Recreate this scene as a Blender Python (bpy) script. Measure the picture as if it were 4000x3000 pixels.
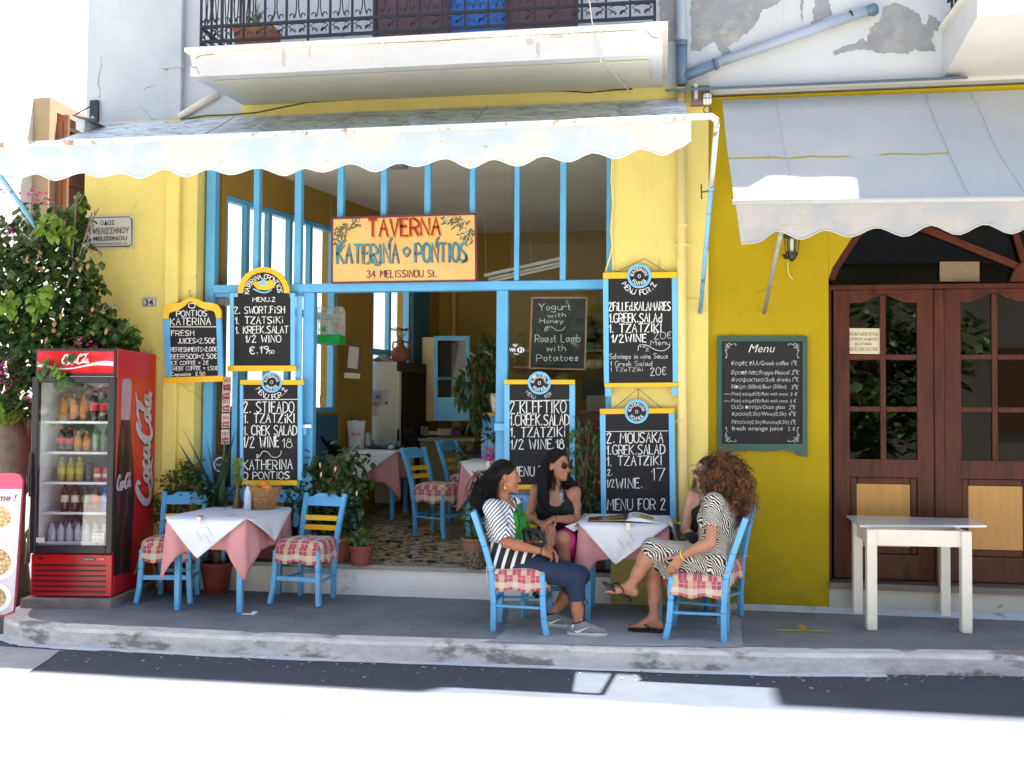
import bpy, bmesh, math, random
import numpy as np
from mathutils import Vector, Matrix
from math import sin, cos, pi, radians as rad, atan2, hypot, sqrt

for _o in list(bpy.data.objects): bpy.data.objects.remove(_o)
S = bpy.context.scene
COL = S.collection
rng = random.Random(7)

# ---------------------------------------------------------------- camera
FPX = 3760.0
YAW, PIT, ROL = rad(8.76), rad(1.63), rad(0.4)
CAM = Vector((0, -8.10, 1.6))
fwd = Vector((-sin(YAW)*cos(PIT), cos(YAW)*cos(PIT), sin(PIT)))
r0 = Vector((cos(YAW), sin(YAW), 0)); u0 = r0.cross(fwd)
rgt = cos(ROL)*r0 + sin(ROL)*u0; upv = rgt.cross(fwd)
cd = bpy.data.cameras.new('camera'); cam = bpy.data.objects.new('camera', cd); COL.objects.link(cam)
cd.sensor_width = 36; cd.lens = 36*FPX/4000; cd.clip_end = 500; cd.clip_start = 0.05
cam.matrix_world = Matrix(((rgt.x, upv.x, -fwd.x, CAM.x), (rgt.y, upv.y, -fwd.y, CAM.y), (rgt.z, upv.z, -fwd.z, CAM.z), (0, 0, 0, 1)))
S.camera = cam

# ---------------------------------------------------------------- light
SUN = Vector((0.73, 0.68, 3.74)).normalized()
W = bpy.data.worlds.new('World'); S.world = W; W.use_nodes = True
_nt = W.node_tree; _bg = _nt.nodes['Background']
_sky = _nt.nodes.new('ShaderNodeTexSky'); _sky.sky_type = 'NISHITA'; _sky.sun_disc = False
_sky.dust_density = 2.5; _sky.ozone_density = .6; _sky.sun_elevation = math.asin(SUN.z); _sky.sun_rotation = atan2(SUN.x, SUN.y)
_nt.links.new(_sky.outputs[0], _bg.inputs[0]); _bg.inputs[1].default_value = 0.055
_l = bpy.data.lights.new('sun', 'SUN'); _l.energy = 5.0; _l.angle = rad(0.5); _l.color = (1, .955, .88)
_sun = bpy.data.objects.new('sun', _l); COL.objects.link(_sun); _sun.rotation_euler = SUN.to_track_quat('Z', 'Y').to_euler()
_sun.location = (0, 0, 20)
S.view_settings.view_transform = 'Standard'; S.view_settings.look = 'None'; S.view_settings.gamma = 1
S.view_settings.exposure = 2.76
S.render.engine = 'CYCLES'
S.cycles.max_bounces = 8; S.cycles.diffuse_bounces = 4; S.cycles.transparent_max_bounces = 24
S.cycles.use_denoising = True; S.cycles.sample_clamp_indirect = 6

# ---------------------------------------------------------------- where a point of the place lies on a known plane
def ray(px, py): return fwd + rgt*((px-2000)/FPX) - upv*((py-1500)/FPX)
def onY(px, py, Y=0.0):
    d = ray(px, py); return CAM + d*((Y-CAM.y)/d.y)
def onZ(px, py, Z=0.0):
    d = ray(px, py); return CAM + d*((Z-CAM.z)/d.z)
def onP(px, py, p0, n):
    d = ray(px, py); return CAM + d*((Vector(p0)-CAM).dot(n)/d.dot(n))
def YM(Y): return lambda px, py: onY(px, py, Y)

# ---------------------------------------------------------------- mesh helpers
class MB:
    def __init__(s): s.v = []; s.f = []; s.m = []; s.cur = 0; s.uv = None
    def add(s, vs, fs):
        b = len(s.v); s.v += [tuple(p) for p in vs]; s.f += [tuple(b+i for i in f) for f in fs]; s.m += [s.cur]*len(fs); return s
    def box(s, x0, x1, y0, y1, z0, z1, M=None):
        vs = [Vector((x, y, z)) for x in (x0, x1) for y in (y0, y1) for z in (z0, z1)]
        if M is not None: vs = [M @ p for p in vs]
        return s.add(vs, [(0, 1, 3, 2), (4, 6, 7, 5), (0, 4, 5, 1), (2, 3, 7, 6), (0, 2, 6, 4), (1, 5, 7, 3)])
    def bar(s, a, b, w, t, up=(0, 0, 1)):      # rectangular bar from a to b, w along side, t along up
        a = Vector(a); b = Vector(b); d = (b-a).normalized(); u = Vector(up)
        sd = d.cross(u)
        if sd.length < 1e-4: sd = d.cross(Vector((0, 1, 0)))
        sd.normalize(); u = sd.cross(d).normalized(); sd = sd*w/2; u = u*t/2
        vs = [a-sd-u, a+sd-u, a+sd+u, a-sd+u, b-sd-u, b+sd-u, b+sd+u, b-sd+u]
        return s.add(vs, [(3, 2, 1, 0), (4, 5, 6, 7), (0, 1, 5, 4), (1, 2, 6, 5), (2, 3, 7, 6), (3, 0, 4, 7)])
    def quad(s, *p): return s.add(p, [tuple(range(len(p)))])
    def tube(s, pts, r, n=8, caps=True, closed=False):
        P = [Vector(p) for p in pts]; N = len(P)
        R = r if hasattr(r, '__len__') else [r]*N
        rings = []; prev = None
        for i, p in enumerate(P):
            if closed: t = P[(i+1) % N]-P[i-1]
            else: t = P[min(i+1, N-1)]-P[max(i-1, 0)]
            if t.length < 1e-9: t = Vector((0, 0, 1))
            t.normalize()
            if prev is None:
                prev = t.orthogonal().normalized()
            prev = (prev - t*prev.dot(t))
            if prev.length < 1e-6: prev = t.orthogonal()
            prev.normalize(); q = t.cross(prev)
            rings.append([p + (prev*cos(2*pi*k/n)+q*sin(2*pi*k/n))*R[i] for k in range(n)])
        b = len(s.v)
        vs = [q for rg in rings for q in rg]; fs = []
        for i in range(N if closed else N-1):
            j = (i+1) % N
            for k in range(n):
                k2 = (k+1) % n; fs.append((i*n+k, i*n+k2, j*n+k2, j*n+k))
        if caps and not closed: fs += [tuple(range(n-1, -1, -1)), tuple((N-1)*n+k for k in range(n))]
        return s.add(vs, fs)
    def lathe(s, prof, c=(0, 0, 0), n=20, M=None):     # prof: (r, z)
        vs = []; fs = []; c = Vector(c)
        for r, z in prof:
            for k in range(n):
                p = Vector((r*cos(2*pi*k/n), r*sin(2*pi*k/n), z))
                vs.append((M @ p if M is not None else p)+c)
        for i in range(len(prof)-1):
            for k in range(n):
                k2 = (k+1) % n; fs.append((i*n+k, i*n+k2, (i+1)*n+k2, (i+1)*n+k))
        fs += [tuple(range(n-1, -1, -1)), tuple((len(prof)-1)*n+k for k in range(n))]
        return s.add(vs, fs)
    def prism(s, pts, d):             # polygon (3D points) swept by the vector d
        d = Vector(d); P = [Vector(p) for p in pts]; n = len(P)
        nn = Vector((0, 0, 0))
        for i in range(n): nn += P[i].cross(P[(i+1) % n])
        if nn.dot(d) > 0: P.reverse()
        fs = [tuple(range(n)), tuple(range(2*n-1, n-1, -1))]
        fs += [((i+1) % n, i, n+i, n+(i+1) % n) for i in range(n)]
        return s.add(P+[p+d for p in P], fs)
    def ball(s, c, r, n=10, m=7, sc=(1, 1, 1)):
        prof = [(max(r*sin(pi*i/m), 1e-4), -r*cos(pi*i/m)) for i in range(m+1)]
        M = Matrix.Diagonal((*sc, 1)); return s.lathe(prof, c, n, M)
    def grid(s, fn, nu, nv, closed_u=False):
        vs = [fn(i/(nu-1 if not closed_u else nu), j/(nv-1)) for j in range(nv) for i in range(nu)]; fs = []
        for j in range(nv-1):
            for i in range(nu if closed_u else nu-1):
                i2 = (i+1) % nu; fs.append((j*nu+i, j*nu+i2, (j+1)*nu+i2, (j+1)*nu+i))
        return s.add(vs, fs)
    def build(s, name, mat, parent=None, smooth=False, fix=True, bevel=0):
        me = bpy.data.meshes.new(name)
        off = origin_of(parent)
        me.from_pydata([(p[0]-off.x, p[1]-off.y, p[2]-off.z) for p in s.v], [], s.f)
        for m_ in (mat if isinstance(mat, (list, tuple)) else [mat]): me.materials.append(m_)
        if isinstance(mat, (list, tuple)): me.polygons.foreach_set('material_index', s.m)
        if fix:
            bm = bmesh.new(); bm.from_mesh(me); bmesh.ops.recalc_face_normals(bm, faces=bm.faces)
            if bevel: bmesh.ops.bevel(bm, geom=[e for e in bm.edges if len(e.link_faces) == 2 and e.calc_face_angle(0) > .5], offset=bevel, segments=1, affect='EDGES', clamp_overlap=True)
            bm.to_mesh(me); bm.free()
        if smooth: me.polygons.foreach_set('use_smooth', [True]*len(me.polygons))
        return link(name, me, parent)
def origin_of(o):
    v = Vector((0, 0, 0))
    while o is not None: v += Vector(o.location); o = o.parent
    return v
def link(name, data, parent=None):
    o = bpy.data.objects.new(name, data); COL.objects.link(o)
    if parent is not None: o.parent = parent
    return o
def tag(o, label=None, cat=None, group=None, kind=None):
    if label: o['label'] = label
    if cat: o['category'] = cat
    if group: o['group'] = group
    if kind: o['kind'] = kind
    return o
def thing(name, loc, label, cat, group=None):
    o = bpy.data.objects.new(name, None); COL.objects.link(o); o.location = Vector(loc); o.empty_display_size = .1
    return tag(o, label, cat, group)
def struct(o): o['kind'] = 'structure'; return o
def copy_tree(o, parent=None):
    c = o.copy(); COL.objects.link(c)
    if parent is not None: c.parent = parent
    for ch in list(o.children): copy_tree(ch, c)
    return c
def lerp(a, b, t): return a+(b-a)*t
def vary(o, label): o['label'] = label; return o

# ---------------------------------------------------------------- materials
MATS = {}
class NT:
    def __init__(s, name):
        s.m = bpy.data.materials.new(name); s.m.use_nodes = True; s.t = s.m.node_tree; s.n = s.t.nodes
        s.b = s.n['Principled BSDF']; s.geo = None
    def new(s, typ, **kw):
        x = s.n.new('ShaderNode'+typ)
        for k, v in kw.items():
            if isinstance(v, bpy.types.NodeSocket): s.t.links.new(v, x.inputs[int(k[1:]) if k[0] == 'i' and k[1:].isdigit() else k])
            elif k[0] == 'i' and k[1:].isdigit(): x.inputs[int(k[1:])].default_value = v
            else: setattr(x, k, v)
        return x
    def pos(s, obj=False):
        if s.geo is None: s.geo = s.new('TexCoord').outputs['Object'] if obj else s.new('NewGeometry').outputs['Position']
        return s.geo
    def noise(s, scale, detail=4, rough=.55, stretch=None, dist=0):
        p = s.pos()
        if stretch: p = s.new('Mapping', i0=p, i3=stretch).outputs[0]
        x = s.new('TexNoise', i0=p); x.inputs['Scale'].default_value = scale; x.inputs['Detail'].default_value = detail
        x.inputs['Roughness'].default_value = rough; x.inputs['Distortion'].default_value = dist
        return x.outputs[0]
    def ramp(s, fac, a, b, ca=(0, 0, 0, 1), cb=(1, 1, 1, 1)):
        r = s.new('ValToRGB', i0=fac); e = r.color_ramp.elements
        e[0].position = a; e[1].position = b; e[0].color = ca; e[1].color = cb; return r.outputs[0]
    def mix(s, f, a, b, mode='MIX'):
        x = s.new('MixRGB', blend_type=mode)
        for i, v in enumerate((f, a, b)):
            if isinstance(v, bpy.types.NodeSocket): s.t.links.new(v, x.inputs[i])
            else: x.inputs[i].default_value = v if i == 0 else (*v[:3], 1)
        return x.outputs[0]
    def base(s, v):
        if isinstance(v, bpy.types.NodeSocket): s.t.links.new(v, s.b.inputs['Base Color'])
        else: s.b.inputs['Base Color'].default_value = (*v[:3], 1)
    def bump(s, h, strength=.3, dist=.01):
        x = s.new('Bump'); x.inputs['Strength'].default_value = strength; x.inputs['Distance'].default_value = dist
        s.t.links.new(h, x.inputs['Height']); s.t.links.new(x.outputs[0], s.b.inputs['Normal'])
def mat(name, col, rough=.6, var=.12, scale=6, bump=0, bscale=60, col2=None, th=(.55, .62), pscale=3, stretch=None, metal=0, spec=None, alpha=1, obj=False, sub=0, coat=0):
    if name in MATS: return MATS[name]
    t = NT(name); t.pos(obj); b = t.b
    c = tuple(col)
    v = t.ramp(t.noise(scale, 5, .6, stretch), .25, .75, (*[max(0, x*(1-var)) for x in c], 1), (*[min(1, x*(1+var)) for x in c], 1))
    if col2 is not None:
        v = t.mix(t.ramp(t.noise(pscale, 8, .62, stretch), *th), v, col2)
    t.base(v); b.inputs['Roughness'].default_value = rough; b.inputs['Metallic'].default_value = metal
    if spec is not None: b.inputs['Specular IOR Level'].default_value = spec
    if coat: b.inputs['Coat Weight'].default_value = coat
    if bump: t.bump(t.noise(bscale, 5, .6), bump, .01)
    MATS[name] = t.m; return t.m
def plaster(name, col, patch, dirt, rough=.78, crack=.35, low=.0):
    t = NT(name); p = t.pos(); c = tuple(col)
    v = t.mix(t.ramp(t.noise(1.7, 7, .62), .3, .7), tuple(x*.90 for x in c), tuple(min(1, x*1.07) for x in c))
    v = t.mix(t.ramp(t.noise(1.1, 8, .66, (1, 1, .6)), .56, .74), v, patch)
    v = t.mix(t.ramp(t.noise(3.4, 7, .7, (3, 3, .35)), .60, .80), v, tuple(.55*a+.45*b for a, b in zip(c, dirt)))       # runs of dirt down the wall
    vo = t.new('TexVoronoi', feature='DISTANCE_TO_EDGE', i0=t.mix(.10, p, t.new('TexNoise', i0=p).outputs['Color'])); vo.inputs['Scale'].default_value = .75
    ck = t.new('Math', operation='MULTIPLY', i0=t.ramp(vo.outputs[0], .002, .007, (1, 1, 1, 1), (0, 0, 0, 1)), i1=t.ramp(t.noise(1.3, 3), .50, .58)).outputs[0]
    ck = t.new('Math', operation='MULTIPLY', i0=ck, i1=crack).outputs[0]
    v = t.mix(ck, v, tuple(x*.35 for x in c)); v = t.mix(t.ramp(t.noise(48, 3, .6), .70, .74), v, dirt)
    z = t.new('SeparateXYZ', i0=p).outputs[2]
    g = t.new('MapRange', i0=z, i1=.55, i2=.02).outputs[0]; g = t.new('Math', operation='MULTIPLY', i0=g, i1=t.ramp(t.noise(5, 7, .7), .40, .68)).outputs[0]
    v = t.mix(g, v, dirt); t.base(v); t.b.inputs['Roughness'].default_value = rough; t.b.inputs['Specular IOR Level'].default_value = .25
    h = t.new('Math', operation='SUBTRACT', i0=t.noise(11, 8, .68), i1=ck).outputs[0]; t.bump(h, .45, .02); MATS[name] = t.m; return t.m
def glass_mat(name, tint=(1, 1, 1), refl=.9, rough=.0, ior=1.5):
    t = NT(name); out = t.n['Material Output']; t.n.remove(t.b)
    fr = t.new('Fresnel'); fr.inputs['IOR'].default_value = ior
    tr = t.new('BsdfTransparent'); tr.inputs[0].default_value = (*tint, 1)
    gl = t.new('BsdfGlossy'); gl.inputs['Color'].default_value = (refl, refl, refl, 1); gl.inputs['Roughness'].default_value = rough
    bf = t.new('NewGeometry').outputs['Backfacing']; nb = t.new('Math', operation='SUBTRACT'); nb.inputs[0].default_value = 1; t.t.links.new(bf, nb.inputs[1])
    fm = t.new('Math', operation='MULTIPLY', i0=fr.outputs[0], i1=nb.outputs[0])
    mx = t.new('MixShader', i0=fm.outputs[0], i1=tr.outputs[0], i2=gl.outputs[0])
    t.t.links.new(mx.outputs[0], out.inputs[0]); MATS[name] = t.m; return t.m

# ---------------------------------------------------------------- hand lettering: single strokes on a 0..9 grid
GL = dict([g.split(' ', 1) for g in '''A 00 39 60;14 54
B 39 09 00 30;05 35;~39 58 56 35;~35 63 61 30
C ~68 39 07 02 30 61
D 00 09 29;~29 67 62 20;20 00
E 59 09 00 50;05 45
F 59 09 00;05 45
G ~68 39 07 02 30 61;61 64 44
H 00 09;60 69;05 65
I 10 19
J ~49 42 20 02
K 00 09;69 04;24 60
L 09 00 50
M 00 19 44 79 80
N 00 09 60 69
O ~39 07 02 30 62 67 39
P 00 09 39;~39 67 65 34;34 04
Q ~39 07 02 30 62 67 39;42 60
R 00 09 39;~39 67 65 34;34 04;34 60
S ~68 39 07 25 44 62 30 01
T 09 69;39 30
U ~09 02 30 62 69
V 09 30 69
W 09 20 46 60 89
X 00 69;09 60
Y 09 35 69;35 30
Z 09 69 00 60
0 ~39 07 02 30 62 67 39
1 06 29 20
2 ~07 29 58 46 00;00 60
3 ~08 39 57 35 62 30 01
4 49 03 63;49 40
5 59 09 05;~05 35 63 40 00
6 ~58 25 02 30 52 44 03
7 09 69 20
8 ~39 17 55 62 30 02 15 57 39
9 ~55 26 08 39 58 55 30
. 10 11
, 11 00
- 04 44
/ 00 49
= 03 53;06 56
€ ~68 39 17 12 30 61;04 44;06 46
( ~29 05 20
) ~09 25 00
! 12 19;10 11
a ~54 25 03 20 43 54;55 51 60
b 09 00;~03 35 53 30 01
c ~44 25 03 20 41
d 59 50;~52 20 03 35 53
e 03 43;~43 25 03 20 41
f ~48 29 17 10;05 35
g _~58 28 06 24 56;58 52;~52 30 01
h 09 00;~03 25 43 40
i 15 10;17 18
j _18 12 00;1a 1a
k 09 00;45 02;23 40
l 19 10
m 05 00;~03 25 33 30;~33 55 63 60
n 05 00;~03 25 43 40
o ~25 03 20 43 25
p _08 00;~06 38 56 33 04
q _58 50;~56 28 05 34 55
r 05 00;~03 25 44
s ~44 25 13 32 20 01
t 18 11 30;05 35
u ~05 02 20 42 45;45 40
v 05 20 45
w 05 10 34 50 65
x 05 40;00 45
y _08 34;58 10
z 05 45 00 40'''.split('\n')])
def smooth_line(P, closed=False, sub=5):
    n = len(P); out = []
    for i in range(n-1):
        p0 = P[i-1] if i > 0 else (P[n-2] if closed else P[0]); p1 = P[i]; p2 = P[i+1]
        p3 = P[i+2] if i+2 < n else (P[1] if closed else P[n-1])
        for k in range(sub):
            t = k/sub
            out.append(tuple(.5*(2*b+(c-a)*t+(2*a-5*b+4*c-d)*t*t+(3*b-a-3*c+d)*t**3) for a, b, c, d in zip(p0, p1, p2, p3)))
    out.append(tuple(P[-1])); return out
def glyph(ch):
    if ch not in GL: return [], 4
    out = []; w = 2
    for st in GL[ch].split(';'):
        dy = 0
        if GL[ch][0] == '_': dy = -3
        st = st.lstrip('_'); sm = st[0] == '~'; st = st.lstrip('~')
        P = [(int(q[0], 16), int(q[1], 16)+dy) for q in st.split()]
        w = max(w, max(p[0] for p in P))
        if sm: P = smooth_line(P, P[0] == P[-1])
        out.append(P)
    return out, w
def ribbon(mb, pts, th, mapf, taper=None):
    n = len(pts)
    if n < 2: return
    L = []; R = []
    for i, (x, y) in enumerate(pts):
        a = pts[max(i-1, 0)]; b = pts[min(i+1, n-1)]; dx, dy = b[0]-a[0], b[1]-a[1]; l = hypot(dx, dy) or 1
        dx /= l; dy /= l; h = th/2*(taper(i/(n-1)) if taper else 1); k = 1.0
        if 0 < i < n-1:      # mitre
            ux, uy = x-a[0], y-a[1]; ul = hypot(ux, uy) or 1; c = abs((ux*dx+uy*dy)/ul); k = min(1/max(c, .4), 1.8)
        e = (-.35*h if i == 0 else .35*h if i == n-1 else 0)
        L.append(mapf(x-dy*h*k+dx*e, y+dx*h*k+dy*e)); R.append(mapf(x+dy*h*k+dx*e, y-dx*h*k+dy*e))
    mb.add(L+R, [(i, i+1, n+i+1, n+i) for i in range(n-1)])
def strokes(mb, text, x0, base, x1, height, th, mapf, jit=.32, slant=0, dy=0, gap=2.0):
    """hand lettered line between x0 and x1 in the coordinates mapf understands (y grows downwards)"""
    adv = []; tot = 0
    for ch in text:
        g, w = glyph(ch); a = 3.5 if ch == ' ' else w
        if ch.islower(): a *= .95
        adv.append((g, tot)); tot += a+gap
    tot -= gap; sx = (x1-x0)/max(tot, 1); sy = height/9
    for g, ox in adv:
        jx, jy = rng.uniform(-jit, jit), rng.uniform(-jit, jit)
        for P in g:
            ribbon(mb, [(x0+(ox+p[0]+jx+slant*p[1])*sx, base+dy*(ox/tot)-(p[1]+jy)*sy) for p in P], th*rng.uniform(.78, 1.15), mapf)
def arc_text(mb, text, cx, cy, r, a0, a1, height, th, mapf, inside=False):
    n = len(text); sc = height/9
    for i, ch in enumerate(text):
        a = rad(lerp(a0, a1, (i+.5)/n)); g, w = glyph(ch)
        rx, ry = sin(a), -cos(a)          # outward direction (y down)
        tx, ty = cos(a), sin(a)
        if inside: tx, ty, = -tx, -ty
        ux, uy = (rx, ry) if not inside else (-rx, -ry)
        rr = r if not inside else r+height
        for P in g:
            ribbon(mb, [(cx+rx*rr+(p[0]-w/2)*sc*tx+p[1]*sc*ux, cy+ry*rr+(p[0]-w/2)*sc*ty+p[1]*sc*uy) for p in P], th, mapf)
def font_text(mb, s, x0, base, height, mapf, width=None, bold=0, slant=0):
    c = bpy.data.curves.new('t', 'FONT'); c.body = s; c.size = 1; c.resolution_u = 2; c.offset = bold; c.shear = slant
    o = bpy.data.objects.new('t', c); COL.objects.link(o)
    me = bpy.data.meshes.new_from_object(o.evaluated_get(bpy.context.evaluated_depsgraph_get()))
    vs = [tuple(v.co) for v in me.vertices]; fs = [tuple(p.vertices) for p in me.polygons]
    bpy.data.objects.remove(o); bpy.data.curves.remove(c); bpy.data.meshes.remove(me)
    if not vs: return
    k = height/.73; w = max(v[0] for v in vs)
    kx = k if width is None else width/w
    mb.add([mapf(x0+v[0]*kx, base-v[1]*k) for v in vs], fs)
# ================================================================ materials of the place
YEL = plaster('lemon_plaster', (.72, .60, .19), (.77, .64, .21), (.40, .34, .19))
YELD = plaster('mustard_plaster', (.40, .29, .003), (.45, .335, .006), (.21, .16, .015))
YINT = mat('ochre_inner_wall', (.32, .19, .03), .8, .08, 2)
BLU = mat('sky_blue_paint', (.11, .40, .71), .42, .10, 5, .08, 40, (.08, .32, .62), (.6, .72), 9)
BLUL = mat('light_blue_paint', (.16, .50, .84), .4, .08, 5, .05, 40)
TRIM = mat('yellow_paint', (.83, .48, .015), .45, .1, 8)
WHT = plaster('white_plaster', (.50, .525, .54), (.55, .565, .57), (.36, .36, .36), crack=.5)
_W = mat('white_plaster_old', (.47, .50, .525), .85, .05, 1.5, .2, 60, (.36, .38, .40), (.6, .85), .9)
WHTB = mat('balcony_plaster', (.58, .57, .555), .8, .06, 3, .25, 50, (.46, .38, .27), (.60, .76), 2.2, (1, 1, 3.5))
SOF = mat('soffit_plaster', (.62, .58, .45), .85, .08, 2.5)
PEEL = mat('peeling_plaster', (.56, .57, .565), .85, .05, 2, .35, 30, (.34, .34, .32), (.62, .66), 2.2)
CEIL = mat('cream_ceiling', (.62, .58, .48), .9, .06, 2)
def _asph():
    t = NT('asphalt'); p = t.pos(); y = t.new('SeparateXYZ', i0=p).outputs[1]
    dark = t.mix(t.ramp(t.noise(3.5, 6, .6), .3, .7), (.034, .044, .064), (.048, .058, .080)); worn = t.mix(t.ramp(t.noise(2.2, 7, .65), .35, .65), (.30, .285, .262), (.38, .362, .335))  # worn: paler road colour painted for the sunlit part
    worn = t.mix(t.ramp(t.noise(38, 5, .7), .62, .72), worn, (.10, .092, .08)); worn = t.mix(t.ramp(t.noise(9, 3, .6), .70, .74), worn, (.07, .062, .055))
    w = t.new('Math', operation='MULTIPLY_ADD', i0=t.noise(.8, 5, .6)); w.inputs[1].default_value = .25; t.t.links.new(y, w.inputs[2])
    t.base(t.mix(t.ramp(w.outputs[0], -2.75, -2.2) if False else t.new('MapRange', i0=w.outputs[0], i1=-2.55, i2=-2.12).outputs[0], worn, dark)); t.b.inputs['Roughness'].default_value = .88  # road painted paler where sunlit, its border laid along the building's shadow edge
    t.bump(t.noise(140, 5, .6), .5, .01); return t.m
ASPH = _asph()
def _pave(name, a, b, c):
    t = NT(name); p = t.pos(); v = t.mix(t.ramp(t.noise(2.1, 8, .65), .32, .68), a, b); v = t.mix(t.ramp(t.noise(7, 8, .72), .58, .74), v, c); v = t.mix(t.ramp(t.noise(60, 3, .6), .66, .72), v, tuple(x*.5 for x in a))
    v = t.mix(t.ramp(t.noise(5, 4, .6, None, 1.2), .70, .735), v, tuple(x*.55 for x in a))
    t.base(v); t.b.inputs['Roughness'].default_value = .85; t.bump(t.noise(110, 6, .7), .7, .012); MATS[name] = t.m; return t.m
PAVE = _pave('sidewalk_asphalt', (.145, .158, .172), (.225, .24, .256), (.32, .325, .33))
CONC = mat('pale_concrete', (.31, .325, .335), .85, .15, 6, .4, 80, (.21, .22, .225), (.55, .7), 2.6)
KERB = mat('worn_kerb', (.60, .585, .56), .85, .22, 9, 1.0, 32, (.25, .235, .22), (.53, .60), 3.3, (.7, 1, 1.6))
GUT = mat('whitewash_gutter', (.50, .54, .58), .9, .15, 12, .3, 60, (.28, .29, .30), (.6, .68), 7)
RISER = mat('whitewash_riser', (.80, .80, .79), .85, .06, 4, .2, 50, (.36, .30, .24), (.63, .75), 3.5)
STONE = mat('grey_stone', (.30, .30, .30), .6, .15, 6, .2, 40)
MAROON = mat('maroon_paint', (.12, .012, .015), .55, .15, 5)
BLK = mat('black_iron', (.012, .013, .017), .5, .2, 20)
CHB = mat('blackboard', (.0075, .008, .011), .75, .35, 5, 0, 60, (.03, .032, .036), (.6, .8), 6)
CHALK = mat('white_chalk_paint', (.80, .81, .80), .8, .06, 60, 0, 60, (.40, .41, .41), (.54, .66), 70)
CHALK2 = mat('thin_chalk', (.50, .52, .52), .9, .3, 120)
GREYP = mat('grey_pipe', (.36, .42, .50), .4, .06, 6, 0, 60, (.26, .29, .33), (.6, .75), 6)
GREYD = mat('blue_grey_fitting', (.10, .16, .23), .4, .1, 8)
ZINC = mat('zinc_sheet', (.085, .11, .145), .5, .12, 5)
PIPEY = mat('lemon_pipe', (.82, .67, .27), .6, .05, 5)
BRN = mat('dark_red_wood', (.080, .018, .008), .45, .35, 3.5, .1, 40, (.026, .006, .003), (.5, .7), 3, (6, 6, .7), spec=.3)
PLY = mat('varnished_plywood', (.50, .25, .055), .4, .12, 4, 0, 60, (.40, .19, .04), (.55, .75), 3, (5, 5, .6))
SHUT = mat('brown_shutter', (.14, .05, .025), .5, .2, 5, .1, 40, None, (0, 1), 1, (5, 5, 1))
GLS = glass_mat('window_glass', (.93, .96, .95))
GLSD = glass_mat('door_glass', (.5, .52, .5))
FLOOR = (lambda t: (t.base(t.mix(t.ramp(t.noise(17, 3, .6, (.8, 1.0, 1)), .44, .49), (.018, .013, .010), t.mix(t.ramp(t.noise(11, 4, .6), .42, .58), (.36, .23, .10), (.52, .42, .27)))), t.b.inputs['Roughness'].__setattr__('default_value', .28), t.m)[-1])(NT('mosaic_tiles'))

Y0 = 0.0; YF = .12          # facade plane, shop front plane
FZ = .26                    # floor level at the door
def fz(Y): return FZ + max(0, Y-.25)*.085
def lw(Y): return -4.12 + .268*Y          # splayed left wall of the room
# ================================================================ ground
kerb_pts = [(-5.35, .25), (-5.25, -.5), (-5.12, -1.05), (-4.95, -1.38), (-4.7, -1.56), (-4.35, -1.63), (-3.58, -1.635), (-2.8, -1.64), (-1.17, -1.567), (.714, -1.456), (2.386, -1.233), (7.5, -.62)]
def inward(pts, d):
    out = []
    for i, p in enumerate(pts):
        a = Vector(pts[max(i-1, 0)]); b = Vector(pts[min(i+1, len(pts)-1)]); t = (b-a).normalized(); out.append((p[0]-t.y*d, p[1]+t.x*d))
    return out
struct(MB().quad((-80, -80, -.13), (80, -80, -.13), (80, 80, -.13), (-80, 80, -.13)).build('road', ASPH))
ki = inward(kerb_pts, .17)
m = MB(); n = len(kerb_pts); ko = inward(kerb_pts, .025)
kr = random.Random(3)
dense = []
for (a, b, c) in ((kerb_pts, ko, ki),):
    A = smooth_line(a, sub=10); B = smooth_line(b, sub=10); Cc = smooth_line(c, sub=10)
    for i in range(len(A)):
        j = kr.uniform(-.006, .006); dense.append(((A[i][0]+j*.3, A[i][1]+j), (B[i][0], B[i][1]+kr.uniform(-.006, .006)), Cc[i]))
for (p, q), (pa, qa) in zip([(d, d) for d in dense[:-1]], [(d, d) for d in dense[1:]]):
    z1, z0 = -.003, -.022
    m.quad((*p[0], -.13), (*pa[0], -.13), (pa[0][0], pa[0][1], z0), (p[0][0], p[0][1], z0))
    m.quad((*p[0], z0), (*pa[0], z0), (*pa[1], 0), (*p[1], 0))
    m.quad((*p[1], 0), (*pa[1], 0), (*pa[2], 0), (*p[2], 0))
struct(m.build('kerb', [KERB], smooth=True))
m = MB()
poly = [d[2] for d in dense]
vs = [(*p, -.001) for p in poly] + [(p[0], .6, -.001) if p[1] < .6 else (*p, -.001) for p in poly]
m.add(vs, [(i, i+1, len(poly)+i+1, len(poly)+i) for i in range(len(poly)-1)])
struct(m.build('sidewalk', PAVE))
m = MB()      # pale concrete repair between the two dark asphalt fields
cpq = random.Random(9); CP = [(1880, 2506), (1935, 2496), (1968, 2470), (1985, 2430), (1990, 2395), (1985, 2365), (1965, 2345), (2420, 2352), (2885, 2378), (2905, 2528), (2400, 2523)]; Q = []
for i in range(len(CP)):
    a, b_ = CP[i], CP[(i+1) % len(CP)]; n_ = max(1, int(hypot(b_[0]-a[0], b_[1]-a[1])/14))
    Q += [(lerp(a[0], b_[0], k/n_)+cpq.gauss(0, 2.5), lerp(a[1], b_[1], k/n_)+cpq.gauss(0, .7)) for k in range(n_)]
m.quad(*[tuple(onZ(x, y, .004)) for x, y in Q])
struct(m.build('concrete_patch', CONC))
go = inward(kerb_pts, -.075)
m = MB()
G2 = smooth_line(go[3:], sub=10); G1 = smooth_line(kerb_pts[3:], sub=10)
m.add([(*p, -.124) for p in G1]+[(p[0], p[1]+kr.uniform(-.012, .012), -.126) for p in G2], [(i, i+1, len(G1)+i+1, len(G1)+i) for i in range(len(G1)-1) if G1[i][0] < 1.35])
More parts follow.
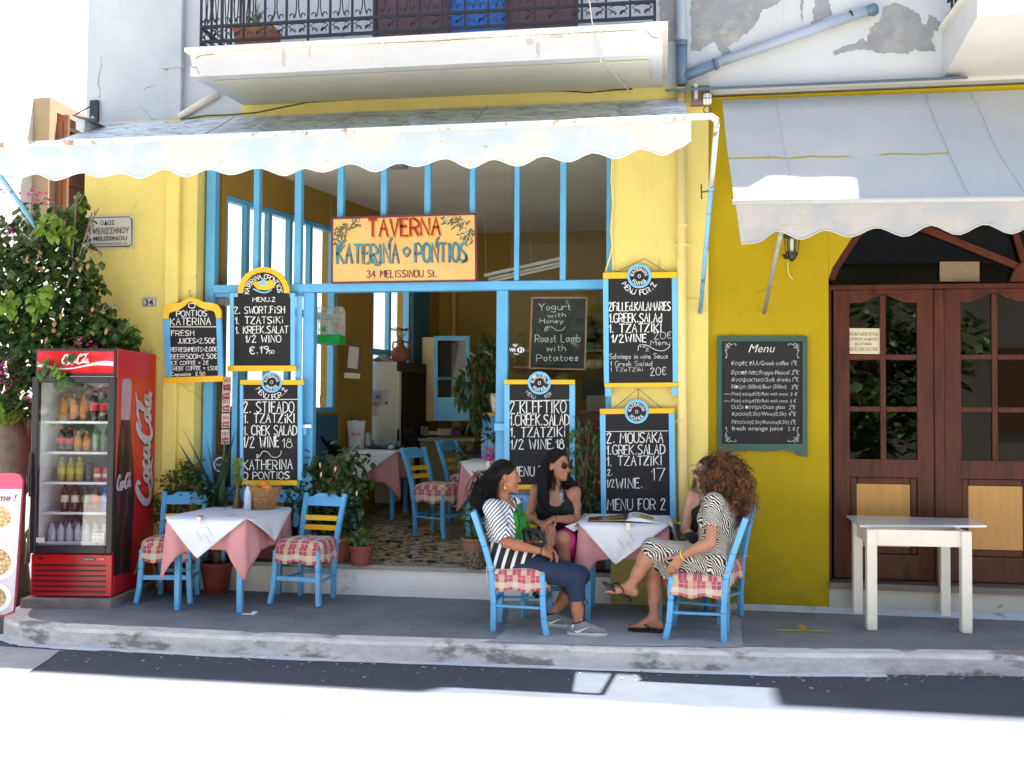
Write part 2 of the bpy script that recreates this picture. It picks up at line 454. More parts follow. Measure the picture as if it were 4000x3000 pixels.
struct(m.build('gutter_strip', GUT))
m = MB(); m.quad(*[tuple(onZ(x, y, -.125)) for x, y in ((-60, 2520), (120, 2532), (235, 2540), (190, 2575), (90, 2640), (-60, 2660))])
struct(m.build('concrete_apron', CONC))
# grit and scraps along the gutter and the wall foot
gm_ = MB(); gq = random.Random(15)
for k in range(260):
    if k < 170: x = gq.uniform(-4.6, 3.2); y = np.interp(x, [p[0] for p in kerb_pts[3:]], [p[1] for p in kerb_pts[3:]])-abs(gq.gauss(.08, .16)); z = -.128
    else: x = gq.uniform(-4, 3); y = gq.uniform(-1.25, -.05); z = .0
    r_ = gq.uniform(.003, .011); a = gq.uniform(0, 6); gm_.prism([(x+r_*cos(a+b_)*gq.uniform(.6, 1.4), y+r_*sin(a+b_)*gq.uniform(.6, 1.4), z) for b_ in (0, 1.3, 2.6, 3.9, 5.1)], (0, 0, r_*.5))
_g = gm_.build('street_grit', mat('pale_grit', (.34, .33, .30), .9, .4, 30)); _g['kind'] = 'stuff'
m = MB(); ribbon(m, [(p.x, p.y) for p in [onZ(x, y, -.13) for x, y in smooth_line([(480, 3025), (551, 2996), (770, 2915), (995, 2833), (1170, 2770), (1345, 2705)])]], .03, lambda x, y: (x, y, -.127)); struct(m.build('road_joint', mat('road_joint_tar', (.10, .092, .08), .9, .5, 25)))
# paint mark on the sidewalk
m = MB(); z = .003
for q in (((3035, 2459), (3250, 2462), (3250, 2468), (3035, 2465)), ((3118, 2440), (3145, 2440), (3150, 2459.5), (3120, 2459))): m.quad(*[tuple(onZ(x, y, z)) for x, y in q])
o = m.build('paint_mark', mat('faded_yellow_paint', (.40, .31, .03), .8)); struct(o)

# ================================================================ the taverna building
TB = thing('taverna_building', (-2.3, 0, 0), 'lemon yellow taverna with blue shop front and white upper floor', 'building')
XL, XO, XR, XE = -5.24, onY(765, 1150).x, onY(2390, 1100).x, onY(2767, 1100).x      # corner, opening left / right, end of the lemon wall
ZL = 4.235; ZN = 4.27
m = MB(); m.box(-3.72, XE, 0, .3, ZL+.0005, 4.34)
m.box(XL, XO, 0, .3, -.13, ZL); m.box(XR, XE, 0, .3, -.13, ZL); m.box(XO, XR, 0, .3, 3.92, ZL)
m.build('street_wall', YEL, TB)
m = MB(); H1 = 12.45
m.box(XL, -3.7205, 0, .3, ZL, H1); m.box(-3.72, XE, 0, .3, 4.3405, H1); m.build('upper_wall', WHT, TB)
m = MB(); fp = [(XL, .301), (XL+.1, .7), (lw(2)-.55, 1.6), (lw(9)-.3, 9), (1.0, 9), (1.0, .301)]
m.prism([(x, y, ZL) for x, y in fp], (0, 0, H1-.1-ZL)); m.build('upper_storeys', WHT, TB)
# side wall to the lane with two window groups, seen from inside
def lwp(Y, z, d=0): return (lw(Y)-d*.966, Y+d*.259, z)      # point on the inner face of the left wall, d metres outwards
m = MB()
def lwbox(mb, ya, yb, za, zb, d0, d1):
    P = [lwp(y, z, d) for y in (ya, yb) for d in (d0, d1) for z in (za, zb)]
    mb.add(P, [(0, 1, 3, 2), (4, 6, 7, 5), (0, 4, 5, 1), (2, 3, 7, 6), (0, 2, 6, 4), (1, 5, 7, 3)])
WZ0, WZ1 = 1.58, 3.62
for ya, yb, za, zb in ((.301, 2.15, -.1, WZ0), (.301, 2.15, WZ1, 4.1), (2.15, 2.85, -.1, 4.1), (2.85, 3.75, -.1, 1.2), (2.85, 3.75, 3.5, 4.1), (3.75, 8.8, -.1, 4.1), (.301, .36, WZ0, WZ1)):
    lwbox(m, ya, yb, za, zb, 0, .22)
m.build('lane_wall', YINT, TB)
m = MB(); lwbox(m, .36, 2.15, .3, WZ0-.03, -.02, -.002); m.build('wainscot', mat('teal_wainscot', (.03, .13, .22), .6), TB)
m = MB(); m.box(-3.3, .39, 4.45, 4.6, 0, 4.1); m.box(.2, .39, .301, 4.449, 0, 4.1); m.build('inner_wall', YINT, TB)
m = MB(); P = [(lw(.3)-.1, .301, 3.97), (.3, .301, 3.97), (.3, 4.5, 3.97), (lw(4.5)-.1, 4.5, 3.97)]
m.prism(P, (0, 0, .1)); m.build('ceiling', CEIL, TB)
m = MB(); nY = 8
for i in range(nY):
    ya, yb = .06+i*.56, .06+(i+1)*.56
    m.quad((lw(ya)-.1, ya, fz(ya)), (.3, ya, fz(ya)), (.3, yb, fz(yb)), (lw(yb)-.1, yb, fz(yb)))
m.build('tiled_floor', FLOOR, TB)
m = MB(); m.box(XO-.0, XR, -.004, .06, -.1, .225); m.build('step_riser', RISER, TB)
m = MB(); m.box(XO, XR, -.025, .062, .225, FZ+.001); m.build('door_step', STONE, TB)
# windows of the lane wall
def lane_window(ya, yb, za, zb, mids, rails):
    fr = MB()
    w = .05
    for y in (ya+w/2, yb-w/2): lwbox(fr, y-w/2, y+w/2, za, zb, .02, .10)
    for z in (za+w/2, zb-w/2): lwbox(fr, ya+w+.001, yb-w-.001, z-w/2, z+w/2, .021, .099)
    for y in mids: lwbox(fr, y-.024, y+.024, za+w, zb-w, .03, .09)
    for z in rails: lwbox(fr, ya+w, yb-w, z-.035, z+.035, .025, .095)
    o = fr.build('lane_window', BLU, TB)
    g = MB(); lwbox(g, ya+.03, yb-.03, za+.03, zb-.03, .058, .062); g.build('pane', GLS, o)
lane_window(.36, 2.15, WZ0, WZ1, (.70, 1.03, 1.36, 1.70), (2.62,))
lane_window(2.85, 3.75, 1.2, 3.5, (3.28,), (2.30,))
# window reveal and the open casement by the counter
m = MB(); lwbox(m, 3.75, 4.15, .55, 3.9, -.02, -.004); m.build('window_lining', mat('deep_blue_paint', (.03, .13, .22), .5), TB)

# ---- shop front
SF = bpy.data.objects.new('shop_front', None); COL.objects.link(SF); SF.parent = TB; SF.location = (0, 0, 0)
def fx(px, py=1120): return onY(px, py, YF).x
def fzz(px, py): return onY(px, py, YF).z
TZ1, TZ0 = fzz(1600, 1103), fzz(1600, 1137)
def post(name, p0, p1, z0, z1, d=.09, mt=BLU):
    MB().box(fx(p0), fx(p1), YF, YF+d, z0, z1).build(name, mt, SF, bevel=.004)
post('post', 800, 836, FZ, 3.92); post('post', 2368, 2391, FZ, 3.92)
MB().box(fx(836)+.001, fx(2368)-.001, YF-.012, YF+.09, TZ0, TZ1).build('transom', BLU, SF, bevel=.004)
for a, b in ((985, 1007), (1146, 1172), (1313, 1336), (1483, 1505), (1654, 1677), (1831, 1852), (2007, 2026), (2186, 2209)):
    MB().box(fx(a), fx(b), YF, YF+.07, TZ1+.001, 3.92).build('mullion', BLU, SF, bevel=.004)
for a, b in ((1185, 1228), (1940, 1984)): post('door_post', a, b, FZ, TZ0-.001)
SZ1, SZ0 = fzz(1100, 1912), fzz(1100, 1962)
for a, b in ((836, 1185), (1984, 2368)):
    MB().box(fx(a)+.001, fx(b)-.001, YF-.04, YF+.1, SZ0, SZ1).build('window_sill', BLU, SF, bevel=.004)
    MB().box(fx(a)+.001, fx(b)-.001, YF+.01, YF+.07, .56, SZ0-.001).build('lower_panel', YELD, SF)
    MB().box(fx(a)+.001, fx(b)-.001, YF-.03, YF+.09, FZ, .559).build('plinth_board', MAROON, SF)
    MB().box(fx(a)-.002, fx(b)+.002, YF+.04, YF+.046, SZ1, TZ0).build('pane', GLS, SF)
MB().box(fx(1990)+.001, fx(2360), YF+.037, YF+.043, TZ1, 3.9).build('pane', GLS, SF)
MB().box(fx(912), fx(934), YF, YF+.06, SZ1+.001, TZ0-.001).build('window_bar', BLU, SF, bevel=.004)
MB().box(fx(840), fx(1183), YF+.004, YF+.05, fzz(1000, 1158), TZ0-.001).build('window_bar', BLU, SF)
# folded back door leaves
MB().box(fx(1162), fx(1184), YF-.03, YF-.002, .40, TZ0-.03).build('door_leaf', BLUL, SF, bevel=.004)
for a, b, y in ((1163, 1212, 1685), (1938, 1990, 1668)):
    MB().box(fx(a), fx(b), YF-.06, YF-.032, fzz(a, y+14), fzz(a, y-14)).build('hasp', BLUL, SF, bevel=.004)

# ---- balcony
BL = bpy.data.objects.new('balcony', None); COL.objects.link(BL); BL.parent = TB
BX0, BX1, BY = -3.70, .01, -1.0
m = MB()
m.prism([(BX0, -.002, 4.33), (BX0, BY, 4.24), (BX0, BY, 4.43), (BX0, -.002, 4.43)], (BX1-BX0, 0, 0)); 
b = m.build('slab', WHTB, BL)
m = MB(); m.prism([(BX0+.14, -.05, 4.318), (BX0+.14, BY+.12, 4.245), (BX1-.1, BY+.12, 4.245), (BX1-.1, -.05, 4.318)], (0, 0, -.002)); m.build('soffit_panel', SOF, b)
m = MB(); m.box(BX0-.04, BX1+.04, BY-.035, -.002, 4.431, 4.468); m.build('slab_lip', mat('marble_lip', (.74, .70, .62), .6, .08, 6, .2, 30, (.5, .38, .24), (.6, .72), 5), BL, bevel=.006)
RY = BY+.05; RX0, RX1 = BX0+.06, BX1-.06
m = MB(); zb, zc, zt = 4.535, 4.655, 5.35
for z, h in ((zb, .022), (zc, .022), (zt, .03)):
    m.box(RX0, RX1, RY-.01, RY+.01, z-h/2, z+h/2); m.box(RX0-.01, RX0+.01, RY+.011, -.01, z-h/2, z+h/2); m.box(RX1-.01, RX1+.01, RY+.011, -.01, z-h/2, z+h/2)
m.build('rail', BLK, BL)
NB = 20; bw = (RX1-RX0)/NB
def curl(cx, cz, r, a0, a1, n=9): return [(cx+r*(1-.55*i/n)*cos(lerp(a0, a1, i/n)), cz+r*(1-.55*i/n)*sin(lerp(a0, a1, i/n))) for i in range(n+1)]
m = MB(); bars = MB()
def bay(xa, w, put):
    xc = xa+w/2
    # lower band: C scroll with curled feet
    L = [(xa+w*.22, zb+.03)]
    left = curl(xa+w*.27, zb+.045, w*.15, -pi*.1, pi*1.1)[::-1]
    arch = [(xa+w*.06, zb+.055), (xa+w*.10, zb+.085), (xa+w*.25, zc-.018), (xc, zc-.012)]
    s = left+arch[1:]
    put(s); put([(2*xc-x, z) for x, z in s])
    # upper band: lyre
    left = curl(xa+w*.22, zc+.05, w*.13, -pi*.2, pi*1.1)
    s = left[::-1]; s = [(xa+w*.1, zc+.055)][:0]+s+[(xa+w*.12, zc+.02)][:0]
    put(s); put([(2*xc-x, z) for x, z in s])
    ly = [(xa+w*.33, zc+.03), (xa+w*.2, zc+.014), (xa+w*.34, zc+.03), (xa+w*.42, zc+.07), (xc-w*.06, zc+.2), (xa+w*.16, zt-.1), (xa+w*.1, zt-.03)]
    ly = smooth_line(ly[2:], sub=3)
    put(ly); put([(2*xc-x, z) for x, z in ly])
for i in range(NB): bay(RX0+i*bw, bw, lambda s: m.tube([(x, RY, z) for x, z in s], .0052, 4))
m.build('scrollwork', BLK, BL)
for i in range(NB+1): bars.box(RX0+i*bw-.008, RX0+i*bw+.008, RY-.008, RY+.008, 4.468 if i % 5 == 0 else zb, zt)
for k in range(1, 6):
    for xx in (RX0, RX1): bars.box(xx-.008, xx+.008, RY+k*.18-.008, RY+k*.18+.008, zb, zt)
bars.build('baluster', BLK, BL)
for xx in (RX0, RX1):
    m = MB()
    for k in range(5):
        def put(s, k=k, xx=xx): m.tube([(xx, RY+(x-RX0), z) for x, z in s], .0052, 4)
        bay(RX0+k*.18, .18, put)
    m.build('side_scrollwork', BLK, BL)
# cracks and spalls
cq = random.Random(3)
def crack(name, pts, Y, parent, w=3):
    m = MB(); P = []
    for a, b_ in zip(pts[:-1], pts[1:]):
        n_ = max(2, int(hypot(b_[0]-a[0], b_[1]-a[1])/7)); P += [(lerp(a[0], b_[0], k/n_)+cq.gauss(0, 1.1), lerp(a[1], b_[1], k/n_)+cq.gauss(0, 1.1)) for k in range(n_)]
    P.append(pts[-1]); ribbon(m, P, w, YM(Y), lambda t_: .5+.6*cq.random()); return m.build(name, mat('crack_shadow', (.10, .085, .07), .9), parent)
for P in ([(744, 235), (747, 262), (766, 263), (779, 288)], [(766, 233), (772, 222), (790, 216), (840, 212)], [(2520, 112), (2530, 130), (2545, 142), (2570, 150)], [(1110, 182), (1400, 172), (1700, 160), (2000, 140), (2480, 118)]): crack('crack', P, BY-.0015, b, 2.4)
for P in ([(392, 222), (396, 260), (386, 300), (384, 330), (392, 360), (388, 385)], [(605, 330), (570, 345), (560, 352)]): crack('crack', P, -.0015, TB, 1.8)
m = MB()
for k in range(26):          # spalled patch in the underside
    x = lerp(-.75, -.35, k/25); m.quad((x, -.80-.02*cq.random(), 4.2545), (x+.017, -.80-.02*cq.random(), 4.2545), (x+.017, -.76+.02*cq.random(), 4.2575), (x, -.76+.02*cq.random(), 4.2575))
m.build('spall', mat('spalled_concrete', (.12, .085, .06), .9, .3, 30), b)
m = MB()
for (x0_, y0_, w_, h_) in ((2055, 150, 30, 26), (2095, 165, 14, 60), (1100, 190, 16, 70), (1205, 175, 8, 50), (2150, 130, 50, 20)): 
    pts = [(x0_+w_*(.5+.5*cos(a))+cq.gauss(0, 1.5), y0_+h_*(.5+.5*sin(a))+cq.gauss(0, 1.5)) for a in np.linspace(0, 2*pi, 15)[:-1]]; m.add([tuple(onY(x, y, BY-.001)) for x, y in pts], [tuple(range(14))])
m.build('water_stain', mat('rust_water_stain', (.47, .44, .39), .9, .1, 30), b)
# balcony door
m = MB(); D0, D1 = onY(1462, 100).x, onY(2258, 60).x
xa, xb = onY(1760, 80).x, onY(1975, 80).x
m.box(D0, xa, -.03, -.003, 4.47, 6.9); m.box(xb, D1, -.03, -.003, 4.47, 6.9); d = m.build('shutter', mat('maroon_shutter', (.11, .045, .05), .55, .2, 3, 0, 60, None, (0, 1), 1, (8, 8, 1)), TB)
m = MB(); m.box(xa+.001, xb-.001, -.012, -.003, 4.47, 6.9); m.build('blue_curtain', mat('blue_curtain', (.02, .13, .42), .8, .25, 4, 0, 60, None, (0, 1), 1, (9, 9, .5)), TB)
m = MB()
for xs in (D0, xa-.03, xb, D1-.03): m.box(xs, xs+.03, -.045, -.031, 4.47, 6.9)
for z in (4.75, 5.5): m.box(xa+.001, xb-.001, -.026, -.013, z, z+.05)
m.build('door_frame', mat('maroon_frame', (.07, .025, .03), .5), TB)

# ---- neighbour to the right
NB_ = thing('mustard_building', (3, 0, 0), 'mustard yellow house with brown glazed doors and peeling upper plaster', 'building')
YR = .05; DX = onY(3237, 1500, YR).x
XN = 7.6
sp = [(3237, 1087), (3252, 1045), (3330, 925), (3400, 850)]
arch = [onY(x, y, YR) for x, y in sp]
DXR = DX+2.06      # the doorway is about two metres wide
m = MB()
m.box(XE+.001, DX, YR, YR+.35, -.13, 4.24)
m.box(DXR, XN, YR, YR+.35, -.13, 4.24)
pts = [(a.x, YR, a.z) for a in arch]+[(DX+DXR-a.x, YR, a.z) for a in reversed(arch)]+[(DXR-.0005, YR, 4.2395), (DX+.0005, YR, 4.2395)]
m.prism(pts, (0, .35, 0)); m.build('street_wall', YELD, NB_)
m = MB(); m.box(XE+.0005, 1.0, 0, .3, ZN, H1); m.box(1.001, 1.75, .0, .3, ZN, 9.0); m.box(1.7505, 3.03, .0, .3, ZN, 8.35); m.box(3.031, XN, 0, .3, ZN, 11.85)
m.build('upper_wall', PEEL, NB_)
BARE = mat('bare_grey_render', (.29, .295, .295), .9, .25, 5, .4, 40, (.42, .40, .33), (.52, .68), 6); pq = random.Random(6)
for P in ([(2700, -60), (3080, -60), (3045, 10), (2975, 45), (2965, 75), (2925, 120), (2880, 160), (2840, 180), (2856, 205), (2820, 220), (2806, 190), (2790, 162), (2755, 180), (2735, 200), (2700, 198)], [(2575, -60), (2640, -60), (2640, 160), (2600, 165), (2580, 120)], [(3168, 95), (3180, 60), (3172, 50), (3185, 20), (3190, -40), (3240, -40), (3238, 20), (3250, 50), (3245, 62), (3200, 85)], [(3125, -60), (3140, -60), (3138, 40), (3134, 85), (3128, 60)],
          [(3400, 110), (3440, 75), (3450, 25), (3500, 10), (3560, 35), (3590, 55), (3600, 85), (3620, 95), (3630, 60), (3650, 60), (3670, 90), (3678, 120), (3650, 120), (3640, 150), (3650, 180), (3655, 200), (3590, 200), (3580, 190), (3530, 212), (3490, 205), (3440, 207), (3400, 195), (3330, 195), (3260, 215), (3255, 205), (3290, 180), (3330, 170), (3370, 150), (3385, 165), (3390, 130)]):
    Q = []
    for i in range(len(P)):
        a, b_ = P[i], P[(i+1) % len(P)]; n_ = max(2, int(hypot(b_[0]-a[0], b_[1]-a[1])/9))
        for k in range(n_): Q.append((lerp(a[0], b_[0], k/n_)+pq.gauss(0, 2.6), lerp(a[1], b_[1], k/n_)+pq.gauss(0, 2.6)))
    m = MB(); m.prism([tuple(onY(x, y, -.003)) for x, y in Q], (0, .0025, 0)); m.build('bare_patch', BARE, NB_)
m = MB(); m.box(1.001, 3.03, .301, 9, 8.0, 8.3); m.box(3.031, XN, .301, 9, 11.4, 11.8); m.build('roof', WHT, NB_)
m = MB(); m.prism([(XE-.36, -.15, 4.238), (XE-.36, -.004, 4.30), (XE-.36, -.004, 4.306), (XE-.36, -.15, 4.262)], (2.35, 0, 0))
m.build('flashing', ZINC, NB_)
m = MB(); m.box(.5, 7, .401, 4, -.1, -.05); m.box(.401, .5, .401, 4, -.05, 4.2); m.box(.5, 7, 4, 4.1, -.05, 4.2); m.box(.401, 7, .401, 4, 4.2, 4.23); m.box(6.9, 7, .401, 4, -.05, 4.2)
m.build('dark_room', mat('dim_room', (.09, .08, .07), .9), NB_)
# threshold
tz = onY(3600, 2285, YR).z
m = MB(); m.box(DX+.001, DXR-.001, YR-.03, YR+.36, tz-.05, tz); m.build('door_sill', mat('brown_stone_sill', (.17, .14, .12), .6, .1, 5), NB_)
m = MB(); m.box(DX+.001, DXR-.001, YR, YR+.34, -.1, tz-.051); m.build('sill_riser', mat('stained_cream_riser', (.48, .46, .40), .85, .08, 5, .2, 40, (.22, .12, .07), (.66, .72), 4.5), NB_)
# mortar fillet at the wall foot
m = MB(); m.prism([(XE+.02, YR-.002, 0), (XE+.02, YR-.09, 0), (XE+.02, YR-.002, .035)], (4.5, 0, 0)); m.build('mortar_fillet', GUT, NB_)
# doors: frame, leaves with three rows of panes, plywood panels
YD = .20
def dx(px, py=1500): return onY(px, py, YD).x
def dz(py, px=3430): return onY(px, py, YD).z
DF = bpy.data.objects.new('door_frame', None); COL.objects.link(DF); DF.parent = NB_
lz = dz(1112); lz2 = dz(1132)
m = MB(); m.box(DX, DX+.045, YD, YD+.1, tz, lz2-.001); m.build('jamb', BRN, DF)
m = MB(); m.box(DX, DXR, YD-.012, YD+.11, lz2, lz); m.build('lintel_rail', BRN, DF, bevel=.006)
ap = [onY(x, y, YD) for x, y in sp]
m = MB()
for off in (0, 1):
    A = [Vector((p.x+.045*off, YD, p.z-.0*off)) for p in ap]
    if off == 0: A0 = A
A1 = [p+Vector((.05, 0, -.02)) for p in A0]
m.add([tuple(p) for p in A0+A1]+[tuple(p+Vector((0, .08, 0))) for p in A0+A1], [(i, i+1, 5+i, 4+i) for i in range(3)]+[(8+i+1, 8+i, 12+i, 13+i) for i in range(3)]+[(4+i, 5+i, 13+i, 12+i) for i in range(3)])
m.bar(onY(3590, 885, YD+.05), onY(3985, 1045, YD+.05), .03, .055); m.bar(onY(4005, 1045, YD+.05), onY(3960, 890, YD+.05), .03, .045)
m.prism([tuple(onY(x, y, YD+.02)) for x, y in ((3945, 1100), (3965, 1050), (4000, 1020), (4050, 1010), (4100, 1100))], (0, .06, 0))
m.build('fanlight_bars', BRN, DF)
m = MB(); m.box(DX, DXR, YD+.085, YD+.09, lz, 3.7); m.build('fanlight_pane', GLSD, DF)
def door_leaf(p0, p1):
    x0, x1 = dx(p0), dx(p1); w = x1-x0
    leaf = bpy.data.objects.new('door_leaf', None); COL.objects.link(leaf); leaf.parent = NB_
    zt, zb = lz2-.002, tz+.01; zw0, zw1 = dz(1795), dz(1182); st = .125*w/.78; mu = .045
    m = MB(); y0, y1 = YD+.01, YD+.06
    m.box(x0, x0+st, y0, y1, zb, zt); m.box(x1-st, x1, y0, y1, zb, zt)
    m.box(x0+st, x1-st, y0+.001, y1-.001, zw1+.07, zt)                      # top rail with the curved lower edge
    xc = (x0+x1)/2
    for sgn in (-1, 1):
        P = [(xc+sgn*(w/2-st), y0+.001, zw1+.07)]
        for k in range(13):
            t = k/12; xx = xc+sgn*lerp(w/2-st, .0, t); P.append((xx, y0+.001, zw1+.066*max(0, min(1, (t-.3)/.6))**1.3))
        m.prism(P, (0, y1-y0-.002, 0))
    z_mid = dz(1850)
    m.box(x0+st, x1-st, y0+.002, y1-.002, z_mid-.03, zw0)                    # lock rail
    m.box(x0+st, x1-st, y0+.001, y1-.001, zb, dz(2165))                      # bottom rail
    m.build('stiles', BRN, leaf, bevel=.004)
    m = MB(); m.box(xc-mu/2, xc+mu/2, y0+.004, y1-.004, zw0, zw1+.066)
    for py in (1395, 1598): z = dz(py); m.box(x0+st, xc-mu/2-.001, y0+.005, y1-.005, z-.022, z+.022); m.box(xc+mu/2+.001, x1-st, y0+.005, y1-.005, z-.022, z+.022)
    m.build('glazing_bars', BRN, leaf, bevel=.004)
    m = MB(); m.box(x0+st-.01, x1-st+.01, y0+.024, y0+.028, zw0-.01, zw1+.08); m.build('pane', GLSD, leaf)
    pz1, pz0 = z_mid-.03, dz(2165)
    m = MB(); a = .058
    for k, (i, d) in enumerate(((0, .012), (.03, .02))):
        X0, X1, Z0, Z1 = x0+st+i, x1-st-i, pz0+i, pz1-i; b_ = a-i
        m.box(X0, X0+b_, y0+d, y1-.01, Z0, Z1); m.box(X1-b_, X1, y0+d, y1-.01, Z0, Z1); m.box(X0+b_, X1-b_, y0+d, y1-.01, Z1-b_, Z1); m.box(X0+b_, X1-b_, y0+d, y1-.01, Z0, Z0+b_)
        break
    m.build('panel_moulding', BRN, leaf, bevel=.008)
    m = MB(); m.box(x0+st+a, x1-st-a, y0+.02, y0+.03, pz0+a, pz1-a); m.build('plywood_panel', PLY, leaf)
    return leaf
door_leaf(3258, 3648); door_leaf(3692, 4090)
m = MB(); m.box(dx(3650), dx(3690), YD-.006, YD+.07, tz+.01, lz2-.003); m.build('meeting_stile', BRN, DF, bevel=.006)
# right balcony
B2 = bpy.data.objects.new('balcony', None); COL.objects.link(B2); B2.parent = NB_
bl = onY(3672, 215, 0); bf = onY(3790, 55, -.85)
x2 = bl.x+.02
m = MB(); m.prism([(x2, -.002, 4.30), (x2, -.85, 4.45), (x2, -.85, 4.68), (x2, -.002, 4.68)], (4, 0, 0)); m.build('slab', WHTB, B2)
m = MB(); m.box(x2-.03, x2+4, -.88, -.002, 4.681, 4.72); m.build('slab_lip', MATS['marble_lip'], B2)
m = MB(); 
for z in (4.80, 4.92, 5.6): m.box(x2+.03, x2+.05, -.82, -.01, z-.012, z+.012); m.box(x2+.051, x2+4, -.83, -.81, z-.012, z+.012)
m.build('rail', BLK, B2)
m = MB()
for k in range(20): m.box(x2+.03+k*.19, x2+.046+k*.19, -.828, -.812, 4.721, 5.6)
for k in range(1, 8): m.box(x2+.032, x2+.048, -.82+k*.1, -.806+k*.1, 4.721, 5.6)
m.build('baluster', BLK, B2)
m = MB()
zb_, zc_, zt_ = zb, zc, zt
zb, zc, zt = 4.80, 4.92, 5.6
for k in range(8):
    bay(x2+.05+k*.19, .19, lambda s: m.tube([(x, -.82, z) for x, z in s], .0052, 4))
m.build('scrollwork', BLK, B2)
zb, zc, zt = zb_, zc_, zt_

# ================================================================ house across the lane
LH = thing('lane_house', (-8.5, 4, 0), 'whitewashed house across the lane with brown shutters', 'building')
XW = -7.5; LW = mat('sunlit_whitewash', (.80, .78, .74), .85, .04, 1.5, .2, 40, (.74, .70, .64), (.6, .8), .8)
def lx(px, py): return onX_(px, py, XW)
def onX_(px, py, X):
    d = ray(px, py); return CAM + d*((X-CAM.x)/d.x)
a = lx(158, 480); b_ = lx(330, 480); zt2 = a.z+.12; zb2 = lx(158, 900).z
m = MB(); ya, yb = a.y, a.y+1.15
m.box(XW-.4, XW, -1.5, ya, -.13, 9); m.box(XW-.4, XW, yb, 16, -.13, 9); m.box(XW-.4, XW, ya, yb, zt2, 9); m.box(XW-.4, XW, ya, yb, -.13, zb2)
m.build('wall', LW, LH)
m = MB(); m.box(XW-6, XW-.401, -1.5, 16, 8.6, 9); m.build('roof', LW, LH)
m = MB(); sw = .14
for (y0, y1, z0, z1) in ((ya-sw, ya, zb2-.1, zt2+sw), (yb, yb+sw, zb2-.1, zt2+sw), (ya, yb, zt2, zt2+sw)): m.box(XW+.001, XW+.22, y0, y1, z0, z1)
m.build('window_surround', mat('cream_surround', (.36, .26, .16), .8, .05, 4), LH)
m = MB(); m.box(XW-.14, XW-.1, ya, yb, zb2, zt2); sh = m.build('window', SHUT, LH)
m = MB()
for k, (y0, y1) in enumerate(((ya+.05, ya+.5), (ya+.6, yb-.05))):
    for z0, z1 in ((zb2+.1, zb2+.62), (zb2+.72, zt2-.1)): m.box(XW-.1, XW-.085, y0, y1, z0, z1)
m.build('shutter_panel', mat('brown_shutter_panel', (.11, .035, .018), .5, .15, 5), sh)
m = MB(); m.box(XW-.08, XW+.36, ya+.01, ya+.05, zb2, zt2-.03); m.box(XW+.05, XW+.3, ya-.005, ya+.01, zt2-.55, zt2-.12); m.box(XW+.05, XW+.3, ya-.005, ya+.01, zb2+.1, zt2-.65)
m.build('open_shutter', mat('sunlit_shutter_wood', (.24, .085, .035), .5, .2, 5), LH)
m = MB()      # lower dark shuttered opening glimpsed through the taverna windows
for (y0, y1, z0, z1) in ((4.4, 5.3, 2.6, 4.6),): m.box(XW+.001, XW+.03, y0, y1, z0, z1)
m.build('closed_shutter', SHUT, LH)
m = MB()
for k in range(2): m.box(XW+.001, XW+.04, 6.6+k*.5, 6.66+k*.5, 0, 2)
m.box(XW+.001, XW+.5, 7.4, 7.46, -.13, 1.5); m.build('drain', LW, LH)
# wooden gate down the lane
GT = thing('lane_gate', (-5.2, 6.0, -.13), 'orange brown slatted wooden gate down the lane', 'gate')
GW = mat('orange_wood', (.36, .12, .02), .5, .15, 6)
g0 = onX_(1250, 1540, -5.6)
m = MB()
p0 = onY(1248, 1545, 6.2); p1 = onY(1318, 1545, 6.2); zb3 = -.13
w_ = p1.x-p0.x
m.box(p0.x, p1.x, 6.2, 6.26, p0.z-.14, p0.z); m.build('top_rail', GW, GT)
m = MB()
for k in range(5): m.box(p0.x+w_*(k+.1)/5, p0.x+w_*(k+.75)/5, 6.21, 6.25, zb3, p0.z-.141)
m.build('slats', GW, GT)

# ================================================================ across the street, behind the photographer (seen only in the reflections)
OW = thing('opposite_house', (2, -16, -.13), 'cream house across the street mirrored in the panes', 'building')
m = MB(); m.box(-14, 16, -17, -16, -.13, 7); m.build('wall', mat('cream_opposite', (.22, .20, .16), .85, .06, 1), OW)
m = MB(); m.box(-14, 16, -17.2, -15.8, 7.001, 7.2); m.build('cornice', LW, OW)
MB().box(-24, -5.5, -15.3, -14.8, -.13, 6.5).build('side_wing', LW, OW)
for k in range(7): MB().box(-12+k*4, -10.8+k*4, -15.99, -15.95, 1.2, 3.2).build('shutter', SHUT, OW)
# ================================================================ awnings
def glow(t, v, f=.3):      # thin cloth lets some light through
    out = t.n['Material Output']; tl = t.new('BsdfTranslucent')
    if isinstance(v, bpy.types.NodeSocket): t.t.links.new(v, tl.inputs[0])
    mx = t.new('MixShader'); mx.inputs[0].default_value = f; t.t.links.new(t.b.outputs[0], mx.inputs[1]); t.t.links.new(tl.outputs[0], mx.inputs[2]); t.t.links.new(mx.outputs[0], out.inputs[0])
def canvas_mat(name, a, b, st):
    t = NT(name); p = t.pos()
    v = t.mix(t.ramp(t.noise(3.2, 4, .6), .42, .58), a, b)
    v = t.mix(t.ramp(t.noise(14, 8, .7, (.5, .5, 1.6)), .62, .74), v, st)
    t.base(v); t.b.inputs['Roughness'].default_value = .7
    t.bump(t.noise(9, 4, .6), .25, .02); glow(t, v, .15); return t.m
AWN = canvas_mat('weathered_canvas', (.49, .565, .63), (.61, .605, .55), (.36, .27, .15))
AWNT = (lambda t: (t.base(t.mix(t.ramp(t.noise(16, 9, .75, (.35, 1.2, 1.2), .8), .47, .60), (.60, .66, .69), (.27, .31, .33))), t.b.inputs['Roughness'].__setattr__('default_value', .7), t.bump(t.noise(7, 5, .65, (.4, 1.6, 1)), .6, .04), t.m)[-1])(NT('soiled_canvas_top'))
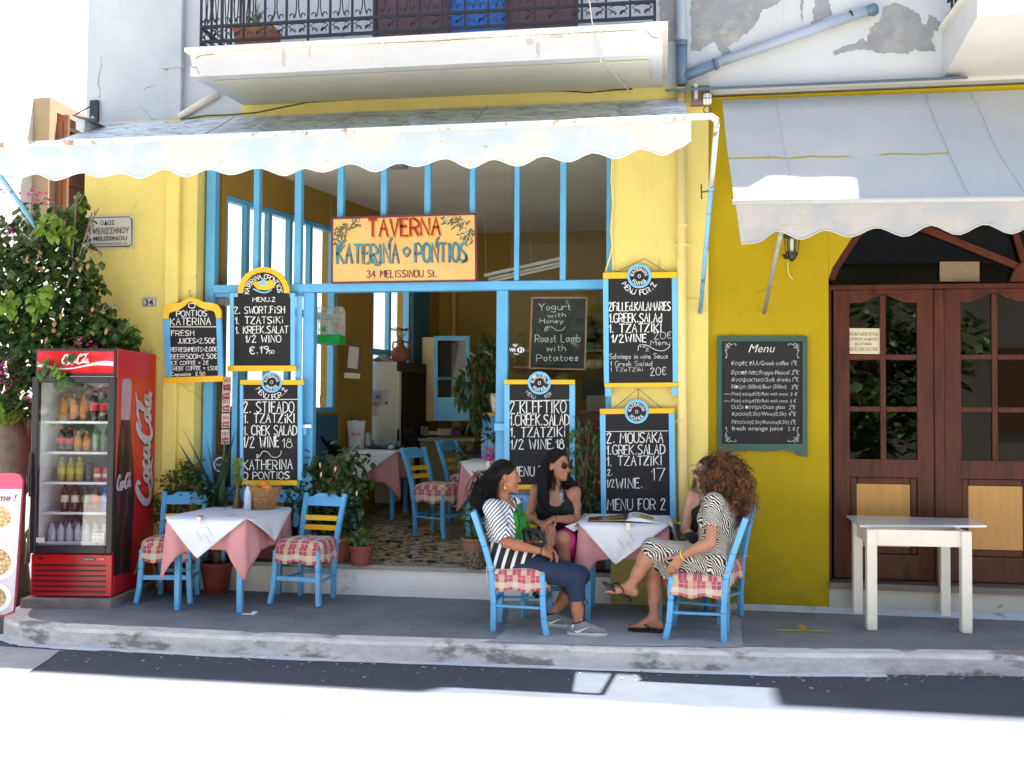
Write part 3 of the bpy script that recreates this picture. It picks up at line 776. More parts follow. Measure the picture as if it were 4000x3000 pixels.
AWN2 = canvas_mat('grey_canvas', (.36, .37, .39), (.44, .42, .39), (.30, .25, .18))
RUSTY = mat('flaking_rail_paint', (.62, .62, .58), .5, .1, 10, 0, 60, (.30, .17, .08), (.56, .64), 9)
BLUR = mat('flaking_blue_arm', (.20, .46, .70), .5, .1, 8, 0, 60, (.17, .15, .14), (.60, .66), 11)
ar = random.Random(5)
AL = thing('awning', (-2.4, 0, 4.2), 'long white scalloped awning over the taverna front, stained along its top', 'awning')
AY, AZ = -1.45, 3.615
x0w, x1w, x0r, x1r = -5.05, .205, -5.62, onY(2700, 460, -1.45).x
fold = [(-3.3, .07), (-2.05, -.10), (-1.95, .06), (-.35, .07), (-.2, -.05), (-4.4, .04)]
def cano(u, v):
    xw, xr = lerp(x0w, x1w, u), lerp(x0r, x1r, u); x = lerp(xw, xr, v)
    z = lerp(4.222, AZ+.02, v)-.15*4*v*(1-v)*(.8+.2*sin(u*9))
    for c, a in fold:
        d = (x-c-.25*(v-.5)); z += a*math.exp(-(d/.07)**2)*sin(pi*v)
    z += .018*sin(x*23+v*3)*sin(pi*v)*v+.012*sin(x*51+4*v)*sin(pi*v)*v
    return (x, lerp(-.015, AY, v), z)
m = MB(); m.grid(cano, 140, 22); m.build('canopy', AWNT, AL, smooth=True, fix=False)
scl = [-40, 41, 131, 203, 312, 375, 466, 538, 633, 719, 805, 895, 1000, 1108, 1181, 1253, 1366, 1461, 1556, 1620, 1737, 1836, 1922, 2022, 2122, 2217, 2316, 2407, 2506, 2592, 2660, 2700]
scy = [660, 700, 674, 701, 669, 688, 672, 692, 655, 687, 656, 678, 650, 682, 652, 668, 633, 667, 630, 646, 613, 653, 616, 645, 602, 628, 590, 615, 574, 603, 570, 540]
bot = [onY(x, y, AY-.03) for x, y in zip(scl, scy)]
bx = [p.x for p in bot]; bz = [p.z for p in bot]; bz = [lerp(z, sum(bz[max(0, i-2):i+3])/len(bz[max(0, i-2):i+3]), .04) for i, z in enumerate(bz)]
bx = [x0r-.4, x0r-.2]+bx; bz = [3.40, 3.36]+bz
def valz(x):
    for i in range(len(bx)-1):
        if bx[i] <= x <= bx[i+1]:
            t = (x-bx[i])/(bx[i+1]-bx[i]); t = t*t*(3-2*t); return lerp(bz[i], bz[i+1], t)
    return bz[-1]
def val(u, v):
    x = lerp(x0r, x1r, u); zb = valz(x); rz = lerp(AZ-.01, AZ+.015, u)
    bul = .010*sin(pi*min(1, v*1.1))*(.6+.4*sin(x*19.6))
    if u > .985: bul += (u-.985)*2*v
    return (x, AY-.004-bul+.012*v, lerp(rz, zb, v))
m = MB(); m.grid(val, 220, 8); m.build('valance', AWN, AL, smooth=True, fix=False)
m = MB(); m.tube([(x0r+(x1r-x0r)*i/120, AY+.004, valz(x0r+(x1r-x0r)*i/120)) for i in range(121)], .0045, 5); m.build('hem', mat('white_hem', (.8, .8, .78), .7), AL)
re = onY(2778, 455, AY); el = onY(2800, 480, AY)
m = MB(); m.tube([(x0r-.1, AY, AZ), tuple(onY(2715, 458, AY)), tuple(re), (el.x-.005, AY, el.z+.02), tuple(el)], .022, 10); m.build('front_rail', RUSTY, AL, smooth=True)
ae = onY(2735, 1222, -.02)
ar1 = Vector(el); mid = ar1.lerp(ae, .30)
m = MB(); m.tube([ar1, mid], .019, 8); m.build('arm', RUSTY, AL, smooth=True)
m = MB(); m.tube([mid, ae], .018, 8); m.tube([mid-(mid-ar1)*.02, mid+(ae-ar1)*.012], .024, 8); m.build('arm', BLUR, AL, smooth=True)
m = MB(); m.tube([onY(-75, 578, AY), onY(268, 1068, -.05)], .02, 8); m.build('arm', BLUR, AL, smooth=True)
m = MB(); p = mid.lerp(ae, .02); m.tube([p, p+Vector((-.07, 0, -.01))], .006, 6); m.tube([p+Vector((-.07, 0, .05)), p+Vector((-.065, 0, -.06))], .006, 6); m.build('turnbuckle', mat('rust_iron', (.10, .05, .03), .7, .3, 20), AL)
m = MB(); m.tube([(x0w, -.022, 4.200), (x1w+.0, -.022, 4.200)], .016, 8); m.build('roller', mat('pale_roller', (.6, .6, .58), .6), AL)
# brackets and the little box at the corner
BK = thing('awning_bracket', onY(375, 440, -.03), 'rusty black bracket with wire stay and white box at the building corner', 'bracket')
m = MB(); m.box(*sorted((onY(357, 440, 0).x, onY(388, 440, 0).x)), -.03, -.002, onY(375, 478, 0).z, onY(375, 395, 0).z); m.build('plate', mat('flaking_black_plate', (.02, .025, .03), .6, .3, 20, 0, 60, (.5, .55, .58), (.58, .64), 14), BK)
m = MB(); m.tube([onY(385, 398, -.03), onY(294, 448, -.35)], .006, 6); m.build('stay', BLK, BK)
m = MB(); m.prism([tuple(onY(x, y, -.36)) for x, y in ((280, 447), (350, 462), (350, 465), (280, 450))], (0, .33, .0)); m.build('rain_cover', ZINC, BK)
m = MB(); a = onY(330, 492, -.2); m.box(a.x-.045, a.x+.04, -.26, -.03, a.z-.045, a.z+.045); m.build('motor_box', mat('white_box', (.7, .72, .74), .5), BK)
BK2 = thing('awning_bracket', onY(2720, 390, -.03), 'rusted steel bracket between the two awnings', 'bracket')
m = MB(); m.box(.25, .40, -.06, -.003, onY(2720, 418, 0).z, onY(2720, 345, 0).z); m.build('plate', mat('rust_grey', (.18, .15, .13), .7, .3, 14, 0, 60, (.2, .1, .05), (.55, .65), 8), BK2)
m = MB(); m.box(.27, .30, -.10, -.061, onY(2720, 398, 0).z, onY(2720, 342, 0).z); m.build('strap', mat('pale_steel', (.5, .5, .48), .5), BK2)
LB = thing('bulkhead_lamp', onY(2765, 390, -.08), 'small white bulkhead lamp in a wire cage between the awnings', 'lamp')
lc = onY(2763, 388, -.1)
m = MB(); m.lathe([(.028, -.04), (.036, -.03), (.036, .03), (.03, .045)], lc, 12); m.build('globe', mat('opal_glass', (.85, .85, .83), .25), LB, smooth=True)
m = MB()
for k in range(4): m.box(lc.x-.039+k*.025, lc.x-.036+k*.025, lc.y-.041, lc.y-.037, lc.z-.05, lc.z+.05)
m.box(lc.x-.04, lc.x+.04, lc.y-.042, lc.y-.038, lc.z-.004, lc.z); m.build('cage', BLK, LB)
m = MB(); m.tube([lc+Vector((.03*cos(t), 0, -.085+.03*sin(t))) for t in np.linspace(0, 2*pi, 12)[:-1]], .005, 5, closed=True); m.build('hook', mat('rust_iron', (.1, .05, .03)), LB)

AR = thing('awning', (2, 0, 4.2), 'grey white steep awning over the brown doors with frayed lower corner', 'awning')
RY_, RZ0 = -1.2, 3.084
def rx(t): return lerp(.515, .40, 0) 
def cano2(u, v):
    x = lerp(.50+.015*v, 6.2, u); zt_ = 4.195-.009*(x-.5); zb_ = RZ0-.0128*(x-.515)
    z = lerp(zt_, zb_, v)-.05*sin(pi*v)+.012*sin(x*5+v*6)*sin(pi*v)+.010*sin(x*17-v*9)*v*(1-v)*2
    return (x, lerp(-.02, RY_, v), z)
t = NT('grey_canvas_top'); v = t.mix(t.ramp(t.noise(2.2, 4, .6), .3, .7), (.50, .545, .59), (.58, .595, .60))
sx = t.new('SeparateXYZ', i0=t.pos())
def band(sock, lo, hi):
    a = t.new('Math', operation='GREATER_THAN', i0=sock); a.inputs[1].default_value = lo
    b = t.new('Math', operation='LESS_THAN', i0=sock); b.inputs[1].default_value = hi
    return t.new('Math', operation='MULTIPLY', i0=a.outputs[0], i1=b.outputs[0]).outputs[0]
zc_ = 3.53
wz = t.new('Math', operation='MULTIPLY_ADD', i0=t.noise(2.5, 4, .6)); wz.inputs[1].default_value = .10
t.t.links.new(sx.outputs[2], wz.inputs[2])
wz2 = t.new('Math', operation='SUBTRACT', i0=wz.outputs[0]); wz2.inputs[1].default_value = .05
msk = t.new('Math', operation='MULTIPLY', i0=band(wz2.outputs[0], zc_-.011, zc_+.010), i1=band(sx.outputs[0], .4, 2.1)).outputs[0]
msk = t.new('Math', operation='MULTIPLY', i0=msk, i1=t.ramp(t.noise(1.7, 2, .5), .36, .46)).outputs[0]
v = t.mix(msk, v, (.46, .40, .08)); t.base(v); t.b.inputs['Roughness'].default_value = .75
t.bump(t.noise(4, 6, .62, (1, .6, .6)), .6, .05); glow(t, v)
m = MB(); m.grid(cano2, 80, 20); m.build('canopy', t.m, AR, smooth=True, fix=False)
s2 = [(2871, 800), (2897, 948), (2955, 944), (3040, 895), (3131, 931), (3226, 893), (3325, 921), (3430, 884), (3542, 919), (3642, 874), (3750, 912), (3855, 870), (3960, 908), (4060, 868), (4165, 905)]
b2 = [onY(x, y, RY_-.03) for x, y in s2]
def val2z(x):
    P = b2[1:]
    if x >= P[-1].x:
        k = (x-P[-1].x)/.36; return P[-1].z+.035*sin(2*pi*k)
    for i in range(len(P)-1):
        if P[i].x <= x <= P[i+1].x:
            t_ = (x-P[i].x)/(P[i+1].x-P[i].x); t_ = t_*t_*(3-2*t_); return lerp(P[i].z, P[i+1].z, t_)
    return P[0].z
def val2(u, v):
    xt = lerp(.517, 6.2, u); xb = lerp(b2[1].x, 6.2, u); x = lerp(xt, xb, v)
    return (x, RY_-.002-.006*sin(pi*v)*(.6+.4*sin(x*17))+.014*v, lerp(RZ0+.012-.0128*(x-.515), val2z(xb), v))
m = MB(); m.grid(val2, 160, 8); m.build('valance', AWN2, AR, smooth=True, fix=False)
m = MB(); m.tube([(lerp(b2[1].x, 6.2, i/120), RY_+.010, val2z(lerp(b2[1].x, 6.2, i/120))) for i in range(121)], .006, 5); m.build('hem', mat('grey_hem', (.42, .42, .41), .8), AR)
m = MB(); m.tube([(.50, RY_, RZ0), (6.2, RY_, RZ0-.073)], .02, 8); m.build('front_rail', mat('white_rail', (.42, .43, .44), .5), AR, smooth=True)
m = MB(); m.tube([onY(3062, 850, RY_+.05), onY(2985, 1222, YR-.03)], .017, 8); m.build('arm', mat('grey_arm', (.33, .31, .28), .6, .1, 8, 0, 60, (.35, .5, .42), (.58, .62), 6), AR, smooth=True)
m = MB()
for u_ in (.24, .46, .68, .90):
    m.tube([Vector(cano(u_, k/16))+Vector((0, -.002, .004)) for k in range(17)], .0035, 4)
m.build('seam', mat('seam_thread_blue', (.34, .39, .43), .8), AL)
m = MB()
for u_ in (.075, .34): m.tube([Vector(cano2(u_+.0012*sin(k*.7), k/14))+Vector((0, -.70, .72))*.003 for k in range(15)], .003, 4)
m.build('seam', mat('seam_thread', (.42, .46, .5), .8), AR)
m = MB(); a = onY(3615, 340, -.03); b_ = onY(3790, 775, RY_-.003); n_ = Vector((0, -.70, .72))
m.tube([Vector(cano2((lerp(a.x, b_.x, k/14)-.5)/5.7, k/14))+n_*.004 for k in range(15)], .004, 4); m.build('seam', mat('seam_thread', (.42, .46, .5), .8), AR)

# ================================================================ pipes
DP = thing('drainpipe', onY(2660, 150, -.06), 'grey plastic drainpipe with slanting branch over peeling plaster', 'drainpipe')
def yp(px, py, Y=-.06): return onY(px, py, Y)
m = MB(); m.tube([yp(2660, -80), yp(2662, 165)], .041, 14); m.build('pipe', GREYP, DP, smooth=True)
m = MB(); m.tube([yp(2662, 165), yp(2663, 330)], .046, 14); m.tube([yp(2662, 163), yp(2662, 180)], .05, 14)
m.tube([yp(2668, 300), yp(2720, 280), yp(2800, 248)], .043, 14); m.tube([yp(2790, 252), yp(2800, 248)], .05, 14); m.build('branch_fitting', GREYD, DP, smooth=True)
m = MB(); m.tube([yp(2800, 248), yp(3392, 42)], .038, 14); m.build('pipe', GREYP, DP, smooth=True)
m = MB(); m.tube([yp(3385, 45), yp(3412, 34), (yp(3420, 30).x, .02, yp(3420, 30).z)], .043, 14); m.build('elbow', GREYD, DP, smooth=True)
m = MB(); d_ = (yp(3392, 42)-yp(2800, 248)).normalized(); c_ = yp(3322, 62); m.tube([c_, c_+d_*.012], .042, 14); m.build('clamp', BLK, DP)
DP2 = thing('downpipe', onY(2662, 1400, -.04), 'lemon painted downpipe beside the hanging menu boards', 'drainpipe')
m = MB(); m.tube([onY(2660, 345, -.045), onY(2664, 1480, -.045), onY(2672, 2270, -.045)], .038, 14); m.build('pipe', PIPEY, DP2, smooth=True)
m = MB()
for y in (885, 958, 1646, 2050): p = onY(2664, y, -.045); m.tube([p, p+Vector((0, 0, .02))], .041, 14)
m.build('joint', PIPEY, DP2, smooth=True)
m = MB()
for y in (958, 1646): p = onY(2664, y, -.02); m.box(p.x-.06, p.x+.055, -.03, -.002, p.z-.012, p.z+.012)
m.build('clamp', PIPEY, DP2)
DP3 = thing('square_downpipe', onY(680, 700, -.03), 'flat square downpipe boxed on the corner, lemon below and white above', 'drainpipe')
a, b_ = onY(640, 1200, -.06).x, onY(692, 1200, -.06).x
m = MB(); m.box(a, b_, -.06, -.002, .0, 4.215); m.build('lower_duct', YEL, DP3, bevel=.006)
m = MB(); m.box(a+.002, b_-.002, -.058, -.002, 4.216, 8); m.build('upper_duct', WHT, DP3, bevel=.006)
m = MB(); 
m.box(a-.06, b_+.005, -.068, -.001, 4.68, 4.76)
m.build('bracket', WHT, DP3)
SP = thing('slanting_pipe', onY(770, 420, -.03), 'cream pipe slanting under the balcony', 'pipe')
m = MB(); m.tube([onY(700, 455, -.035), onY(850, 365, -.035)], .03, 10); m.build('pipe', mat('cream_pipe', (.72, .66, .52), .7), SP, smooth=True)
m = MB()
pts = [onY(x, y, -.012) for x, y in ((705, 470), (800, 452), (900, 448), (1000, 440), (1200, 400), (1450, 385), (1700, 372), (2000, 358), (2200, 355), (2300, 362), (2420, 350), (2470, 348))]
m.tube([(p.x, -.012, p.z) for p in pts], .006, 5); tag(m.build('cable', mat('dark_cable', (.07, .055, .03), .7)), 'thin cable strung along the wall under the balcony', 'cable')
m = MB(); m.tube([onY(x, y, BY-.02) for x, y in ((2300, -20), (2312, 80), (2335, 200), (2350, 245))]+[Vector((x, Y, 4.23+.0*Y)) for x, Y in ((onY(2352, 250, BY).x, BY+.05),)]+[Vector((-.32, -.4, 4.25)), Vector((-.25, -.02, 4.29))], .005, 5)
tag(m.build('white_cable', mat('pale_cable', (.55, .52, .46), .7)), 'pale cable dropping over the balcony edge', 'cable')
m = MB(); m.tube([onY(x, y, -.015) for x, y in ((2392, 600), (2388, 700), (2394, 800), (2386, 900), (2392, 960), (2384, 1000), (2365, 1060))], .007, 5)
m.tube([onY(x, y, -.015) for x, y in ((2398, 620), (2396, 760), (2390, 900), (2396, 1062))], .005, 5)
tag(m.build('yellow_wires', PIPEY), 'lemon painted wires hanging beside the shop front corner', 'cable')

# ================================================================ signs and boards
def pl(mb, px, Y, d=.02):        # plate with the given outline (pixels of the known plane), d thick
    mb.prism([tuple(onY(x, y, Y)) for x, y in px], (0, d, 0))
RED = mat('sign_red', (.33, .025, .008), .5, .25, 14); ORG = mat('sign_orange', (.62, .25, .03), .5)
TEAL = mat('sign_teal', (.04, .24, .29), .5, .45, 9); DKB = mat('dark_ink', (.015, .012, .02), .6); WINE = mat('sign_wine', (.14, .03, .05), .6)
TS = thing('taverna_sign', onY(1578, 980, YF-.07), 'ochre painted taverna sign board with flower sprays in its corners', 'sign')
YS = YF-.05
t = NT('ochre_sign_board'); v = t.mix(t.ramp(t.noise(5, 6, .65), .35, .7), (.74, .48, .185), (.66, .39, .125)); v = t.mix(t.ramp(t.noise(30, 6, .7), .62, .72), v, (.80, .57, .27)); t.base(v); t.b.inputs['Roughness'].default_value = .55
m = MB(); pl(m, ((1300, 856), (1856, 838), (1858, 1093), (1298, 1102)), YS, .012); m.build('panel', t.m, TS)
m = MB(); c4 = [(1298, 853), (1858, 835), (1860, 1096), (1296, 1105)]
for i in range(4): m.bar(onY(*c4[i], YS-.002), onY(*c4[(i+1) % 4], YS-.002), .006, .018)
m.build('edge_band', WINE, TS)
TM = YM(YS-.003)
m = MB(); strokes(m, 'TAVERNA', 1444, 927, 1722, 66, 13, lambda x, y: TM(x, y-(x-1440)*.022), .1); m.build('lettering', ORG, TS)
m = MB(); T2 = YM(YS-.006); strokes(m, 'TAVERNA', 1440, 923, 1718, 66, 9.5, lambda x, y: T2(x, y-(x-1440)*.022), .1)
m.build('lettering', RED, TS)
def kat(mb, mp):
    f = lambda x, y: mp(x, y-(x-1312)*.012)
    strokes(mb, 'KATERINA', 1316, 1028, 1555, 72, 9, f, .1); strokes(mb, 'o', 1574, 1002, 1598, 58, 8, f, 0); strokes(mb, 'PONTIOS', 1622, 1027, 1822, 72, 9, f, .1)
    for P in ([(1322, 970), (1330, 950), (1346, 940)], [(1518, 975), (1522, 945), (1530, 930)], [(1702, 970), (1706, 942), (1714, 930)], [(1446, 1000), (1460, 1030), (1478, 1036), (1486, 1026)], [(1816, 1000), (1822, 1020), (1802, 1030)]): ribbon(mb, smooth_line(P), 7, f)
m = MB(); kat(m, lambda x, y: YM(YS-.003)(x+3, y+2.5)); m.build('lettering', RED, TS)
m = MB(); kat(m, YM(YS-.006)); m.build('lettering', TEAL, TS)
m = MB(); strokes(m, '34 MELISSINOU St.', 1434, 1084, 1706, 27, 4.5, lambda x, y: TM(x, y-(x-1434)*.008), .1); m.build('lettering', WINE, TS)
gl_ = random.Random(2)
for mt_, k0, sz in ((mat('olive_leaf_paint', (.13, .12, .03), .6), 70, 9), (mat('cream_petal_paint', (.62, .50, .32), .6), 60, 6), (mat('pink_petal_paint', (.62, .22, .2), .6), 16, 4.5)):
    m = MB()
    for cl in (((1315, 930), (1350, 890), (1400, 870), (1330, 910)), ((1745, 855), (1790, 870), (1830, 890), (1825, 920))):
        for k in range(k0):
            cx, cy = gl_.choice(cl); x, y = min(max(cx+gl_.gauss(0, 14), 1312), 1846), max(cy+gl_.gauss(0, 12), 864-(cx-1300)*.03); a = gl_.uniform(0, 6.28); yy = YS-.0025-.0004*gl_.random()
            ribbon(m, [(x-sz*cos(a), y-sz*sin(a)), (x, y), (x+sz*cos(a), y+sz*sin(a))], sz*.7, YM(yy))
    m.build('painted_flowers', mt_, TS)

SS = thing('street_sign', onY(428, 905, -.02), 'grey street name plate in Greek and Latin letters on the lemon wall', 'sign')
PLT = mat('pale_grey_plate', (.50, .48, .45), .5, .05, 8)
m = MB(); pl(m, ((333, 843), (522, 838), (523, 969), (331, 974)), -.012, .010); m.build('plate', PLT, SS)
m = MB(); MM = YM(-.0145)
ib = [(345, 850), (505, 847), (509, 854), (515, 856), (515, 955), (509, 956), (505, 962), (345, 965), (339, 958), (339, 856), (345, 850)]
ribbon(m, ib, 3, MM); sl = lambda x, y: MM(x, y-(x-345)*.02)
font_text(m, 'ΟΔΟΣ', 391, 880, 17, sl, 57, .012); font_text(m, 'Ι. ΜΕΛΙΣΣΗΝΟΥ', 345, 914, 23, sl, 159, .014); font_text(m, 'I. MELISSINOU', 345, 941, 17, sl, 151, .02); font_text(m, 'ΜΑΧΗΤΗΣ ΕΠΑΝΑΣΤΑΣΗΣ 1453', 346, 958, 8, sl, 151, .01)
m.build('lettering', DKB, SS)
HN = thing('house_number', onY(583, 1180, -.01), 'small grey plate with the number 34', 'sign')
m = MB(); pl(m, ((555, 1161), (611, 1159), (610, 1198), (555, 1200)), -.010, .008); m.build('plate', PLT, HN)
m = MB(); ribbon(m, [(562, 1165), (605, 1164), (607, 1167), (607, 1192), (604, 1195), (562, 1196), (559, 1193), (559, 1168), (562, 1165)], 1.6, YM(-.0125)); font_text(m, '34', 563, 1193, 25, YM(-.0125), 36, .02); m.build('lettering', DKB, HN)

def board(label, Y, black, bars, loc, name='menu_board', d=.03):
    th = thing(name, onY(*loc, Y), label, 'menu board', 'chalk menu boards of the taverna')
    m = MB(); pl(m, black, Y+.008, .012); m.build('slate', CHB, th)
    for nm, px, mt_, dy in bars:
        m = MB(); pl(m, px, Y-dy, d); m.build(nm, mt_, th, bevel=.003)
    return th
def rect(x0, y0, x1, y1): return ((x0, y0), (x1, y0), (x1, y1), (x0, y1))
def lines(th, Y, L, mt_=CHALK, name='lettering', th_=None):
    m = MB(); f = YM(Y+.006)
    for tx, x0, x1, b, h, w in L: strokes(m, tx, x0, b, x1, h, w, f, .3, 0, -2)
    return m.build(name, mt_, th)
def roundel(th, cx, cy, Y, r=42, txt=('KATERINA', 'PONTIOS'), worn=0):
    ro = bpy.data.objects.new('roundel', None); COL.objects.link(ro); ro.parent = th; ro.location = (0, 0, 0)
    c = [(cx+r*cos(a), cy+r*sin(a)) for a in np.linspace(0, 2*pi, 41)[:-1]]
    m = MB(); pl(m, [(cx+(x-cx)*.8, cy+(y-cy)*.8) for x, y in c], Y-.012, .01); m.build('disc', CHB, ro)
    m = MB(); f = lambda k, yy: [tuple(onY(cx+(x-cx)*k, cy+(y-cy)*k, yy)) for x, y in c]
    A, B, A2, B2_ = f(1, Y-.016), f(.79, Y-.016), f(1, Y-.0), f(.79, Y-.0); n = len(A)
    m.add(A+B+A2+B2_, [(i, (i+1) % n, n+(i+1) % n, n+i) for i in range(n)]+[(i, 2*n+i, 2*n+(i+1) % n, (i+1) % n) for i in range(n)]+[(n+i, n+(i+1) % n, 3*n+(i+1) % n, 3*n+i) for i in range(n)])
    m.build('ring', BLUL, ro)
    m = MB(); g = YM(Y-.0145)
    arc_text(m, txt[0], cx, cy, r*.46, -88, 88, r*.26, 2.6, g); arc_text(m, txt[1], cx, cy, r*.46, 236, 124, r*.26, 2.6, g, True)
    ribbon(m, [(cx+5*cos(a), cy+6*sin(a)) for a in np.linspace(0, 2*pi, 14)], 2, g)
    if worn:
        for k in range(7): a = rng.uniform(-2.6, -.2); ribbon(m, [(cx+r*.68*cos(a+j*.12), cy+r*.68*sin(a+j*.12)) for j in range(5)], r*.2, g)
    m.build('lettering', CHALK, ro); return ro
def twine(th, pts, Y):
    m = MB(); m.tube([onY(x, y, Y) for x, y in pts], .0035, 5); m.build('twine', mat('brown_twine', (.16, .10, .07), .9), th)

# drinks board with curved head
Yb = -.075
ogee = smooth_line([(637, 1214), (645, 1196), (668, 1186), (700, 1183), (722, 1170), (746, 1162), (772, 1168), (796, 1180), (826, 1183), (850, 1192), (862, 1214)], sub=4)
ogi = smooth_line([(659, 1238), (664, 1222), (690, 1214), (716, 1200), (736, 1182), (746, 1178), (758, 1184), (780, 1200), (806, 1210), (834, 1216), (843, 1236)], sub=4)
bd = board('small drinks price board with curved yellow head and blue sides beside the number plate', Yb, [(652, 1240)]+[(x, y-6) for x, y in ogi]+[(850, 1240), (856, 1470), (662, 1472)],
    [('side_rail', ((635, 1246), (660, 1246), (668, 1472), (645, 1474)), BLU, .004), ('side_rail', ((843, 1244), (863, 1244), (869, 1466), (851, 1468)), BLU, .004), ('bottom_rail', ((644, 1474.5), (870, 1466.5), (871, 1490), (645, 1497)), TRIM, .006)], (752, 1490))
m = MB(); A = [(636, 1245)]+ogee+[(863, 1243)]; B = [(659, 1245)]+ogi+[(843, 1243)]
na, nb = len(A), len(B); pa = [tuple(onY(*p, Yb-.006)) for p in A]; pb = [tuple(onY(*p, Yb-.006)) for p in B]
fs = [(i, i+1, na+min(i+1, nb-1), na+min(i, nb-1)) for i in range(na-1)]
sh_ = Vector((0, .03, 0)); m.add(pa+pb, fs); m.add(pa+[tuple(Vector(p)+sh_) for p in pa], [(i, na+i, na+i+1, i+1) for i in range(na-1)]); m.build('curved_head', TRIM, bd)
lines(bd, Yb, [('O', 737, 760, 1204, 20, 3.4), ('PONTIOS', 689, 808, 1236, 22, 3.4), ('KATERINA', 666, 822, 1270, 27, 3.4), ('FRESH', 670, 757, 1312, 20, 3), ('JUICES=2,50€', 694, 840, 1342, 20, 2.8), ('REFRESHMENTS=2,00€', 668, 847, 1374, 17, 2.5), ('BEER(500)=2,50€', 668, 846, 1402, 18, 2.6), ('ICE COFFEE = 2€', 668, 814, 1426, 15, 2.1), ('GREEK COFFEE = 1,50€', 668, 851, 1447, 15, 2), ('Capuccino  2.50', 670, 800, 1468, 13, 2.2)])
m = MB(); pl(m, rect(660, 1274, 846, 1279), Yb+.003, .006); m.build('rule', mat('grey_batten', (.45, .42, .36), .6), bd)
twine(bd, [(746, 1165), (742, 1150), (738, 1138), (742, 1133), (746, 1138)], Yb)

Yc = .045
arch_o = [(1029+101*cos(a), 1145-102*sin(a)) for a in np.linspace(pi, 0, 25)]; arch_i = [(1029+80*cos(a), 1145-82*sin(a)) for a in np.linspace(pi, 0, 25)]
bd = board('swordfish menu board with round yellow arch and painted emblem on top', Yc, [(911, 1150)]+[(x, y-4) for x, y in arch_i]+[(1136, 1150), (1136, 1432), (911, 1432)],
    [('side_rail', rect(897, 1144, 912, 1427), BLUL, .004), ('side_rail', rect(1134, 1144, 1151, 1427), BLUL, .004), ('shoulder_rail', rect(912.5, 1143, 928, 1160), BLUL, .003), ('shoulder_rail', rect(1130.5, 1143, 1133.5, 1160), BLUL, .003), ('bottom_rail', ((888, 1427.5), (1155, 1427.5), (1156, 1450), (888, 1450)), TRIM, .012)], (1025, 1440))
m = MB(); pa = [tuple(onY(*p, Yc-.006)) for p in arch_o]; pb = [tuple(onY(*p, Yc-.006)) for p in arch_i]; na = len(pa)
m.add(pa+pb+[tuple(Vector(p)+sh_) for p in pa]+[tuple(Vector(p)+sh_) for p in pb], [(i, i+1, na+i+1, na+i) for i in range(na-1)]+[(i, 2*na+i, 2*na+i+1, i+1) for i in range(na-1)]+[(na+i, na+i+1, 3*na+i+1, 3*na+i) for i in range(na-1)]); m.build('arch', TRIM, bd)
lines(bd, Yc, [('MENU.2', 986, 1076, 1179, 17, 2.8), ('2. SWORT.FiSH', 916, 1112, 1225, 27, 3.4), ('1. TZATSiKi', 919, 1106, 1265, 27, 3.4), ('1. KREEK.SALAT', 920, 1126, 1303, 28, 3.4), ('1/2 WINO', 958, 1096, 1338, 27, 3.4), ('€.19', 975, 1046, 1382, 28, 3.4), ('50', 1050, 1071, 1382, 13, 2.4)])
m = MB(); arc_text(m, 'KATERINA.OPONTIOS', 1029, 1145, 56, -92, 88, 18, 2.8, YM(Yc+.006)); m.build('lettering', CHALK, bd)
m = MB(); pl(m, ((985, 1105), (1015, 1098), (1060, 1096), (1078, 1104), (1070, 1124), (1040, 1134), (1005, 1130)), Yc+.005, .002); m.build('emblem_fish', TRIM, bd)
m = MB(); pl(m, ((1012, 1112), (1020, 1096), (1026, 1088), (1034, 1092), (1040, 1098), (1036, 1112), (1022, 1116)), Yc+.003, .002); ribbon(m, smooth_line([(990, 1128), (1015, 1140), (1040, 1142), (1060, 1132)]), 6, YM(Yc+.004)); m.build('emblem_wave', BLUL, bd)

Yd = .03
bd = board('stifado menu board for two in the left window, above the orange basket', Yd, rect(948, 1500, 1164, 1880),
    [('top_rail', ((937, 1484), (1185, 1484), (1185, 1503), (937, 1503)), TRIM, .010), ('side_rail', rect(936, 1503.5, 949, 1876), BLUL, .005), ('side_rail', rect(1162, 1503.5, 1180, 1876), BLUL, .005), ('bottom_rail', rect(944, 1876.5, 1160, 1896), TRIM, .012)], (1061, 1885))
lines(bd, Yd, [('2. STIFADO', 950, 1147, 1612, 42, 4.2), ('1. TZATZiKI', 952, 1152, 1653, 36, 4.2), ('1. CREK SALAD', 952, 1158, 1700, 37, 4.2), ('1/2 WINE', 950, 1090, 1748, 42, 4.2), ('KATHERINA', 950, 1142, 1835, 38, 3.8), ('O PONTIOS', 949, 1130, 1872, 28, 3.8)])
m = MB(); ribbon(m, [(950, 1562), (1162, 1560)], 3, YM(Yd+.006)); ribbon(m, smooth_line([(1003, 1792), (1010, 1778), (1003, 1776), (1006, 1788), (1016, 1780), (1026, 1764), (1045, 1766), (1062, 1784), (1082, 1786), (1097, 1774), (1098, 1760)]), 2.2, YM(Yd+.006)); strokes(m, '18', 1104, 1748, 1142, 36, 2.2, YM(Yd+.006)); arc_text(m, 'MENU FOR.2', 1061, 1493, 48, 246, 114, 19, 3, YM(Yd+.006), True); m.build('lettering', CHALK, bd)
roundel(bd, 1061, 1493, Yd, 41)

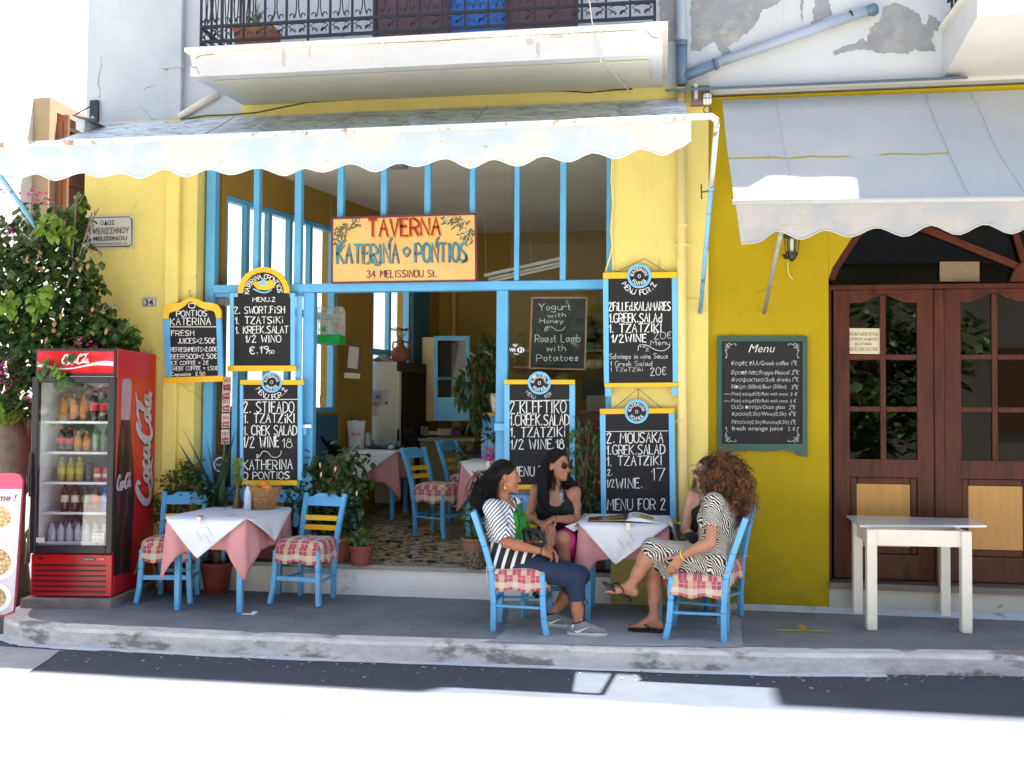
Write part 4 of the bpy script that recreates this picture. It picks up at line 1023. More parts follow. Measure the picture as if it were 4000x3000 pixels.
bd = board('kleftiko menu board for two in the right window, behind the woman in sunglasses', Yd, rect(1988, 1498, 2226, 1895),
    [('top_rail', ((1969, 1483), (2246, 1483), (2246, 1501), (1969, 1501)), TRIM, .010), ('side_rail', rect(1970, 1501.5, 1990, 1893), BLUL, .005), ('side_rail', rect(2224, 1501.5, 2246, 1893), BLUL, .005), ('bottom_rail', rect(1966, 1893.5, 2248, 1911), TRIM, .012)], (2107, 1900))
lines(bd, Yd, [('2.KLEFTIKO', 1993, 2210, 1615, 47, 4.2), ('1.CREEK.SALAD', 1993, 2222, 1662, 42, 4.2), ('1. TZATZIKI', 1993, 2208, 1708, 38, 4.2), ('1/2 WINE,18', 1995, 2203, 1755, 38, 4), ('MENU FOR 2', 2002, 2200, 1859, 36, 3.8)])
m = MB(); ribbon(m, [(1991, 1566), (2224, 1563)], 3.4, YM(Yd+.006)); arc_text(m, 'MENU', 2107, 1496, 52, 236, 196, 14, 2, YM(Yd+.006), True); arc_text(m, 'FOR', 2107, 1496, 52, 158, 132, 14, 2, YM(Yd+.006), True); m.build('faded_lettering', CHALK2, bd)
roundel(bd, 2107, 1496, Yd, 45, worn=1)

Ye = -.06
bd = board('filled kalamares menu board hanging highest on the lemon pier', Ye, rect(2374, 1080, 2627, 1500),
    [('top_rail', ((2355, 1064), (2646, 1061), (2646, 1084), (2355, 1088)), TRIM, .010), ('side_rail', ((2355, 1088.5), (2376, 1088.5), (2379, 1496), (2359, 1496)), BLUL, .005), ('side_rail', ((2624, 1084.5), (2646, 1084.5), (2648, 1492), (2628, 1493)), BLUL, .005), ('bottom_rail', ((2360, 1496.5), (2648, 1493.5), (2649, 1511), (2361, 1513)), TRIM, .012), ('foot', rect(2363, 1513.5, 2388, 1548), BLUL, .002), ('foot', rect(2622, 1511.5, 2647, 1545), BLUL, .002)], (2500, 1500))
lines(bd, Ye, [('2FiLLEd.KALAMARES', 2379, 2619, 1214, 33, 4), ('1.GREEK.SALAd', 2380, 2583, 1260, 35, 4), ('1. TZATZIKI', 2380, 2585, 1299, 33, 4), ('1/2WINE', 2389, 2524, 1337, 30, 4)])
lines(bd, Ye, [('20€', 2556, 2624, 1324, 27, 2.4), ('Menu', 2540, 2616, 1349, 20, 2.2), ('For', 2502, 2525, 1358, 12, 1.8), ('2', 2522, 2534, 1371, 12, 1.8), ('Schvimps in wine Sauce', 2381, 2608, 1402, 20, 2.2), ('1 Greek Salad', 2384, 2547, 1431, 20, 2.2), ('1 TZaTZiki', 2384, 2511, 1452, 15, 2.1), ('20€', 2541, 2601, 1466, 30, 2.8)], CHALK2)
m = MB(); ribbon(m, smooth_line([(2492, 1370), (2496, 1350), (2510, 1346), (2530, 1350), (2560, 1366), (2590, 1370), (2612, 1358), (2617, 1346)]), 2, YM(Ye+.006)); arc_text(m, 'MENU FOR.2', 2497, 1079, 54, 246, 114, 20, 3.2, YM(Ye+.006), True); m.build('lettering', CHALK, bd)
roundel(bd, 2497, 1079, Ye, 47); twine(bd, [(2405, 1064), (2518, 1010), (2601, 1062)], Ye)

bd = board('mousaka menu board hanging low on the lemon pier above the table', Ye, rect(2363, 1612, 2615, 2025),
    [('top_rail', ((2343, 1597), (2634, 1594), (2634, 1614), (2343, 1618)), TRIM, .010), ('side_rail', ((2343, 1618.5), (2365, 1618.5), (2368, 2030), (2348, 2030)), BLUL, .005), ('side_rail', ((2612, 1614.5), (2635, 1614.5), (2641, 2030), (2618, 2030)), BLUL, .005), ('bottom_rail', rect(2349, 2030.5, 2642, 2048), TRIM, .012), ('foot', rect(2350, 2048.5, 2372, 2082), BLU, .002), ('foot', rect(2617, 2048.5, 2641, 2082), BLU, .002)], (2490, 2040))
lines(bd, Ye, [('2. MOUSAKA', 2370, 2590, 1731, 40, 4.2), ('1.GREK.SALAD', 2371, 2596, 1776, 37, 4.2), ('1. TZATZIKI', 2371, 2585, 1819, 36, 4.2), ('2.', 2373, 2391, 1857, 24, 3.4), ('17', 2545, 2597, 1877, 48, 3.6), ('WINE.', 2407, 2509, 1907, 38, 4.2), ('1/2', 2371, 2399, 1904, 30, 2.8), ('MENU FOR 2', 2373, 2601, 1992, 43, 3.8)])
m = MB(); ribbon(m, [(2366, 1686), (2611, 1683)], 2.4, YM(Ye+.006)); m.build('rule', CHALK, bd)
roundel(bd, 2487, 1608, Ye, 47); twine(bd, [(2397, 1595), (2493, 1518), (2583, 1593)], Ye); twine(bd, [(2493, 1518), (2492, 1560)], Ye-.01)

GRN = mat('dark_green_frame', (.025, .085, .06), .45, .15, 8)
GB = thing('drinks_menu_board', onY(2978, 1550, YR-.03), 'green framed drinks board with Greek and English lines on the mustard wall', 'menu board')
Yg = YR-.035
m = MB(); pl(m, rect(2819, 1332, 3136, 1736), Yg+.008, .02); m.build('slate', CHB, GB)
m = MB(); wav = smooth_line([(2838, 1778), (2852, 1768), (2880, 1762), (2905, 1764), (2928, 1760), (2960, 1762), (2978, 1764), (2998, 1762), (3030, 1762), (3052, 1758), (3080, 1764), (3100, 1764), (3118, 1780)], sub=3)
pl(m, rect(2802, 1314, 3154, 1333), Yg, .03); pl(m, rect(2802, 1333.5, 2820, 1733), Yg, .03); pl(m, rect(3135, 1333.5, 3154, 1733), Yg, .03)
P = [(2802, 1733.5), (2804, 1784)]+wav+[(3154, 1785), (3154, 1733.5)]
bt = [tuple(onY(x, y, Yg)) for x, y in P[1:-1]]; tp = [tuple(onY(x, 1733.5, Yg)) for x, y in P[1:-1]]; nn = len(bt)
m.add(bt+tp+[tuple(Vector(p)+sh_) for p in bt], [(i, i+1, nn+i+1, nn+i) for i in range(nn-1)]+[(i, 2*nn+i, 2*nn+i+1, i+1) for i in range(nn-1)]); m.build('frame', GRN, GB)
m = MB(); gm = YM(Yg+.005); font_text(m, 'Menu', 2920, 1376, 33, gm, 108, -.004, .35)
for tx, x0, x1, b, h in (('Καφές ελλ/Greek coffee', 2855, 3080, 1427, 21), ('1 €', 3088, 3114, 1427, 20), ('Φραπέ-Nες/Frappe-Nescof.', 2853, 3086, 1463, 20), ('2 €', 3091, 3122, 1463, 20), ('Αναψυκτικα/Soft drinks', 2855, 3088, 1491, 20), ('1 €', 3092, 3120, 1491, 20), ('Μπύρα (500ml)/Beer (500ml)', 2855, 3072, 1518, 19), ('3 €', 3090, 3119, 1521, 19), ('100ml', 2827, 2852, 1542, 8), ('Ρακή και(μεζέ)/Raki with meze', 2855, 3078, 1545, 16), ('3 €', 3085, 3116, 1546, 16), ('250ml', 2827, 2852, 1570, 8), ('Ρακή και(μεζέ)/Raki with meze', 2855, 3078, 1572, 16), ('6 €', 3085, 3111, 1573, 16), ('Ούζο ποτήρι/Ouzo glass', 2855, 3066, 1597, 18), ('2 €', 3081, 3108, 1599, 18), ('Κρασι(0,5lt)/Wine(0,5lt)', 2857, 3071, 1624, 18), ('4 €', 3079, 3110, 1625, 18), ('Ρετσίνα(0,5lt)/Retsina(0,5lt)', 2856, 3081, 1656, 18), ('3 €', 3085, 3109, 1658, 18)):
    font_text(m, tx, x0, b, h*.88, gm, x1-x0, -.014, .12)
for x, b in ((3097, 1414), (3102, 1450), (3101, 1478), (3100, 1508), (3090, 1587), (3090, 1612), (3094, 1645)): font_text(m, '50' if x != 3100 else '00', x, b, 7, gm)
m.build('lettering', mat('soft_chalk', (.62, .64, .63), .9), GB)
m = MB(); font_text(m, 'fresh orange juice', 2858, 1681, 17, gm, 200, .002); font_text(m, '2  €', 3078, 1683, 15, gm, 28)
for sx_, sy_, cx, cy in ((1, 1, 2830, 1341), (-1, 1, 3124, 1341), (1, -1, 2830, 1727), (-1, -1, 3124, 1727)):
    for P in ([(4, 2), (14, 10), (24, 6), (20, 0), (12, 4), (14, 14), (24, 18)], [(2, 14), (10, 22), (6, 32), (2, 26), (8, 22)], [(26, 6), (36, 2), (46, 4), (42, 9)], [(6, 34), (10, 46), (4, 58), (10, 54)], [(6, 8), (16, 20)]):
        ribbon(m, [(cx+sx_*x, cy+sy_*y) for x, y in smooth_line(P, sub=3)], 1.7, gm)
m.build('faint_lettering', CHALK2, GB)

YB = .26
yb_ = thing('window_board', onY(2180, 1300, YB), 'yogurt and roast lamb chalkboard hanging inside the right window', 'menu board')
m = MB(); pl(m, ((2079, 1164), (2291, 1164), (2284, 1442), (2070, 1437)), YB, .012); m.build('slate', CHB, yb_)
m = MB(); c4 = [(2078, 1163), (2292, 1163), (2285, 1443), (2069, 1438)]
for i in range(4): m.bar(onY(*c4[i], YB-.002), onY(*c4[(i+1) % 4], YB-.002), .006, .014)
m.build('edging', mat('thin_brown_edge', (.30, .16, .08), .6), yb_)
lines(yb_, YB-.010, [('Yogurt', 2105, 2229, 1212, 26, 2.4), ('with', 2141, 2209, 1240, 18, 2.2), ('Honey', 2108, 2200, 1263, 18, 2.2), ('Roast Lamb', 2090, 2266, 1337, 30, 2.5), ('with', 2137, 2208, 1372, 25, 2.2), ('Potatoes', 2095, 2258, 1411, 26, 2.4)], CHALK2)
m = MB(); ribbon(m, smooth_line([(2130, 1296), (2128, 1282), (2140, 1276), (2138, 1290), (2130, 1284), (2150, 1276), (2175, 1290), (2195, 1290), (2208, 1276)]), 2, YM(YB-.004)); m.build('swash', CHALK2, yb_)
twine(yb_, [(2100, 1163), (2185, 1120), (2270, 1163)], YB)
# stickers on the panes
YP = YF+.0385
ws = thing('wifi_sticker', onY(2017, 1366, YP), 'black and white wifi sticker on the right pane', 'sticker')
m = MB(); pl(m, [(2016+32*cos(a), 1367+17*sin(a)) for a in np.linspace(0, 2*pi, 25)[:-1]], YP, .001); pl(m, [(2016+22*cos(a), 1366+22*sin(a)) for a in np.linspace(0, 2*pi, 25)[:-1]], YP-.0003, .001); m.build('badge', DKB, ws)
m = MB(); wm = YM(YP-.0018); font_text(m, 'Wi', 1989, 1374, 15, wm, 24, .03); pl(m, [(2034+15*cos(a)*(1 if abs(cos(a)) < .6 else .95), 1367+11*sin(a)) for a in np.linspace(0, 2*pi, 17)[:-1]], YP-.0018, .0004); font_text(m, 'Free', 2008, 1386, 7, wm, 19, .02)
for r in (4, 8, 12): ribbon(m, [(2012+r*cos(a), 1356-r*sin(a)) for a in np.linspace(.6, 2.5, 8)], 2, wm)
m.build('mark', CHALK, ws)
m = MB(); font_text(m, 'Fi', 2026, 1374, 14, YM(YP-.0028), 17, .03); m.build('lettering', DKB, ws)
for i, (yy, yr) in enumerate(((1470, '2010'), (1503, '2012'), (1552, '2011'), (1615, '2016'), (1678, '2017'))):
    st = thing('guide_sticker', onY(880, yy+28, YF-.01), f'white and red guide book sticker for {yr} on the left pane', 'sticker', 'guide book stickers on the window')
    x = 866+(1-i)*1.5+3
    m = MB(); pl(m, rect(x, yy, x+32, yy+57), YF+.0375, .001); m.build('paper', mat('sticker_white', (.62, .58, .56), .5), st)
    m = MB(); q = YM(YF+.036); font_text(m, yr, x+3, yy+22, 13, q, 26, .03); font_text(m, 'petit', x+3, yy+40, 11, q, 26, .05); font_text(m, 'futé', x+3, yy+53, 11, q, 26, .05); m.build('lettering', mat('sticker_red', (.42, .02, .03), .5), st)
rs = thing('round_sticker', onY(862, 1815, YF), 'dark green round sticker with white ring low on the left pane', 'sticker')
m = MB(); pl(m, rect(833, 1778, 892, 1852), YF+.0375, .001); m.build('backing', mat('bottle_green', (.01, .05, .035), .4), rs)
m = MB(); ribbon(m, [(862+26*cos(a), 1815+27*sin(a)) for a in np.linspace(0, 2*pi, 33)], 5, YM(YF+.036)); strokes(m, 'Mythos', 845, 1820, 880, 10, 1.5, YM(YF+.036)); m.build('ring', CHALK, rs)
wl = thing('welcome_tag', onY(1200, 1668, YF-.065), 'tiny white welcome tag on the door hasp', 'sign')
m = MB(); pl(m, rect(1180, 1658, 1216, 1672), YF-.068, .004); m.build('tag', CHALK, wl)
# notice on the brown door
ns = thing('door_notice', onY(3370, 1330, YD), 'cream notice in Greek capitals behind the first door pane', 'notice')
m = MB(); pl(m, ((3299, 1282), (3443, 1283), (3440, 1383), (3299, 1382)), YD+.028, .003); m.build('sheet', mat('cream_paper', (.62, .54, .40), .7, .04), ns)
m = MB(); q = YM(YD+.0265); font_text(m, 'ΑΠΑΓΟΡΕΥΕΤΑΙ', 3316, 1311, 12, q, 113, .012); font_text(m, 'Η ΧΡΗΣΗ ΑΛΚΟΟΛ', 3313, 1330, 11, q, 117, .01); font_text(m, 'ΣΕ ΑΤΟΜΑ', 3337, 1349, 11, q, 68, .01); font_text(m, 'ΚΑΤΩ ΤΩΝ 18 ΕΤΩΝ', 3314, 1367, 10, q, 114, .004, .2); ribbon(m, [(3313, 1370), (3428, 1370)], 1.2, q); m.build('lettering', mat('brown_ink', (.06, .03, .03), .6), ns)
m = MB(); pl(m, rect(3671, 1022, 3826, 1100), YD+.06, .003); m.build('card', mat('brown_card', (.20, .14, .09), .7, .2, 9), ns)

# lantern on the mustard wall
LN = thing('wall_lantern', onY(3090, 970, YR), 'black glass sided lantern hanging on the mustard wall under the awning', 'lantern')
c = onY(3093, 970, YR-.14)
def zpy(y): return onY(3093, y, YR-.14).z
m = MB(); m.lathe([(.045, zpy(1000)-c.z), (.05, zpy(985)-c.z), (.03, zpy(1012)-c.z), (.004, zpy(1022)-c.z)], c, 6); m.lathe([(.062, zpy(928)-c.z), (.07, zpy(922)-c.z), (.03, zpy(900)-c.z)], c, 6)
for k in range(6):
    a = k*pi/3; m.bar(c+Vector((.048*cos(a), .048*sin(a), zpy(985)-c.z)), c+Vector((.062*cos(a), .062*sin(a), zpy(928)-c.z)), .006, .006)
m.tube([c+Vector((0, .02, zpy(1005)-c.z)), c+Vector((-.04, .09, zpy(1000)-c.z)), c+Vector((-.045, .13, zpy(985)-c.z))], .012, 8); m.build('cage', BLK, LN)
m = MB(); m.lathe([(.045, zpy(985)-c.z), (.058, zpy(929)-c.z)], c, 6); m.build('glass', GLS, LN)
m = MB(); m.lathe([(.012, zpy(985)-c.z), (.014, zpy(970)-c.z), (.014, zpy(940)-c.z), (.008, zpy(932)-c.z)], c, 8); m.build('bulb', mat('white_bulb', (.8, .8, .78), .4), LN)
m = MB(); m.tube([onY(x, y, YR-.01) for x, y in ((3078, 1025), (3077, 1045), (3083, 1075), (3097, 1092))], .004, 5); m.build('cable', PIPEY, LN)
# pot on the balcony
BP = thing('balcony_planter', onY(1000, 150, -.6), 'terracotta trough with aloe leaves behind the balcony railing', 'planter')
a, b_ = onY(935, 150, -.72), onY(1082, 150, -.72)
m = MB(); m.prism([(a.x+.03, -.82, 4.469), (b_.x-.03, -.82, 4.469), (b_.x, -.84, 4.66), (b_.x+.012, -.84, 4.69), (a.x-.012, -.84, 4.69), (a.x, -.84, 4.66)], (0, .2, 0)); m.build('pot', mat('terracotta', (.32, .11, .055), .75, .12, 8), BP)
m = MB(); pr_ = random.Random(4)
for k in range(9):
    x = lerp(a.x+.05, b_.x-.05, pr_.random()); m.tube([(x, -.74, 4.68), (x+pr_.uniform(-.04, .04), -.74, 4.78), (x+pr_.uniform(-.1, .1), -.74+pr_.uniform(-.05, .05), 4.84+.1*pr_.random())], [.014, .011, .002], 6)
m.build('aloe_leaves', mat('aloe_green', (.10, .15, .07), .5), BP)
# ================================================================ tables, chairs, cloths
PINK = mat('pink_cloth', (.60, .27, .28), .85, .07, 14, .15, 200)
WCL = mat('white_cloth', (.72, .74, .80), .85, .04, 10, .12, 120)
def check_mat(name='checked_cushion_cloth'):
    t = NT(name); p = t.new('Attribute', attribute_name='pat').outputs['Vector']; t.pos(True)
    sp = t.new('SeparateXYZ', i0=p)
    def bands(sock, scale, ph):
        a = t.new('Math', operation='MULTIPLY_ADD', i0=sock); a.inputs[1].default_value = scale; a.inputs[2].default_value = ph
        f = t.new('Math', operation='FRACT', i0=a.outputs[0]); return f.outputs[0]
    def step(f, lo, hi):
        g = t.new('Math', operation='GREATER_THAN', i0=f); g.inputs[1].default_value = lo
        l = t.new('Math', operation='LESS_THAN', i0=f); l.inputs[1].default_value = hi
        return t.new('Math', operation='MULTIPLY', i0=g.outputs[0], i1=l.outputs[0]).outputs[0]
    sumv = sp.outputs[1]
    fx_, fy_ = bands(sp.outputs[0], 8.6, .3), bands(sumv, 8.6, .15)
    ax, ay = step(fx_, 0, .40), step(fy_, 0, .40)
    c = t.mix(ax, (.40, .075, .12), (.62, .44, .24))
    c2 = t.mix(ax, (.62, .50, .34), (.66, .63, .58))
    c = t.mix(ay, c, c2)
    for f in (fx_, fy_): c = t.mix(step(f, .68, .72), c, (.60, .42, .42))
    c = t.mix(t.ramp(t.noise(3, 2), .35, .65), c, t.mix(.35, c, (.55, .14, .19)))
    t.base(c); t.b.inputs['Roughness'].default_value = .9; t.bump(t.noise(160, 2), .15, .003); return t.m
CHK = check_mat()
fr_ = random.Random(11)
def make_chair(label, skirt=.125):
    r = thing('taverna_chair', (0, 0, 0), label, 'chair', 'blue wooden chairs with checked cushions')
    sh = .44
    def leg(pts, w=.042): 
        m = MB()
        for a, b in zip(pts[:-1], pts[1:]): m.bar(a, b, w, w, (0, 1, 0))
        return m.build('leg', BLU, r, bevel=.005)
    for s in (-1, 1):
        leg([(s*.222, -.225, 0), (s*.206, -.20, .12), (s*.196, -.19, .28), (s*.192, -.185, sh)])
        leg([(s*.155, .175, 0), (s*.158, .172, .2), (s*.165, .188, sh), (s*.172, .238, .62), (s*.185, .325, .87)])
    m = MB()
    for z in (.40, .21): m.bar((-.19, -.19, z), (.19, -.19, z), .022, .036 if z < .3 else .04)
    m.bar((-.16, .18, .21), (.16, .18, .21), .02, .03)
    for s in (-1, 1):
        for z in (.36, .17): m.tube([(s*.197, -.19, z+.02), (s*.16, .178, z+.02)], .0115, 8)
    m.build('stretchers', BLU, r)
    m = MB(); m.prism([(-.20, -.20, sh-.02), (.20, -.20, sh-.02), (.165, .18, sh-.02), (-.165, .18, sh-.02)], (0, 0, .03)); m.build('seat', mat('straw_seat', (.42, .26, .09), .8, .2, 30), r)
    m = MB(); P = [(-.165, .80), (-.165, .84), (-.12, .845), (-.09, .865), (-.07, .872), (.07, .872), (.09, .865), (.12, .845), (.165, .84), (.165, .80), (.165, .765), (-.165, .765)]
    m.prism([(x, .284+(z-.76)*.34, z) for x, z in P], (0, .024, .0)); m.build('top_rail', BLU, r, bevel=.003)
    for z in (.585, .665):
        m = MB(); y = .222+(z-.585)*.30
        m.grid(lambda u, v: (lerp(-.165, .165, u), y+.012*sin(pi*u), z+lerp(-.022, .022, v)), 9, 2); m.grid(lambda u, v: (lerp(-.165, .165, u), y+.012+.012*sin(pi*u), z+lerp(-.022, .022, v)), 9, 2)
        m.grid(lambda u, v: (lerp(-.165, .165, u), y+.012*v+.012*sin(pi*u), z+.022), 9, 2); m.grid(lambda u, v: (lerp(-.165, .165, u), y+.012*v+.012*sin(pi*u), z-.022), 9, 2)
        m.build('back_slat', TRIM, r, fix=True)
    ph = fr_.random()*6
    # cushion with a hanging pleated valance
    def per(u):      # rounded rectangle, front wider
        a = 2*pi*u; c_, s_ = cos(a), sin(a); k = (abs(c_)**5+abs(s_)**5)**(-1/5)
        x, y = c_*k, s_*k; return x*lerp(.205, .225, (1-y)/2), y*.205-.015
    m = MB()
    def top(u, v):
        x, y = per(u); k = sin(v*pi/2); z = sh+.03+.062*(1-v**4)*(1-.10*sin(x*30+ph)*sin(y*26))
        return (x*k*1.0, (y+.015)*k-.015, z)
    m.grid(lambda u, v: top(u, max(v, .02)), 48, 9, True)
    def sk(u, v):
        x, y = per(u); n_ = 1+v*(.03+.035*sin(u*2*pi*11+ph)+.02*sin(u*2*pi*5+ph*2)); back = max(0, y)/.2
        return (x*n_, (y+.015)*n_-.015, sh+.03-v*(skirt+.012*sin(u*2*pi*7+ph))*(1-.0*back))
    m.grid(sk, 96, 5, True)
    cu = m.build('cushion', CHK, r, smooth=True, fix=False); at = cu.data.attributes.new('pat', 'FLOAT_VECTOR', 'POINT'); vals = []
    for j in range(9):
        for i in range(48): x, y, z = m.v[j*48+i]; vals += [x*1.12+.3, y*1.12+.3, 0]
    for j in range(5):
        for i in range(96): vals += [i/96*1.66, .09-j*skirt/4*1.05, 0]
    at.data.foreach_set('vector', vals)
    m = MB()
    for s in (-1, 1): m.tube([(s*.185, .17, sh+.03), (s*.20, .21, sh+.04), (s*.17, .225, sh+.03), (s*.16, .22, sh-.07+.02*s)], .004, 5)
    m.build('tie', mat('cream_tape', (.66, .58, .44), .9), r)
    return r
def place(o, x, y, z, rz, s=1.0):
    o.location = (x, y, z); o.rotation_euler = (0, 0, rad(rz)); o.scale = (s, s, s); return o
c0 = make_chair('empty blue chair facing the street, right of the table with the orange basket')
place(c0, -2.93, -.315, 0, -7)
CH = {}
for key, lab, x, y, z, rz in (
    ('B', 'empty blue chair against the red fridge, half hidden behind the pink tablecloth', -4.07, -.45, 0, 10),
    ('W1', 'blue chair under the woman in the striped top, nearest the kerb', -1.02, -1.005, 0, 90),
    ('W2', 'blue chair under the woman in sunglasses, behind the table', -.93, -.40, 0, 78),
    ('W3', 'blue chair under the woman in the zebra dress, nearest the kerb', .29, -1.0, 0, -97),
    ('W4', 'blue chair behind the woman in the zebra dress, by the mustard wall', .44, -.42, 0, -108),
    ('I1', 'dim blue chair inside the door, nearer the step', -2.20, 1.38, fz(1.35), 68),
    ('I2', 'dim blue chair inside the door, further from the step', -1.98, 2.0, fz(2.0), 70),
    ('I3', 'dim blue chair with a black jacket over its back by the lane window', -3.42, 1.60, fz(1.6), 120)):
    c = copy_tree(c0); vary(c, lab); place(c, x, y, z, rz); CH[key] = c
    if key[0] == 'W':          # a sat-on cushion is pressed flat
        for ch in c.children:
            if ch.name.startswith('cushion'): ch.scale.z = .90

TBL = {}
def make_table(label, X0, X1, Y0_, Y1_, z, zt, rz=0, legw=.05, mt=BLU, name='taverna_table', over=.03, group='blue taverna tables'):
    """table with its top at height zt above z, top between the given bounds"""
    r = thing(name, ((X0+X1)/2, (Y0_+Y1_)/2, z), label, 'table', group); w, d = (X1-X0)/2, (Y1_-Y0_)/2; o = r.location.copy()
    def L(x, y, zz): return (x+o.x, y+o.y, zz+o.z)
    m = MB(); m.box(o.x-w, o.x+w, o.y-d, o.y+d, o.z+zt-.022, o.z+zt); m.build('tabletop', mt, r, bevel=.004)
    m = MB(); a, b_ = w-over, d-over
    for s in (-1, 1):
        m.box(o.x-a+legw, o.x+a-legw, o.y+s*(b_-.02)-.011, o.y+s*(b_-.02)+.011, o.z+zt-.115, o.z+zt-.023)
        m.box(o.x+s*(a-.02)-.011, o.x+s*(a-.02)+.011, o.y-b_+legw, o.y+b_-legw, o.z+zt-.115, o.z+zt-.023)
    m.build('apron', mt, r)
    for sx_ in (-1, 1):
        for sy_ in (-1, 1):
            x, y = o.x+sx_*(a-legw/2), o.y+sy_*(b_-legw/2); k = legw/2
            m = MB(); P0 = [(x-k*.85, y-k*.85, o.z), (x+k*.85, y-k*.85, o.z), (x+k*.85, y+k*.85, o.z), (x-k*.85, y+k*.85, o.z)]; P1 = [(x-k, y-k, o.z+zt-.023), (x+k, y-k, o.z+zt-.023), (x+k, y+k, o.z+zt-.023), (x-k, y+k, o.z+zt-.023)]
            m.add(P0+P1, [(3, 2, 1, 0), (4, 5, 6, 7), (0, 1, 5, 4), (1, 2, 6, 5), (2, 3, 7, 6), (3, 0, 4, 7)]); m.build('leg', mt, r, bevel=.004)
    return r
def cloth(label, X0, X1, Y0_, Y1_, z, drop, corner, name='pink_tablecloth', mt=PINK, seed=0, wave=1.0):
    """cloth lying on a table with a wavy skirt whose corners hang lower"""
    m = MB(); q = random.Random(seed); ph = [q.uniform(0, 6) for _ in range(4)]
    N = 30; cx, cy = (X0+X1)/2, (Y0_+Y1_)/2
    per = []; 
    cs = [(X0, Y0_), (X1, Y0_), (X1, Y1_), (X0, Y1_)]
    for k in range(4):
        a, b_ = cs[k], cs[(k+1) % 4]
        for i in range(N): t_ = i/N; per.append((lerp(a[0], b_[0], t_), lerp(a[1], b_[1], t_), k, t_))
    n = len(per); NV = 8
    vs = []; 
    for j in range(NV+1):
        v = j/NV
        for (x, y, k, t_) in per:
            cd_ = min(t_, 1-t_)*2; cw = max(0, 1-cd_*2.6)**1.3
            L = drop*(1+.08*sin(t_*7+ph[k]))+(corner-drop)*cw
            nx, ny = ((0, -1), (1, 0), (0, 1), (-1, 0))[k]
            out = .010+v*(.026+.026*wave*sin(t_*2*pi*2.3+ph[k])*(1-cw)+.014*sin(t_*2*pi*4+ph[(k+1) % 4])*(1-cw))
            dxx = x-cx; dyy = y-cy; dl = hypot(dxx, dyy)
            ox = lerp(nx, dxx/dl, cw)*out*(1+cw*.9); oy = lerp(ny, dyy/dl, cw)*out*(1+cw*.9)
            vs.append((x+ox, y+oy, z+.004*(1-v)-L*v if j else z+.004))
    fs = [(j*n+i, j*n+(i+1) % n, (j+1)*n+(i+1) % n, (j+1)*n+i) for j in range(NV) for i in range(n)]
    m.add(vs, fs); m.add([(x*1.0, y, z+.0045) for x, y, k, t_ in per], [tuple(range(n))])
    o = m.build(name, mt, None, smooth=True, fix=True)
    sd = o.modifiers.new('thick', 'SOLIDIFY'); sd.thickness = .002; sd.offset = 1
    return tag(o, label, 'tablecloth')
def diamond(label, X0, X1, Y0_, Y1_, z, drop, motif, seed=0, front_tip=.45, right=True, name='white_tablecloth'):
    """white cloth laid over the pink one, corners hanging as points in the middle of each side"""
    m = MB(); q = random.Random(seed); e = .020
    m.grid(lambda u, v: (lerp(X0-e, X1+e, u), lerp(Y0_-e, Y1_+e, v), z+.009+.0015*sin(u*9+seed)*sin(v*8)), 14, 14)
    def flap(a, b_, nrm, tip, dr):
        a, b_ = Vector(a), Vector(b_); nrm = Vector(nrm)
        def f(u, v):
            w = 1-v*.999; p = a.lerp(b_, lerp(tip, u, w)); s = .018+.062*v*(1-.25*v)+.010*sin(u*9+seed)*v*(1-v)*4
            return tuple(p+nrm*s*(1 if v > 0 else 0)+Vector((0, 0, -dr*v-.002*(v > 0))))
        m.grid(f, 17, 12)
    flap((X0-e, Y0_-e, z+.009), (X1+e, Y0_-e, z+.009), (0, -1, 0), front_tip, drop)
    flap((X1+e, Y0_-e, z+.009), (X1+e, Y1_+e, z+.009), (1, 0, 0), .45, drop*.72)
    flap((X1+e, Y1_+e, z+.009), (X0-e, Y1_+e, z+.009), (0, 1, 0), .5, drop*.8)
    flap((X0-e, Y1_+e, z+.009), (X0-e, Y0_-e, z+.009), (-1, 0, 0), .5, drop*.72)
    bm_ = m.build(name, WCL, None, smooth=True, fix=False); tag(bm_, label, 'tablecloth')
    sd = bm_.modifiers.new('thick', 'SOLIDIFY'); sd.thickness = .0025; sd.offset = 0
    # printed olive sprigs
    if motif:
        mm = MB(); PR = mat('sprig_print', (.13, .12, .15), .9)
        zz = z+.0135
        for k in range(motif):
            x, y = q.uniform(X0+.06, X1-.06), q.uniform(Y0_+.06, Y1_-.06); a = q.uniform(0, 3)
            P = [(x+j*.03*cos(a), y+j*.03*sin(a)+.012*sin(j)) for j in range(6)]
            ribbon(mm, P, .0025, lambda x, y: (min(max(x, X0), X1), min(max(y, Y0_), Y1_), zz))
            for j in range(5):
                for s in (-1, 1):
                    b_ = a+s*.7; ribbon(mm, [P[j], (P[j][0]+.022*cos(b_), P[j][1]+.022*sin(b_))], .006, lambda x, y: (min(max(x, X0), X1), min(max(y, Y0_), Y1_), zz))
        yf = Y0_-e
        for cx_, cz_, sc_ in ((-.035, -.10, 1), (.05, -.06, .8), (.035, -.12, .7)):
            x0_ = (X0+X1)/2+cx_; 
            for j in range(6): 
                b_ = rad(-60+j*8); ribbon(mm, [(x0_+j*.007, -j*.012), (x0_+j*.007+.009*(1 if j % 2 else -1), -j*.012+.007)], .0035, lambda x, y, c_=cz_: (x, yf-.034-.035*min(1, (-(y+c_))/drop) if False else yf-.066, z+y+c_))
        mm.build('printed_sprigs', PR, bm_)
    return bm_
